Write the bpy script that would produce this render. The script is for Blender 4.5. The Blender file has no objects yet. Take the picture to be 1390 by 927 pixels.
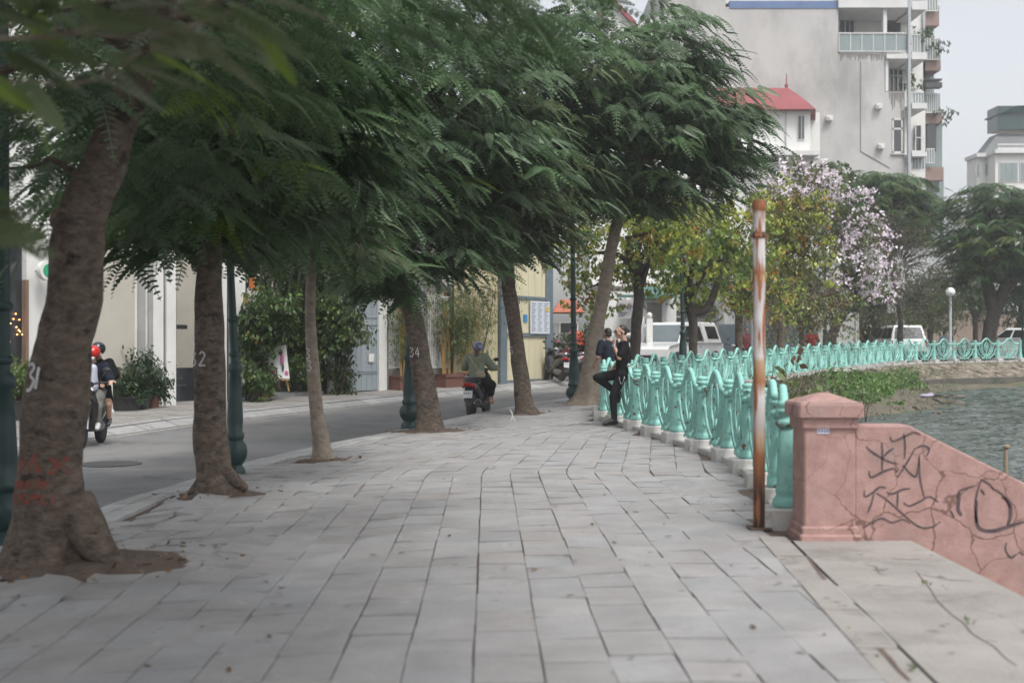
import bpy, bmesh, math, random
import numpy as np
from mathutils import Vector, Matrix, noise as mnoise
from mathutils.bvhtree import BVHTree
random.seed(7)
R = math.radians
scene = bpy.context.scene
COL = scene.collection
F = 1668.0; CX = 695.0; CY = 463.5; CH = 1.4

def P(px, py, d):
    return Vector(((px - CX) / F * d, d, CH - (py - CY) / F * d))

# ------------------------------------------------------------------ materials
def nt(m):
    m.use_nodes = True
    return m.node_tree, m.node_tree.nodes, m.node_tree.links

def mat(name, c1, c2=None, scale=4.0, rough=0.7, metal=0.0, bump=0.0, bscale=None, detail=6.0,
        c3=None, scale3=1.0, th3=(0.5, 0.62), spec=0.5, stretch=None, world=False, rand=0.0, attr=False, trans=0.0, coat=0.0):
    m = bpy.data.materials.new(name)
    t, n, l = nt(m)
    b = n['Principled BSDF']
    b.inputs['Roughness'].default_value = rough
    b.inputs['Metallic'].default_value = metal
    b.inputs['Specular IOR Level'].default_value = spec
    b.inputs['Coat Weight'].default_value = coat
    if world:
        g = n.new('ShaderNodeNewGeometry'); src = g.outputs['Position']
    else:
        g = n.new('ShaderNodeTexCoord'); src = g.outputs['Object']
    if stretch:
        mp = n.new('ShaderNodeMapping'); mp.inputs['Scale'].default_value = stretch
        l.new(src, mp.inputs['Vector']); src = mp.outputs['Vector']
    col = None
    if attr:
        a = n.new('ShaderNodeAttribute'); a.attribute_name = 'tint'; col = a.outputs['Color']
    c2 = c2 or tuple(x * 0.8 for x in c1)
    nz = n.new('ShaderNodeTexNoise'); nz.inputs['Scale'].default_value = scale; nz.inputs['Detail'].default_value = detail
    nz.inputs['Roughness'].default_value = 0.65
    l.new(src, nz.inputs['Vector'])
    r = n.new('ShaderNodeValToRGB')
    r.color_ramp.elements[0].position = 0.33; r.color_ramp.elements[1].position = 0.67
    r.color_ramp.elements[0].color = (*c2, 1); r.color_ramp.elements[1].color = (*c1, 1)
    l.new(nz.outputs['Fac'], r.inputs['Fac'])
    out = r.outputs['Color']
    if attr:
        mx = n.new('ShaderNodeMixRGB'); mx.blend_type = 'MULTIPLY'; mx.inputs['Fac'].default_value = 1
        l.new(out, mx.inputs[1]); l.new(col, mx.inputs[2]); out = mx.outputs[0]
    if c3:
        nz3 = n.new('ShaderNodeTexNoise'); nz3.inputs['Scale'].default_value = scale3; nz3.inputs['Detail'].default_value = 8
        nz3.inputs['Roughness'].default_value = 0.7
        l.new(src, nz3.inputs['Vector'])
        r3 = n.new('ShaderNodeValToRGB'); r3.color_ramp.elements[0].position = th3[0]; r3.color_ramp.elements[1].position = th3[1]
        l.new(nz3.outputs['Fac'], r3.inputs['Fac'])
        mx = n.new('ShaderNodeMixRGB'); mx.inputs[2].default_value = (*c3, 1)
        l.new(r3.outputs['Color'], mx.inputs['Fac']); l.new(out, mx.inputs[1]); out = mx.outputs[0]
    if rand:
        oi = n.new('ShaderNodeObjectInfo'); hs = n.new('ShaderNodeHueSaturation')
        mr = n.new('ShaderNodeMapRange'); mr.inputs['To Min'].default_value = 1 - rand; mr.inputs['To Max'].default_value = 1 + rand
        l.new(oi.outputs['Random'], mr.inputs['Value']); l.new(mr.outputs[0], hs.inputs['Value'])
        l.new(out, hs.inputs['Color']); out = hs.outputs['Color']
    l.new(out, b.inputs['Base Color'])
    if bump:
        nb = n.new('ShaderNodeTexNoise'); nb.inputs['Scale'].default_value = bscale or scale * 4; nb.inputs['Detail'].default_value = 8
        l.new(src, nb.inputs['Vector'])
        bp = n.new('ShaderNodeBump'); bp.inputs['Strength'].default_value = bump; bp.inputs['Distance'].default_value = 0.02
        l.new(nb.outputs['Fac'], bp.inputs['Height']); l.new(bp.outputs['Normal'], b.inputs['Normal'])
    if trans:
        tr = n.new('ShaderNodeBsdfTranslucent'); l.new(out, tr.inputs['Color'])
        ms = n.new('ShaderNodeMixShader'); ms.inputs['Fac'].default_value = trans
        o = n['Material Output']
        l.new(b.outputs[0], ms.inputs[1]); l.new(tr.outputs[0], ms.inputs[2]); l.new(ms.outputs[0], o.inputs['Surface'])
    return m

def glass_mat(name, c=(0.05, 0.06, 0.07), rough=0.08):
    return mat(name, c, tuple(x * .8 for x in c), scale=.6, rough=rough, spec=0.8)

M = {}
def defmat(key, *a, **k):
    M[key] = mat(key, *a, **k)

# ------------------------------------------------------------------ objects
def tag(o, label=None, cat=None, group=None, kind=None):
    if label: o['label'] = label
    if cat: o['category'] = cat
    if group: o['group'] = group
    if kind: o['kind'] = kind
    return o

def thing(name, loc, label, cat, group=None, rz=0.0, scale=1.0):
    o = bpy.data.objects.new(name, None)
    COL.objects.link(o); o.location = loc; o.rotation_euler = (0, 0, rz); o.scale = (scale,) * 3
    o.empty_display_size = 0.2
    return tag(o, label, cat, group)

def base_off(parent):
    v = Vector((0, 0, 0))
    while parent is not None:
        v += Vector(parent.location); parent = parent.parent
    return v

def link_mesh(name, me, m, parent=None, off=None):
    o = bpy.data.objects.new(name, me)
    COL.objects.link(o)
    if m is not None and len(me.materials) == 0:
        me.materials.append(m)
    if parent is not None:
        o.parent = parent
    return o

def copy_tree(o, parent=None):
    c = o.copy(); COL.objects.link(c)
    c.parent = parent
    for ch in list(o.children):
        copy_tree(ch, c)
    return c

class MB:
    """collects shapes into one mesh"""
    def __init__(s):
        s.v = []; s.f = []; s.sm = []
    def add(s, vs, fs, smooth=False):
        k = len(s.v)
        s.v.extend([tuple(x) for x in vs]); s.f.extend([tuple(i + k for i in f) for f in fs]); s.sm.extend([smooth] * len(fs))
        return s
    def box(s, c, d, rz=0.0, rx=0.0, ry=0.0, taper=1.0):
        x, y, z = d[0] / 2, d[1] / 2, d[2] / 2
        m = Matrix.Rotation(rz, 3, 'Z') @ Matrix.Rotation(ry, 3, 'Y') @ Matrix.Rotation(rx, 3, 'X')
        vs = []
        for k, (a, b_, e) in enumerate([(-x, -y, -z), (x, -y, -z), (x, y, -z), (-x, y, -z), (-x, -y, z), (x, -y, z), (x, y, z), (-x, y, z)]):
            q = taper if e > 0 else 1
            vs.append(m @ Vector((a * q, b_ * q, e)) + Vector(c))
        return s.add(vs, [(0, 3, 2, 1), (4, 5, 6, 7), (0, 1, 5, 4), (1, 2, 6, 5), (2, 3, 7, 6), (3, 0, 4, 7)])
    def bbox(s, c, d, bev=0.02, rz=0.0):
        """box with chamfered vertical and top edges"""
        x, y = d[0] / 2, d[1] / 2; b = bev
        def ring(x, y, z, b):
            return [(-x + b, -y, z), (x - b, -y, z), (x, -y + b, z), (x, y - b, z), (x - b, y, z), (-x + b, y, z), (-x, y - b, z), (-x, -y + b, z)]
        h = d[2] / 2
        rs = [ring(x, y, -h, b), ring(x, y, h - b, b), ring(x - b, y - b, h, b * .5)]
        m = Matrix.Rotation(rz, 3, 'Z'); vs = [m @ Vector(p) + Vector(c) for r_ in rs for p in r_]
        fs = [tuple(range(7, -1, -1)), tuple(range(16, 24))]
        for k in range(2):
            for i in range(8):
                j = (i + 1) % 8
                fs.append((k * 8 + i, k * 8 + j, k * 8 + 8 + j, k * 8 + 8 + i))
        return s.add(vs, fs)
    def tube(s, pts, r, n=8, cap=True, smooth=True, ell=None):
        """swept tube; r a number or one per point; ell = (ax, ratio): flatten across"""
        pts = [Vector(p) for p in pts]; N = len(pts)
        rr = r if isinstance(r, (list, tuple)) else [r] * N
        vs = []; up = None
        for i, p in enumerate(pts):
            t = (pts[min(i + 1, N - 1)] - pts[max(i - 1, 0)])
            if t.length < 1e-9: t = Vector((0, 0, 1))
            t.normalize()
            if up is None:
                a = Vector((0, 0, 1)) if abs(t.z) < .9 else Vector((1, 0, 0))
                u = t.cross(a).normalized()
            else:
                u = (up - t * up.dot(t))
                u = u.normalized() if u.length > 1e-6 else t.orthogonal().normalized()
            up = u; w = t.cross(u)
            for k in range(n):
                a = 2 * math.pi * k / n
                q = u * math.cos(a) * rr[i] + w * math.sin(a) * rr[i]
                if ell: 
                    ax = Vector(ell[0]); q = q + ax * q.dot(ax) * (ell[1] - 1)
                vs.append(p + q)
        fs = []
        for i in range(N - 1):
            for k in range(n):
                j = (k + 1) % n
                fs.append((i * n + k, i * n + j, (i + 1) * n + j, (i + 1) * n + k))
        if cap:
            fs.append(tuple(range(n - 1, -1, -1))); fs.append(tuple((N - 1) * n + k for k in range(n)))
        return s.add(vs, fs, smooth)
    def lathe(s, c, prof, n=16, sq=0.0, rz=0.0, smooth=True, mat3=None):
        """profile [(r,z)] about z; sq>0 makes it squarish"""
        c = Vector(c); vs = []
        for (r, z) in prof:
            for k in range(n):
                a = 2 * math.pi * (k + .5) / n
                q = 1.0
                if sq:
                    ca, sa = abs(math.cos(a)), abs(math.sin(a)); q = 1 + sq * (1 / max(ca, sa) - 1)
                v = Vector((r * q * math.cos(a + rz), r * q * math.sin(a + rz), z))
                if mat3 is not None: v = mat3 @ v
                vs.append(c + v)
        fs = []
        for i in range(len(prof) - 1):
            for k in range(n):
                j = (k + 1) % n
                fs.append((i * n + k, i * n + j, (i + 1) * n + j, (i + 1) * n + k))
        fs.append(tuple(range(n - 1, -1, -1))); fs.append(tuple((len(prof) - 1) * n + k for k in range(n)))
        return s.add(vs, fs, smooth)
    def ell(s, c, r, n=12, m=8, rot=None):
        c = Vector(c); vs = []
        for i in range(1, m):
            ph = math.pi * i / m
            for k in range(n):
                a = 2 * math.pi * k / n
                v = Vector((r[0] * math.sin(ph) * math.cos(a), r[1] * math.sin(ph) * math.sin(a), -r[2] * math.cos(ph)))
                if rot is not None: v = rot @ v
                vs.append(c + v)
        b = Vector((0, 0, -r[2])); t = Vector((0, 0, r[2]))
        if rot is not None: b = rot @ b; t = rot @ t
        vs += [c + b, c + t]; q = len(vs)
        fs = []
        for i in range(m - 2):
            for k in range(n):
                j = (k + 1) % n
                fs.append((i * n + k, i * n + j, (i + 1) * n + j, (i + 1) * n + k))
        for k in range(n):
            j = (k + 1) % n
            fs.append((q - 2, j, k)); fs.append((q - 1, (m - 2) * n + k, (m - 2) * n + j))
        return s.add(vs, fs, True)
    def prism(s, poly, dvec, smooth=False):
        """extrude polygon (3-D points) along dvec"""
        n = len(poly); d = Vector(dvec)
        vs = [Vector(p) for p in poly] + [Vector(p) + d for p in poly]
        fs = [tuple(range(n - 1, -1, -1)), tuple(range(n, 2 * n))]
        for i in range(n):
            j = (i + 1) % n; fs.append((i, j, n + j, n + i))
        return s.add(vs, fs, smooth)
    def quad(s, a, b, c, d):
        return s.add([a, b, c, d], [(0, 1, 2, 3)])
    def wall(s, p0, p1, z0, z1, th=0.2, side=1):
        """wall between two plan points, thickness to one side (left of p0->p1 if side>0)"""
        p0 = Vector((p0[0], p0[1])); p1 = Vector((p1[0], p1[1])); t = (p1 - p0).normalized(); nn = Vector((-t.y, t.x)) * side * th
        a, b_, c, d = p0, p1, p1 + nn, p0 + nn
        return s.prism([(a.x, a.y, z0), (b_.x, b_.y, z0), (c.x, c.y, z0), (d.x, d.y, z0)], (0, 0, z1 - z0))
    def loft(s, rings, smooth=True, cap=True):
        n = len(rings[0]); vs = [Vector(p) for r_ in rings for p in r_]; fs = []
        for i in range(len(rings) - 1):
            for k in range(n):
                j = (k + 1) % n
                fs.append((i * n + k, i * n + j, (i + 1) * n + j, (i + 1) * n + k))
        if cap:
            fs.append(tuple(range(n - 1, -1, -1))); fs.append(tuple((len(rings) - 1) * n + k for k in range(n)))
        return s.add(vs, fs, smooth)
    def mesh(s, name, off=(0, 0, 0), fix=True):
        me = bpy.data.meshes.new(name)
        off = Vector(off)
        me.from_pydata([(a - off.x, b - off.y, c - off.z) for a, b, c in s.v], [], s.f)
        me.polygons.foreach_set('use_smooth', s.sm)
        me.update()
        if fix:
            bm = bmesh.new(); bm.from_mesh(me); bmesh.ops.recalc_face_normals(bm, faces=bm.faces); bm.to_mesh(me); bm.free()
        return me
    def build(s, name, m, parent=None, world=True, origin=None, fix=True, bevel=0.0):
        off = Vector((0, 0, 0))
        if world and parent is not None: off = base_off(parent)
        if parent is None and origin is not None: off = Vector(origin)
        me = s.mesh(name, off, fix)
        if any(s.sm) and hasattr(me, 'set_sharp_from_angle'):
            me.set_sharp_from_angle(angle=R(50))
        o = link_mesh(name, me, m, parent)
        if parent is None and origin is not None: o.location = off
        if bevel:
            b = o.modifiers.new('bevel', 'BEVEL'); b.width = bevel; b.segments = 2; b.limit_method = 'ANGLE'
        return o

def blob(name, prims, m, parent=None, voxel=0.012, smooth=4, world=True, origin=None):
    """fuse overlapping primitives into ONE continuous surface (voxel remesh)"""
    mb = MB()
    for p in prims:
        if p[0] == 'c':
            _, a, b_, r0, r1 = p[:5]; a = Vector(a); b_ = Vector(b_); el = p[5] if len(p) > 5 else None
            d = (b_ - a); L = d.length; d = d.normalized() if L > 1e-6 else Vector((0, 0, 1))
            pts = []; rs = []
            for q in (-.98, -.8, -.45): pts.append(a + d * r0 * q); rs.append(r0 * math.sqrt(1 - q * q))
            pts.append(a); rs.append(r0); pts.append(b_ if L > 1e-6 else a + d * 1e-4); rs.append(r1)
            for q in (.45, .8, .98): pts.append(b_ + d * r1 * q); rs.append(r1 * math.sqrt(1 - q * q))
            mb.tube(pts, rs, n=12, ell=el)
        elif p[0] == 'e':
            mb.ell(p[1], p[2], 14, 10, p[3] if len(p) > 3 else None)
        elif p[0] == 'b':
            mb.box(*p[1:])
    off = Vector((0, 0, 0))
    if world and parent is not None: off = base_off(parent)
    if parent is None and origin is not None: off = Vector(origin)
    me = mb.mesh(name, off)
    o = bpy.data.objects.new(name, me); COL.objects.link(o)
    r = o.modifiers.new('r', 'REMESH'); r.mode = 'VOXEL'; r.voxel_size = voxel
    if smooth:
        sm = o.modifiers.new('s', 'SMOOTH'); sm.iterations = smooth; sm.factor = .5
    dg = bpy.context.evaluated_depsgraph_get(); dg.update()
    me2 = bpy.data.meshes.new_from_object(o.evaluated_get(dg))
    bpy.data.objects.remove(o); bpy.data.meshes.remove(me)
    me2.name = name
    me2.polygons.foreach_set('use_smooth', [True] * len(me2.polygons))
    me2.materials.clear()
    o = link_mesh(name, me2, m, parent)
    if parent is None and origin is not None: o.location = off
    return o

def npmesh(name, V, Fq, m, parent=None, tint=None, smooth=False, world=True, origin=None):
    """numpy quads/tris -> object; V (n,3), Fq (k,q), tint (n,3)"""
    off = np.zeros(3)
    if world and parent is not None: off = np.array(base_off(parent))
    if parent is None and origin is not None: off = np.array(origin)
    me = bpy.data.meshes.new(name)
    V = (V - off).astype(np.float32); k, q = Fq.shape
    me.vertices.add(len(V)); me.vertices.foreach_set('co', V.ravel())
    me.loops.add(k * q); me.loops.foreach_set('vertex_index', Fq.ravel().astype(np.int32))
    me.polygons.add(k); me.polygons.foreach_set('loop_start', np.arange(0, k * q, q, dtype=np.int32))
    me.polygons.foreach_set('loop_total', np.full(k, q, dtype=np.int32))
    if smooth: me.polygons.foreach_set('use_smooth', np.ones(k, dtype=bool))
    me.update(calc_edges=True)
    if tint is not None:
        a = me.color_attributes.new('tint', 'FLOAT_COLOR', 'POINT')
        a.data.foreach_set('color', np.concatenate([tint, np.ones((len(V), 1))], 1).astype(np.float32).ravel())
    o = link_mesh(name, me, m, parent)
    if parent is None and origin is not None: o.location = tuple(off)
    return o

def smoothpath(pts, n=6):
    """Catmull-Rom"""
    pts = [Vector(p) for p in pts]; out = []
    for i in range(len(pts) - 1):
        p0 = pts[max(i - 1, 0)]; p1 = pts[i]; p2 = pts[i + 1]; p3 = pts[min(i + 2, len(pts) - 1)]
        for k in range(n):
            t = k / n
            out.append(0.5 * ((2 * p1) + (p2 - p0) * t + (2 * p0 - 5 * p1 + 4 * p2 - p3) * t * t + (3 * p1 - p0 - 3 * p2 + p3) * t ** 3))
    out.append(pts[-1]); return out

def resample(pts, step):
    out = [Vector(pts[0])]; acc = 0; res = [Vector(pts[0])]
    need = step
    for a, b_ in zip(pts[:-1], pts[1:]):
        a = Vector(a); b_ = Vector(b_); L = (b_ - a).length; pos = 0
        while L - pos >= need:
            pos += need; res.append(a + (b_ - a) * (pos / L)); need = step
        need -= (L - pos)
    return res

def text_mesh(body, size, bold=0.0):
    cu = bpy.data.curves.new('t', 'FONT'); cu.body = body; cu.size = size; cu.align_x = 'CENTER'; cu.align_y = 'CENTER'
    cu.offset = bold
    o = bpy.data.objects.new('t', cu); COL.objects.link(o)
    dg = bpy.context.evaluated_depsgraph_get(); dg.update()
    me = bpy.data.meshes.new_from_object(o.evaluated_get(dg))
    bm = bmesh.new(); bm.from_mesh(me)
    vs = [v.co.copy() for v in bm.verts]; bm.verts.index_update(); fs = [tuple(v.index for v in f.verts) for f in bm.faces]
    bm.free(); bpy.data.objects.remove(o); bpy.data.curves.remove(cu); bpy.data.meshes.remove(me)
    return vs, fs

def put_text(mb, body, size, c, ux, uz, nrm=(0, -1, 0), lift=0.004, bold=0.0, sx=1.0):
    vs, fs = text_mesh(body, size, bold)
    c = Vector(c); ux = Vector(ux); uz = Vector(uz); nn = Vector(nrm)
    mb.add([c + ux * v.x * sx + uz * v.y + nn * lift for v in vs], fs)

def stroke(mb, pts, w, c, ux, uz, nrm=(0, -1, 0), lift=0.004, bvh=None, n=5, taper=True):
    """paint stroke: ribbon through 2-D points (u,v) on the plane c,ux,uz or draped on a bvh along nrm"""
    c = Vector(c); ux = Vector(ux); uz = Vector(uz); nn = Vector(nrm)
    pp = smoothpath([(p[0], p[1], 0) for p in pts], n); N = len(pp); vs = []
    for i, p in enumerate(pp):
        t = (pp[min(i + 1, N - 1)] - pp[max(i - 1, 0)]).normalized(); s_ = Vector((-t.y, t.x, 0))
        ww = w * (0.55 + .45 * math.sin(math.pi * (i + .5) / N)) if taper else w
        ww *= 1 + .25 * mnoise.noise(Vector((p.x * 9, p.y * 9, 1.3)))
        for q in (-1, -.33, .33, 1):
            r_ = p + s_ * ww * q * .5; w3 = c + ux * r_.x + uz * r_.y
            if bvh is not None:
                h = bvh.ray_cast(w3 + nn * 1.0, -nn, 2.0)
                if h[0] is not None: w3 = h[0] + nn * lift
            else: w3 = w3 + nn * lift
            vs.append(w3)
    fs = []
    for i in range(N - 1):
        for k in range(3): fs.append((i * 4 + k, i * 4 + k + 1, i * 4 + 5 + k, i * 4 + 4 + k))
    mb.add(vs, fs)
# ------------------------------------------------------------------ plan curves
def ramp(y):
    return 0.0155 * min(max(y - 22.0, 0.0), 60.0)
KERB = [(-4.05, -2), (-3.98, 6), (-3.83, 10.9), (-3.69, 12.8), (-3.44, 15.7), (-2.83, 18.5), (-1.8, 22.2), (-0.55, 26.2), (0.7, 29.5), (2.9, 33.6), (6.3, 40), (9.9, 46.5), (13.3, 51.5), (17.5, 56), (22.5, 59.5), (30, 62), (60, 70)]
FAR = [(-9.0, -2), (-8.9, 8), (-8.4, 15), (-7.8, 19.1), (-7.1, 21.6), (-6.3, 24.1), (-5.3, 26.2), (-2.87, 31.3), (-0.9, 34.9), (1.8, 39.2), (5.6, 46), (9.2, 52.5), (12.6, 58), (17, 62.5), (22, 66), (30, 68.8), (60, 77)]
FENCE = [(2.08, 9.3), (2.29, 10.5), (2.44, 11.7), (2.54, 13.15), (2.56, 14.6), (2.42, 16), (2.27, 17.3), (2.12, 18.55), (1.97, 19.9), (1.76, 21.3), (1.66, 22.7), (1.9, 24.2), (2.36, 25.6), (2.95, 27.2), (3.9, 29.2), (5.5, 32.3), (9.3, 39.6), (12.96, 46), (16.1, 51), (19.1, 53.4), (22.6, 55), (26.5, 56.6), (34, 59), (44, 62)]
sp = lambda L: [(p.x, p.y) for p in smoothpath([(a, b, 0) for a, b in L], 5)]
KERBs = sp(KERB); FARs = sp(FAR); FENCEs = sp(FENCE)
def sdist(poly, x, y):
    """signed distance to a polyline; positive on its right hand side"""
    best = 1e9; sg = 1
    for (ax, ay), (bx, by) in zip(poly[:-1], poly[1:]):
        dx, dy = bx - ax, by - ay; L2 = dx * dx + dy * dy
        t = max(0, min(1, ((x - ax) * dx + (y - ay) * dy) / L2)); qx, qy = ax + dx * t, ay + dy * t
        d = math.hypot(x - qx, y - qy)
        if d < best - 1e-7: best = d; sg = 1 if (dx * (y - ay) - dy * (x - ax)) < 0 else -1
    return best * sg
TREES = {31: (-2.98, 8.16), 32: (-2.89, 12.0), 33: (-2.44, 15.8), 34: (-1.42, 21.1), 35: (0.3, 25.0), 36: (1.72, 27.9)}
def G(x, y):
    """walkway height"""
    u = sdist(KERBs, x, y)
    t = max(0.0, min(1.0, (4.2 - u) / 4.2))
    z = ramp(y) - 0.15 * t * t * (3 - 2 * t)
    if y < 14:
        for k in (31, 32):
            tx, ty = TREES[k]; r2 = (x - tx) ** 2 + (y - ty) ** 2
            z += (0.07 if k == 31 else 0.04) * math.exp(-r2 / 1.1)
    return z
def GR(x, y): return ramp(y) - 0.285
def GS(x, y): return ramp(y) - 0.13
def on(px, py, hf):
    d = 20.0
    for _ in range(60):
        x = (px - CX) / F * d; z = hf(x, d)
        nd = (CH - z) * F / max(py - CY, 1); d = d * .5 + nd * .5
    x = (px - CX) / F * d
    return Vector((x, d, hf(x, d)))

def offset(poly, o):
    out = []
    for i, p in enumerate(poly):
        a = poly[max(i - 1, 0)]; b = poly[min(i + 1, len(poly) - 1)]
        t = Vector((b[0] - a[0], b[1] - a[1])).normalized()
        out.append((p[0] + t.y * o, p[1] - t.x * o))      # + = right hand side
    return out
def strip(mb, A, B, za, zb=None):
    zb = zb or za; k = len(mb.v)
    vs = []
    for a, b in zip(A, B): vs += [(a[0], a[1], za(a[0], a[1])), (b[0], b[1], zb(b[0], b[1]))]
    fs = [(2 * i, 2 * i + 1, 2 * i + 3, 2 * i + 2) for i in range(len(A) - 1)]
    mb.add(vs, fs, False)

# ------------------------------------------------------------------ ground materials
defmat('asphalt', (0.185, 0.185, 0.19), (0.14, 0.14, 0.143), scale=1.2, rough=.85, bump=.5, bscale=60, world=True, c3=(0.22, 0.218, 0.21), scale3=.35, th3=(.45, .6))
defmat('paver', (0.335, 0.328, 0.327), (0.262, 0.257, 0.257), scale=2.2, rough=.72, bump=.25, bscale=40, world=True, attr=True, c3=(0.23, 0.22, 0.215), scale3=1.7, th3=(.50, .75), spec=.35)
defmat('joint_dirt', (0.16, 0.112, 0.09), (0.09, 0.068, 0.058), scale=5, rough=.95, bump=.5, world=True)
defmat('kerb_stone', (0.40, 0.40, 0.40), (0.31, 0.31, 0.31), scale=3, rough=.8, bump=.2, world=True, c3=(0.2, 0.18, 0.16), scale3=2.2, th3=(.55, .7), attr=True)
defmat('landing', (0.33, 0.31, 0.29), (0.24, 0.225, 0.21), scale=1.3, rough=.85, bump=.4, bscale=30, world=True, c3=(0.17, 0.155, 0.14), scale3=1.6, th3=(.52, .68))
defmat('soil', (0.14, 0.10, 0.075), (0.07, 0.05, 0.04), scale=9, rough=.95, bump=.9, bscale=40, world=True)
defmat('bank_soil', (0.15, 0.13, 0.10), (0.09, 0.075, 0.055), scale=2.5, rough=.95, bump=1, bscale=14, world=True, c3=(0.07, 0.085, 0.04), scale3=.9, th3=(.45, .6))
defmat('base_ground', (0.16, 0.15, 0.13), (0.12, 0.11, 0.1), scale=.3, rough=.95, world=True)
defmat('concrete', (0.42, 0.41, 0.39), (0.30, 0.29, 0.27), scale=2.5, rough=.85, bump=.3, c3=(0.16, 0.15, 0.13), scale3=3, th3=(.55, .72), world=True)

def spots(key, col, scale, th, amount=1.0):
    t, n, l = nt(M[key]); b = n['Principled BSDF']; src = b.inputs['Base Color'].links[0].from_socket
    g = n.new('ShaderNodeNewGeometry'); v = n.new('ShaderNodeTexNoise'); v.inputs['Scale'].default_value = scale; v.inputs['Detail'].default_value = 3; l.new(g.outputs['Position'], v.inputs['Vector'])
    r_ = n.new('ShaderNodeValToRGB'); r_.color_ramp.elements[0].position = th; r_.color_ramp.elements[1].position = th + .035; r_.color_ramp.elements[1].color = (amount,) * 3 + (1,); l.new(v.outputs['Fac'], r_.inputs['Fac'])
    mx = n.new('ShaderNodeMixRGB'); mx.inputs[2].default_value = (*col, 1); l.new(r_.outputs[0], mx.inputs[0]); l.new(src, mx.inputs[1]); l.new(mx.outputs[0], b.inputs['Base Color'])
spots('paver', (.16, .145, .135), 7, .69, .75); spots('paver', (.44, .43, .42), 4.3, .70, .5); spots('landing', (.12, .11, .10), 5, .66, .8); spots('asphalt', (.09, .09, .09), 1.7, .66, .7)
# ground sheet
mb = MB()
mb.quad((-200, -60, -1.6), (260, -60, -1.6), (260, 330, -1.6), (-200, 330, -1.6))
tag(mb.build('ground', M['base_ground']), kind='structure')
# distant land behind the lake road, rises with the road
mb = MB(); A = offset(FARs, -60); strip(mb, offset(FARs, -30), FARs, lambda x, y: ramp(y) - .3, lambda x, y: ramp(y) - .29)
mb.quad((60, 77, .62), (60, 200, .62), (-40, 200, .62), (-38, 40, .2))
tag(mb.build('far_ground', M['base_ground']), kind='structure')

# road
mb = MB()
c0 = KERBs; c1 = FARs; ns = 4
import bisect
Lk = resample([(a, b, 0) for a, b in KERBs], .9); Lf = []
tk = np.linspace(0, 1, 110)
def param(poly, ts):
    pts = [Vector((a, b)) for a, b in poly]; L = [0]
    for a, b in zip(pts[:-1], pts[1:]): L.append(L[-1] + (b - a).length)
    out = []
    for t in ts:
        s = t * L[-1]; i = min(bisect.bisect_right(L, s), len(pts) - 1); f = (s - L[i - 1]) / max(L[i] - L[i - 1], 1e-9)
        q = pts[i - 1].lerp(pts[i], min(max(f, 0), 1)); out.append((q.x, q.y))
    return out
ka = param(KERBs, tk); fa = param(FARs, tk)
strip(mb, fa, ka, GR)
tag(mb.build('road', M['asphalt']), kind='structure')
# gutter line of pale concrete along the far kerb
mb = MB(); strip(mb, FARs, offset(FARs, .12), lambda x, y: GR(x, y) + .005)
defmat('gutter', (0.36, 0.35, 0.31), (0.28, 0.27, 0.24), scale=4, rough=.85, world=True)
tag(mb.build('gutter', M['gutter']), kind='structure')

# far pavement with a sloping stone kerb
rng = random.Random(3)
mb = MB(); tint = []
def slab_run(mb, tint, poly, o0, o1, z0f, z1f, L, gap=.012, th=.06, tv=.1, rng=rng):
    pts = resample([(a, b, 0) for a, b in poly], L)
    for a, b in zip(pts[:-1], pts[1:]):
        t = (b - a).normalized(); n_ = Vector((t.y, -t.x, 0)); a2 = a + t * gap; b2 = b - t * gap
        q = []
        for p, o in ((a2, o0), (b2, o0), (b2, o1), (a2, o1)):
            w = p + n_ * o; q.append(w)
        zz = [z0f(q[0].x, q[0].y), z0f(q[1].x, q[1].y), z1f(q[2].x, q[2].y), z1f(q[3].x, q[3].y)]
        j = rng.uniform(-.004, .004)
        top = [(p.x, p.y, z + j) for p, z in zip(q, zz)]; bot = [(p.x, p.y, z - th) for p, z in zip(q, zz)]
        mb.add(bot + top, [(4, 5, 6, 7), (0, 1, 5, 4), (1, 2, 6, 5), (2, 3, 7, 6), (3, 0, 4, 7)])
        v = rng.uniform(1 - tv, 1 + tv); tint += [(v, v, v)] * 8
def tinted(mb, name, m, tint, **k):
    o = mb.build(name, m, fix=True, **k)
    a = o.data.color_attributes.new('tint', 'FLOAT_COLOR', 'POINT')
    a.data.foreach_set('color', np.concatenate([np.array(tint), np.ones((len(tint), 1))], 1).astype(np.float32).ravel())
    return o
slab_run(mb, tint, FARs, -.0, -.42, lambda x, y: GR(x, y) + .03, lambda x, y: GS(x, y) - .0, 1.0)
tint = [(a * .8, b * .8, c * .8) for a, b, c in tint]
tag(tinted(mb, 'kerb', M['kerb_stone'], tint), kind='structure')
mb = MB(); tint = []
for k in range(12):
    slab_run(mb, tint, offset(FARs, -.43 - .5 * k), 0, -.49, GS, GS, .5, gap=.004, tv=.08)
tint = [(a * .84, b * .82, c * .78) for a, b, c in tint]
strip(mb, offset(FARs, -9), offset(FARs, -.3), lambda x, y: GS(x, y) - .012, lambda x, y: GS(x, y) - .02); tint += [(.6, .6, .6)] * (len(mb.v) - len(tint))
tag(tinted(mb, 'pavement', M['paver'], tint), kind='structure')

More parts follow.
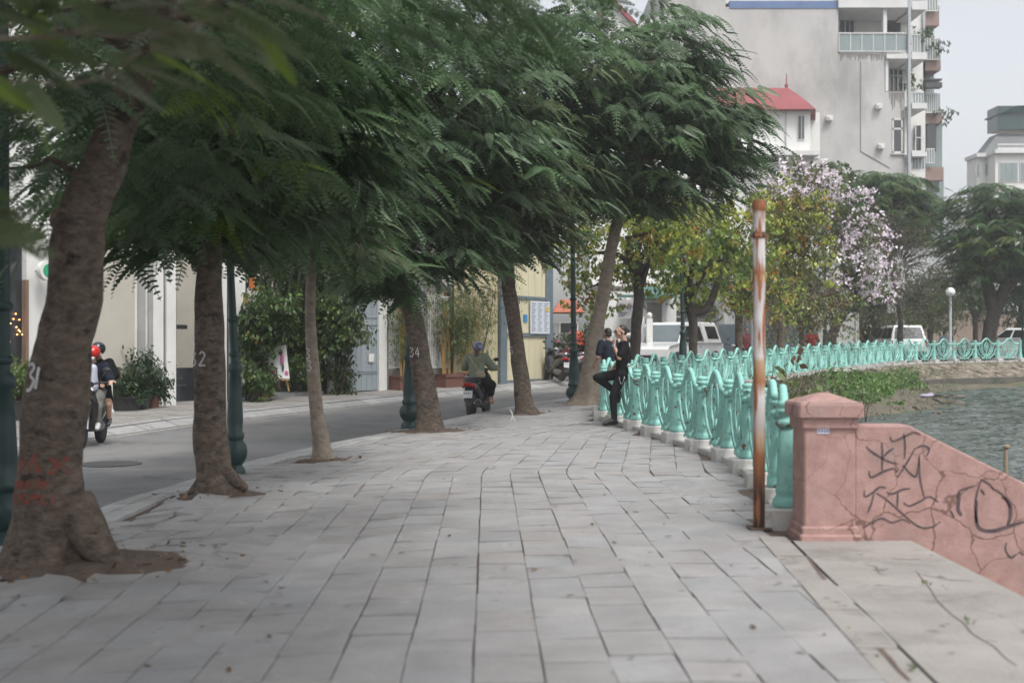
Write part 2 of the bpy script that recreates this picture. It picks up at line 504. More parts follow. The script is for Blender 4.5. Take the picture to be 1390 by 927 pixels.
# ------------------------------------------------------------------ promenade pavers: rows follow a bending centre line
def heading_path():
    p = Vector((0.22, 1.0)); out = [(p.x, p.y)]; s = 0; ds = .3
    while s < 44:
        y = p.y
        if y < 13: th = -.02
        elif y < 18.5: th = .118
        elif y < 24: th = .30
        elif y < 31: th = .42
        else: th = .52
        p = p + Vector((math.sin(th), math.cos(th))) * ds; s += ds; out.append((p.x, p.y))
    return out
HP = heading_path()
fence_edge = offset(FENCEs, -.16)
def in_walk(x, y):
    if sdist(KERBs, x, y) < .42: return False
    if y < 9.3:
        if x > 1.43 + .061 * y - .0: return False
    elif sdist(fence_edge, x, y) > -.0: return False
    for k, (tx, ty) in TREES.items():
        rx = {31: .56, 32: .34, 33: .22, 34: .5, 35: .34, 36: .46}[k]
        if ((x - tx) / rx) ** 2 + ((y - ty) / (rx * .85)) ** 2 < 1: return False
    return True
mb = MB(); tint = []; rng = random.Random(11)
W = .30
hp = [Vector((a, b)) for a, b in HP]
for k in range(-34, 17):
    off = k * W + (W if False else 0)
    # column path: mitre offset
    col = offset(HP, off + W / 2); colp = [(a, b, 0) for a, b in col]
    L0 = .6; start = rng.uniform(0, .6)
    pts = resample(colp, .15)
    i = int(start / .15)
    while i + 4 < len(pts):
        n_ = 3 if rng.random() > .2 else rng.choice([2, 4, 4])
        if i + n_ >= len(pts): break
        a, b = pts[i], pts[i + n_]; c = (a + b) / 2
        if (b - a).length > .2 and in_walk(c.x, c.y) and c.y < 42:
            t = (b - a).normalized(); nrm = Vector((t.y, -t.x, 0)); g = .0032 + rng.uniform(0, .0015)
            near = min(math.hypot(c.x - TREES[31][0] - .3, c.y - TREES[31][1]), math.hypot(c.x - TREES[32][0], c.y - TREES[32][1]))
            rough = 1 + 4.5 * math.exp(-(near / 1.2) ** 2)
            tx, ty = rng.gauss(0, .004) * rough, rng.gauss(0, .0035) * rough; tz = rng.gauss(0, .0018) * rough
            js = rng.uniform(-.004, .004)
            q = []
            for s_, w_ in ((g, -1), (-g, -1), (-g, 1), (g, 1)):
                base = a if s_ > 0 else b
                p = base + t * s_ + nrm * (w_ * (W / 2 - g) + js); q.append(p)
            cc = (q[0] + q[2]) / 2; vs = []
            for p in q:
                z = G(p.x, p.y) if near < 3 else G(c.x, c.y) + (ramp(p.y) - ramp(c.y)) + (sdist(KERBs, p.x, p.y) - sdist(KERBs, c.x, c.y)) * (.045 if sdist(KERBs, c.x, c.y) < 3.4 else .01)
                d_ = p - cc
                vs.append((p.x, p.y, z + tz + tx * d_.dot(nrm) / .15 + ty * d_.dot(t) / .3))
            mb.add([(x, y, z - .045) for x, y, z in vs] + vs, [(4, 5, 6, 7), (0, 1, 5, 4), (1, 2, 6, 5), (2, 3, 7, 6), (3, 0, 4, 7)])
            v = rng.gauss(1, .035); wv = rng.gauss(0, .012); tint += [(v + wv, v, v - wv)] * 8
        i += n_
tag(tinted(mb, 'promenade', M['paver'], tint), kind='structure')
# bedding under the pavers
mb = MB()
gx = np.arange(-5, 6.01, .35); 
def bedz(x, y):
    u = sdist(KERBs, x, y)
    nr = math.exp(-((x + 2.7) ** 2 + (y - 8.2) ** 2) / 4) + math.exp(-((x + 2.9) ** 2 + (y - 12) ** 2) / 3)
    return G(x, y) - .012 - .025 * min(nr, 1) if u > .1 else G(x, y) - .05
vs = []; fs = []
ys = [1 + .35 * i for i in range(120)]
cols = 30
for j, y in enumerate(ys):
    # left edge: kerb x at this y ; right edge: beyond the fence
    kx = np.interp(y, [p[1] for p in KERBs], [p[0] for p in KERBs]) + .02
    fx = np.interp(y, [p[1] for p in FENCE], [p[0] for p in FENCE]) + .35 if y > 9 else 1.42 + .061 * y
    for i in range(cols):
        x = kx + (fx - kx) * i / (cols - 1); vs.append((x, y, bedz(x, y)))
for j in range(len(ys) - 1):
    for i in range(cols - 1): a = j * cols + i; fs.append((a, a + 1, a + cols + 1, a + cols))
mb.add(vs, fs, True)
tag(mb.build('paver_bed', M['joint_dirt']), kind='structure')
# near kerb: two bands of edge stones and a kerb face
mb = MB(); tint = []
slab_run(mb, tint, KERBs, .0, .19, lambda x, y: G(x, y) + .0, lambda x, y: G(x, y) + .002, .8, th=.16, gap=.006)
slab_run(mb, tint, KERBs, .2, .42, lambda x, y: G(x, y) + .002, lambda x, y: G(x, y) + .002, .6, th=.05, gap=.006)
tag(tinted(mb, 'near_kerb', M['kerb_stone'], tint), kind='structure')

# soil patches round the trunks
mb = MB()
for k, (tx, ty) in TREES.items():
    rx = {31: .72, 32: .42, 33: .32, 34: .66, 35: .42, 36: .55}[k]
    vs = [(tx, ty, G(tx, ty) + .035)]; N = 28
    for ring, q in ((1, .35), (2, .7), (3, 1.0)):
        for i in range(N):
            a = 2 * math.pi * i / N; rr = rx * q * (1 + .22 * mnoise.noise(Vector((math.cos(a) * 1.5, math.sin(a) * 1.5, k))))
            x, y = tx + math.cos(a) * rr * 1.12 + (.18 * q if k == 31 else 0), ty + math.sin(a) * rr * .8
            vs.append((x, y, G(x, y) + (.03, .018, -.016)[ring - 1] + .008 * mnoise.noise(Vector((x * 6, y * 6, 0)))))
    fs = [(0, 1 + i, 1 + (i + 1) % N) for i in range(N)]
    for r_ in range(2):
        for i in range(N): j = (i + 1) % N; fs.append((1 + r_ * N + i, 1 + (r_ + 1) * N + i, 1 + (r_ + 1) * N + j, 1 + r_ * N + j))
    mb.add(vs, fs, True)
tag(mb.build('tree_pit_soil', M['soil']), kind='structure')

# concrete landing and the flight of steps down to the water
mb = MB()
mb.prism([(1.43 + .061 * 2, 2, -.1), (2.8, 2, -.1), (2.8, 8.62, -.1), (1.97, 8.62, -.1)], (0, 0, .105))
for i in range(5):
    mb.box((2.8 + .16 + .32 * i, 5.3, -.16 * (i + 1) - .25), (.318, 6.6, .5))
mb.box((2.72, 5.3, -.6), (.14, 6.6, .98))
tag(mb.build('landing', M['landing']), kind='structure')
mb = MB(); rng = random.Random(9)
for i in range(9):
    y0 = 1.6 + i * .8; y1 = y0 + .785; e = lambda y: 1.43 + .061 * y
    z = .006 + rng.uniform(-.002, .003)
    mb.prism([(e(y0) - .20, y0, z - .08), (e(y0) - .012, y0, z - .08), (e(y1) - .012, y1, z - .08), (e(y1) - .20, y1, z - .08)], (0, 0, .08))
tag(mb.build('edging_strip', M['landing']), kind='structure')
mb = MB(); rng = random.Random(5)
def crack(pts, w):
    stroke(mb, pts, w, (0, 0, .0065), (1, 0, 0), (0, 1, 0), nrm=(0, 0, 1), lift=0.0, n=6)
def pxg(px, py):
    d = CH * F / (py - CY); return ((px - CX) / F * d, d)
for L, w in (([(1242, 775), (1262, 800), (1290, 835), (1320, 862), (1352, 880), (1380, 905)], .011), ([(1170, 768), (1188, 772), (1204, 782)], .012), ([(1245, 780), (1290, 786), (1320, 790)], .012), ([(1210, 757), (1250, 760)], .02), ([(1092, 755), (1130, 800), (1165, 850), (1205, 895), (1235, 925)], .03)):
    P2 = []
    for a, b in zip(L[:-1], L[1:]):
        for q in (0, .5):
            P2.append((a[0] + (b[0] - a[0]) * q + rng.uniform(-3, 3), a[1] + (b[1] - a[1]) * q + rng.uniform(-2, 2)))
    crack([pxg(*p) for p in P2 + [L[-1]]], w)
tag(mb.build('floor_crack', M['joint_dirt']), kind='structure')

# ------------------------------------------------------------------ lake bank and water
WZ = -.5
SHORE = [(3.3, 8.8), (3.5, 13), (4.2, 19), (5.8, 25), (8.3, 29.3), (10.0, 31.8), (12.6, 35.2), (13.2, 37.6), (14.4, 42), (16.7, 46.6), (21, 50.4), (27, 53), (45, 58)]
SH = param(sp(SHORE), np.linspace(0, 1, 150)); FE = param(offset(FENCEs, .22), np.linspace(0, 1, 150))
vs = []; fs = []; K = 14
for i, (a, b) in enumerate(zip(FE, SH)):
    za = ramp(a[1]) + .0
    for k in range(K):
        q = k / (K - 1); x = a[0] + (b[0] - a[0]) * q * 1.03; y = a[1] + (b[1] - a[1]) * q * 1.03
        z = za + (WZ - .06 - za) * (q ** 1.15)
        z += .06 * mnoise.noise(Vector((x * 1.3, y * 1.3, 0))) * math.sin(math.pi * min(q, 1)) + .05 * mnoise.noise(Vector((x * 4, y * 4, 3))) * (q > .05)
        if k == 0: z = za - .01
        vs.append((x, y, z))
for i in range(len(FE) - 1):
    for k in range(K - 1): a = i * K + k; fs.append((a, a + 1, a + K + 1, a + K))
bm_ = MB(); bm_.add(vs, fs, True)
m = M['bank_soil']
tag(bm_.build('lake_bank', m), kind='structure')
BANKV = np.array(vs).reshape(len(FE), K, 3)
# dry laid stone facing on the far bank, and the low wall at its foot
defmat('bank_stone', (0.27, 0.23, 0.19), (0.16, 0.14, 0.11), scale=3, rough=.9, bump=.5, world=True, attr=True, c3=(0.08, 0.09, 0.05), scale3=1.2, th3=(.52, .66))
mb = MB(); tint = []; rng = random.Random(2)
for i in range(70, 149):
    a = BANKV[i]; b = BANKV[i + 1]
    if a[0][0] < 13: continue
    for k in range(1, 9):
        for h in range(2):
            p = a[k] * (1 - h * .5) + b[k] * h * .5; q = a[k] * (.52 - h * .5) + b[k] * (.48 + h * .5)
            r_ = a[k + 1] * (.52 - h * .5) + b[k + 1] * (.48 + h * .5); s_ = a[k + 1] * (1 - h * .5) + b[k + 1] * h * .5
            if rng.random() < .12: continue
            sh = (q - p) * (.3 * (k % 2)); lift = np.array([0, 0, .03 + rng.uniform(0, .03)])
            ps = [x_ + sh + lift for x_ in (p, q, q * .12 + r_ * .88, p * .12 + s_ * .88)]
            mb.add([tuple(v - np.array([0, 0, .12])) for v in ps] + [tuple(v) for v in ps], [(4, 5, 6, 7), (0, 1, 5, 4), (1, 2, 6, 5), (2, 3, 7, 6), (3, 0, 4, 7)])
            v = rng.uniform(.7, 1.25); tint += [(v, v * .98, v * .95)] * 8
tag(tinted(mb, 'bank_stonework', M['bank_stone'], tint), kind='structure')
defmat('wet_wall', (0.13, 0.12, 0.10), (0.07, 0.065, 0.055), scale=2, rough=.8, bump=.5, world=True, c3=(0.05, 0.06, 0.035), scale3=1)
mb = MB()
wl = [(14.1, 44.6), (17.0, 48.2), (21.3, 51.4), (27, 54), (46, 59)]
for a, b in zip(wl[:-1], wl[1:]): mb.wall(a, b, WZ - .3, -.07, th=.35)
tag(mb.build('retaining_wall', M['wet_wall'], origin=(14.1, 44.6, WZ)), 'low dark stone retaining wall along the foot of the far lake bank', 'wall')
# water
m = bpy.data.materials.new('lake_water'); t, n, l = nt(m); b = n['Principled BSDF']
b.inputs['Base Color'].default_value = (0.075, 0.095, 0.082, 1); b.inputs['Roughness'].default_value = .04; b.inputs['IOR'].default_value = 1.33
g = n.new('ShaderNodeNewGeometry'); mp = n.new('ShaderNodeMapping'); mp.inputs['Scale'].default_value = (.55, 2.0, 1); mp.inputs['Rotation'].default_value = (0, 0, .12)
l.new(g.outputs['Position'], mp.inputs['Vector'])
n1 = n.new('ShaderNodeTexNoise'); n1.inputs['Scale'].default_value = 1.6; n1.inputs['Detail'].default_value = 4; n1.inputs['Roughness'].default_value = .55; n1.inputs['Distortion'].default_value = .6
l.new(mp.outputs[0], n1.inputs['Vector'])
bp = n.new('ShaderNodeBump'); bp.inputs['Strength'].default_value = 1; bp.inputs['Distance'].default_value = .6
l.new(n1.outputs['Fac'], bp.inputs['Height']); l.new(bp.outputs[0], b.inputs['Normal'])
M['water'] = m
rgw = np.random.default_rng(3)
yy = 7.0 * (62 / 7.0) ** np.linspace(0, 1, 620); uu = np.concatenate([np.linspace(.03, .56, 430), np.linspace(.565, 1.3, 120)])
Yg, Ug = np.meshgrid(yy, uu, indexing='ij'); Xg = Yg * Ug
Zg = np.zeros_like(Xg)
for _ in range(60):
    lam = .22 * (8.0 ** rgw.random()); th = rgw.normal(1.45, .45); kx, ky = math.cos(th) * 2 * math.pi / lam, math.sin(th) * 2 * math.pi / lam
    Zg += lam * .0065 * np.sin(kx * Xg + ky * Yg + rgw.uniform(0, 6.28) + .6 * np.sin(Xg * rgw.uniform(.2, .6) + Yg * rgw.uniform(.1, .4)))
Zg *= np.clip((Yg - 5) / 8, .5, 1)
Vw = np.stack([Xg, Yg, WZ + Zg], -1).reshape(-1, 3); nu = len(uu)
ii = (np.arange(len(yy) - 1)[:, None] * nu + np.arange(nu - 1)[None]).ravel(); Qw = np.stack([ii, ii + 1, ii + nu + 1, ii + nu], 1)
tag(npmesh('lake_water', Vw, Qw, m, smooth=True), kind='structure')
mb = MB(); mb.quad((2.9, 2, WZ - .12), (150, 2, WZ - .12), (150, 90, WZ - .12), (2.9, 90, WZ - .12))
tag(mb.build('lake_water', m), kind='structure')

# ------------------------------------------------------------------ world, sun, camera, haze
w = bpy.data.worlds.new('World'); scene.world = w; w.use_nodes = True
n = w.node_tree.nodes; l = w.node_tree.links; bg = n['Background']
sky = n.new('ShaderNodeTexSky'); sky.sky_type = 'NISHITA'; sky.sun_disc = False
SUN_EL, SUN_AZ = R(58), R(150)
sky.sun_elevation = SUN_EL; sky.sun_rotation = SUN_AZ; sky.dust_density = 4; sky.air_density = 1.0; sky.ozone_density = 1
hs = n.new('ShaderNodeHueSaturation'); hs.inputs['Saturation'].default_value = .24
l.new(sky.outputs[0], hs.inputs['Color']); l.new(hs.outputs[0], bg.inputs['Color']); bg.inputs['Strength'].default_value = .15
sd = bpy.data.lights.new('sun', 'SUN'); sd.energy = 1.2; sd.angle = R(14); sd.color = (1, .97, .92)
so = bpy.data.objects.new('sun', sd); COL.objects.link(so)
dv = Vector((math.sin(SUN_AZ) * math.cos(SUN_EL), math.cos(SUN_AZ) * math.cos(SUN_EL), math.sin(SUN_EL)))
so.rotation_euler = dv.to_track_quat('Z', 'Y').to_euler(); so.location = (0, 0, 30)
cd = bpy.data.cameras.new('camera'); cam = bpy.data.objects.new('camera', cd); COL.objects.link(cam)
cam.location = (0, 0, CH); cam.rotation_euler = (R(90), 0, 0)
cd.sensor_width = 36; cd.lens = 36 * F / 1390; cd.clip_end = 1500; cd.clip_start = .05
cd.dof.use_dof = True; cd.dof.focus_distance = 19.5; cd.dof.aperture_fstop = 1.8
scene.camera = cam
scene.view_settings.view_transform = 'Standard'; scene.view_settings.look = 'None'; scene.view_settings.gamma = 1
scene.view_settings.exposure = 0.66
scene.cycles.use_denoising = True
scene.cycles.max_bounces = 6; scene.cycles.diffuse_bounces = 3; scene.cycles.glossy_bounces = 3; scene.cycles.transmission_bounces = 3; scene.cycles.volume_bounces = 1; scene.cycles.transparent_max_bounces = 6
mb = MB(); mb.box((30, 135, 21.5), (480, 410, 49)); 
m = bpy.data.materials.new('haze'); t, n, l = nt(m); n.remove(n['Principled BSDF'])
pv = n.new('ShaderNodeVolumePrincipled'); pv.inputs['Density'].default_value = .0011; pv.inputs['Color'].default_value = (.97, .98, 1, 1); pv.inputs['Anisotropy'].default_value = .3
l.new(pv.outputs[0], n['Material Output'].inputs['Volume'])
hz = mb.build('haze', m); tag(hz, kind='stuff')
# ------------------------------------------------------------------ turquoise railing
defmat('turq', (0.285, 0.57, 0.51), (0.23, 0.50, 0.45), scale=4, rough=.58, bump=.15, bscale=22, c3=(0.13, 0.25, 0.215), scale3=5, th3=(.50, .70), rand=.09, spec=.3)
cr_ = M['turq'].node_tree; nn_ = cr_.nodes; bb_ = nn_['Principled BSDF']; sk_ = bb_.inputs['Base Color'].links[0].from_socket
tc_ = nn_.new('ShaderNodeNewGeometry'); nz_ = nn_.new('ShaderNodeTexNoise'); nz_.inputs['Scale'].default_value = 7.5; nz_.inputs['Detail'].default_value = 9; cr_.links.new(tc_.outputs['Position'], nz_.inputs['Vector'])
rr_n = nn_.new('ShaderNodeValToRGB'); rr_n.color_ramp.elements[0].position = .625; rr_n.color_ramp.elements[1].position = .665; cr_.links.new(nz_.outputs['Fac'], rr_n.inputs['Fac'])
mx_ = nn_.new('ShaderNodeMixRGB'); mx_.inputs[2].default_value = (.17, .09, .055, 1); cr_.links.new(rr_n.outputs[0], mx_.inputs[0]); cr_.links.new(sk_, mx_.inputs[1]); cr_.links.new(mx_.outputs[0], bb_.inputs['Base Color'])
defmat('plinth', (0.56, 0.55, 0.53), (0.42, 0.41, 0.39), scale=4, rough=.88, bump=.4, c3=(0.17, 0.155, 0.14), scale3=4, th3=(.55, .7), world=True)
pts = resample([(a, b, 0) for a, b in FENCEs], .02)
posts = resample([(a, b, 0) for a, b in FENCEs], 1.3)
root = thing('railing_fence', (posts[0].x, posts[0].y, 0), 'long wavy turquoise cast railing with oval medallions, curving round the lake edge', 'fence')
# post mesh
mb = MB()
mb.lathe((0, 0, 0), [(.10, 0), (.108, .02), (.108, .05), (.092, .07), (.078, .09), (.088, .12), (.086, .14), (.077, .16), (.072, .35), (.060, .56), (.056, .60)], 16, sq=.55)
post_me = mb.mesh('post'); post_me.materials.append(M['turq'])
mb = MB()
mb.lathe((0, 0, 0), [(.06, .60), (.078, .61), (.088, .635), (.08, .66), (.062, .67), (.062, .70), (.08, .71), (.085, .725), (.08, .74), (.062, .75), (.075, .765), (.078, .785), (.06, .80), (.02, .805)], 16)
cap_me = mb.mesh('post_cap'); cap_me.materials.append(M['turq'])
def tb(mb, pts, r, n=7): mb.tube(smoothpath([(p[0], p[2] if len(p) > 2 else 0, p[1]) for p in pts], 5), r, n=n)
def panel_mesh(half):
    h = half
    mb = MB()
    rail = [(-h, .66), (-h + .05, .645), (-.36, .655), (-.24, .72), (-.13, .82), (0, .875), (.13, .82), (.24, .72), (.36, .655), (h - .05, .645), (h, .66)]
    tb(mb, rail, .034, 8)
    for s in (-1, 1):
        tb(mb, [(s * .42, .645), (s * .40, .50), (s * .32, .30), (s * .19, .15), (s * .05, .085)], .022)
        tb(mb, [(s * .30, .69), (s * .31, .52), (s * .25, .33), (s * .14, .18), (s * .03, .12)], .020)
        tb(mb, [(s * .20, .72), (s * .225, .55), (s * .19, .36), (s * .10, .22), (0, .17)], .018)
        tb(mb, [(s * (h), .43), (s * (h - .07), .40), (s * .46, .25), (s * .34, .12), (s * .2, .03), (s * .12, -.005)], .024)
        tb(mb, [(s * .02, .14), (s * .10, .07), (s * .19, .02), (s * .27, -.03)], .018)
        tb(mb, [(s * h, .56), (s * (h - .06), .56), (s * .43, .60)], .016)
        tb(mb, [(s * (h - .02), .2), (s * .5, .16), (s * .44, .21)], .014)
    return mb.mesh('railing_panel')
def medallion():
    mb = MB()
    for rx, rz, r in ((.115, .20, .015), (.065, .125, .012)):
        P_ = [(rx * math.cos(a), 0, .52 + rz * math.sin(a)) for a in [2 * math.pi * k / 20 for k in range(21)]]
        mb.tube(P_, r, 6, cap=False)
    for a in range(8):
        t = math.pi * 2 * a / 8 + .2
        mb.tube([(.06 * math.cos(t), 0, .52 + .12 * math.sin(t)), (.11 * math.cos(t), 0, .52 + .195 * math.sin(t))], .011, 5)
    mb.tube([(0, 0, .70), (0, 0, .86)], .013, 6); mb.tube([(0, 0, .33), (0, 0, .15)], .02, 6)
    mb.ell((0, 0, .52), (.035, .02, .07), 8, 6)
    return mb.mesh('medallion')
def ballf():
    mb = MB(); mb.tube([(0, 0, .15), (0, 0, .10), (0, 0, .02)], [.02, .028, .022], 8); mb.ell((0, 0, .0), (.05, .05, .052), 12, 8)
    return mb.mesh('ball_foot')
pm = panel_mesh(.585); md = medallion(); bf = ballf()
for me in (pm, md, bf): me.materials.append(M['turq'])
mb = MB(); mb.bbox((0, 0, .03), (.30, .40, .24), .012); plm = mb.mesh('plinth'); plm.materials.append(M['plinth'])
rl = Vector(root.location)
def lk(name, me, loc, rz, par=root, sz=1.0):
    o = bpy.data.objects.new(name, me); COL.objects.link(o); o.parent = par
    o.location = loc; o.rotation_euler = (0, 0, rz); return o
NP = 42
for i in range(NP):
    p = posts[i]; a = posts[max(i - 1, 0)]; b = posts[min(i + 1, len(posts) - 1)]
    rz = math.atan2(b.y - a.y, b.x - a.x); z = ramp(p.y) + .15
    L = Vector((p.x, p.y, z)) - rl
    lk('plinth', plm, L - Vector((0, 0, .15)), rz)
    po = lk('post', post_me, L, rz)
    c = bpy.data.objects.new('post_cap', cap_me); COL.objects.link(c); c.parent = po
    if i + 1 < NP:
        q = posts[i + 1]; mid = (p + q) / 2; rz2 = math.atan2(q.y - p.y, q.x - p.x); z2 = ramp(mid.y) + .15
        pa = lk('railing_panel', pm, Vector((mid.x, mid.y, z2)) - rl, rz2)
        pa.scale = ((q - p).length / 1.3, 1, 1)
        slope = math.atan2(ramp(q.y) - ramp(p.y), (q - p).length); pa.rotation_euler = (0, -slope, rz2)
        for nm, me in (('medallion', md), ('ball_foot', bf)):
            o = bpy.data.objects.new(nm, me); COL.objects.link(o); o.parent = pa
mb = MB()
strip(mb, offset([(p.x, p.y) for p in posts[:NP]], -.10), offset([(p.x, p.y) for p in posts[:NP]], .12), lambda x, y: ramp(y) + .055)
for s in (-.10, .12):
    A = offset([(p.x, p.y) for p in posts[:NP]], s)
    k = len(mb.v); vs = []
    for a in A: vs += [(a[0], a[1], ramp(a[1]) - .15), (a[0], a[1], ramp(a[1]) + .055)]
    mb.add(vs, [(2 * i, 2 * i + 1, 2 * i + 3, 2 * i + 2) for i in range(len(A) - 1)])
o = mb.build('base_beam', M['plinth'], root)

# ------------------------------------------------------------------ pink gate pillar and stair wall
defmat('pink', (0.42, 0.265, 0.242), (0.31, 0.185, 0.165), scale=9, rough=.88, bump=.28, bscale=90, world=True, c3=(0.27, 0.205, 0.185), scale3=2.6, th3=(.50, .74))
def cracked(m, scale, w=.016, col=(0.20, 0.10, 0.08)):
    t, n, l = nt(m); b = n['Principled BSDF']; src = b.inputs['Base Color'].links[0].from_socket
    g = n.new('ShaderNodeNewGeometry'); nz = n.new('ShaderNodeTexNoise'); nz.inputs['Scale'].default_value = 3; nz.inputs['Detail'].default_value = 5
    l.new(g.outputs['Position'], nz.inputs['Vector'])
    ad = n.new('ShaderNodeMixRGB'); ad.inputs[0].default_value = .22; l.new(g.outputs['Position'], ad.inputs[1]); l.new(nz.outputs['Color'], ad.inputs[2])
    v = n.new('ShaderNodeTexVoronoi'); v.feature = 'DISTANCE_TO_EDGE'; v.inputs['Scale'].default_value = scale; l.new(ad.outputs[0], v.inputs['Vector'])
    n2 = n.new('ShaderNodeTexNoise'); n2.inputs['Scale'].default_value = 1.7; l.new(g.outputs['Position'], n2.inputs['Vector'])
    mr = n.new('ShaderNodeMapRange'); mr.inputs['From Min'].default_value = .35; mr.inputs['From Max'].default_value = .65; mr.inputs['To Min'].default_value = 0.002; mr.inputs['To Max'].default_value = w * 2
    l.new(n2.outputs['Fac'], mr.inputs['Value'])
    lt = n.new('ShaderNodeMath'); lt.operation = 'DIVIDE'; l.new(v.outputs['Distance'], lt.inputs[0]); l.new(mr.outputs[0], lt.inputs[1])
    cl = n.new('ShaderNodeMapRange'); cl.inputs['From Min'].default_value = .5; cl.inputs['From Max'].default_value = 1.5; l.new(lt.outputs[0], cl.inputs['Value'])
    mx = n.new('ShaderNodeMixRGB'); mx.inputs[1].default_value = (*col, 1); l.new(cl.outputs[0], mx.inputs[0]); l.new(src, mx.inputs[2]); l.new(mx.outputs[0], b.inputs['Base Color'])
cracked(M['pink'], 3.4, .008, (.17, .095, .08))
r = thing('gate_pillar', (2.23, 8.80, 0), 'squat cracked pink pillar with pyramid cap, where the turquoise railing ends', 'pillar')
mb = MB()
mb.bbox((2.23, 8.80, .47), (.36, .36, .84), .012)
mb.build('shaft', M['pink'], r)
mb = MB(); mb.bbox((2.23, 8.80, .0), (.43, .43, .10), .012); mb.bbox((2.23, 8.80, .075), (.395, .395, .06), .012); mb.build('base_moulding', M['pink'], r)
mb = MB(); mb.bbox((2.23, 8.80, .835), (.40, .40, .08), .012); mb.bbox((2.23, 8.80, .92), (.46, .46, .10), .015)
mb.loft([[(2.23 - .222, 8.80 - .222, .968), (2.23 + .222, 8.80 - .222, .968), (2.23 + .222, 8.80 + .222, .968), (2.23 - .222, 8.80 + .222, .968)], [(2.23 - .03, 8.80 - .03, 1.035), (2.23 + .03, 8.80 - .03, 1.035), (2.23 + .03, 8.80 + .03, 1.035), (2.23 - .03, 8.80 + .03, 1.035)]], smooth=False)
mb.build('cap', M['pink'], r)
defmat('sticker', (.62, .62, .68), (.5, .5, .58), scale=30, rough=.6); defmat('sticker_ink', (.12, .13, .3), rough=.6)
mb = MB(); c = P(1117, 583, 8.62); mb.box((c.x, 8.616, c.z), (.085, .004, .058))
mb.build('sticker', M['sticker'], r)
mb = MB()
for i in range(4):
    for k in range(2): 
        mb.add([(c.x - .030 + i * .02 + .007 * math.cos(a), 8.612, c.z - .013 + k * .028 + .009 * math.sin(a)) for a in [j * math.pi / 3 for j in range(6)]], [tuple(range(6))])
mb.build('printed_mark', M['sticker_ink'], r)
# stair wall: flat top, then falls with the flight
r = thing('stair_wall', (2.42, 8.72, 0), 'low cracked pink wall with black graffiti, sloping down beside the lake steps', 'wall')
wx0, wy = 2.41, 8.64
prof = [(wx0, -.3), (2.8, -.35), (4.6, -1.25), (4.6, -.09), (2.83, .79), (2.80, .81), (wx0, .81)]
mb = MB(); mb.prism([(x, wy, z) for x, z in prof], (0, .24, 0)); mb.build('wall_body', M['pink'], r, bevel=.012)
defmat('black_paint', (.045, .038, .042), (.12, .08, .08), scale=20, rough=.6)
mb = MB()
def gp(x, y): # crop coordinates -> wall plane offsets
    px = 1150 + x / 3.8625; py = 560 + y / 3.8625; return ((px - CX) / F * wy, CH - (py - CY) / F * wy)
GRAF = [[(100, 175), (115, 195), (160, 225), (215, 255), (265, 268)], [(180, 155), (184, 200), (182, 300)], [(115, 305), (125, 338), (190, 308), (245, 292), (263, 315)], [(225, 125), (240, 150), (300, 125), (350, 103), (385, 115)], [(295, 110), (303, 170), (300, 240)], [(245, 185), (215, 205), (190, 230)],
        [(355, 185), (320, 250), (262, 340)], [(355, 190), (395, 172), (430, 190), (415, 228)], [(290, 275), (345, 330), (365, 320), (378, 225)], [(378, 225), (380, 330), (395, 410), (405, 445)],
        [(90, 405), (92, 440), (130, 420), (170, 390), (205, 395)], [(140, 420), (125, 480), (105, 525)], [(205, 415), (235, 425), (290, 402), (330, 398)], [(150, 420), (200, 450), (280, 520), (350, 580), (400, 603), (450, 595), (490, 570)], [(265, 418), (262, 500)],
        [(295, 470), (325, 488), (380, 465), (430, 440), (478, 468)], [(92, 600), (120, 580), (180, 553), (235, 575), (290, 558), (330, 580)],
        [(540, 510), (560, 550)], [(590, 420), (580, 500), (600, 540)], [(660, 385), (590, 410), (575, 450)], [(695, 350), (740, 370), (770, 405)], [(680, 460), (676, 560), (700, 610), (770, 618), (860, 590), (927, 570)], [(810, 440), (850, 470), (855, 540), (840, 590)], [(700, 360), (680, 420), (670, 500), (680, 580)], [(760, 395), (815, 430), (855, 500)], [(700, 400), (720, 430)], [(835, 680), (830, 720), (860, 760), (885, 740)], [(905, 730), (925, 745)]]
for i, L in enumerate(GRAF):
    stroke(mb, [gp(*p) for p in L], .014 if i not in (21, 22, 18) else .026, (0, wy, 0), (1, 0, 0), (0, 0, 1), lift=.003)
mb.build('graffiti', M['black_paint'], r)
# thin weathered timber stake in the water beyond the wall
defmat('driftwood', (.30, .24, .17), (.18, .14, .10), scale=6, rough=.9, bump=.4)
c = P(1365, 620, 12.5)
mb = MB(); mb.tube([(c.x, 12.5, -1.1), (c.x + .01, 12.5, -.3), (c.x, 12.5, c.z + .04), (c.x + .012, 12.5, c.z + .10)], [.035, .03, .022, .016], 8); mb.ell((c.x + .012, 12.5, c.z + .10), (.035, .03, .025))
tag(mb.build('stake', M['driftwood'], origin=(c.x, 12.5, WZ)), 'thin knobbed brown stake standing in the lake beyond the pink stair wall', 'stake')

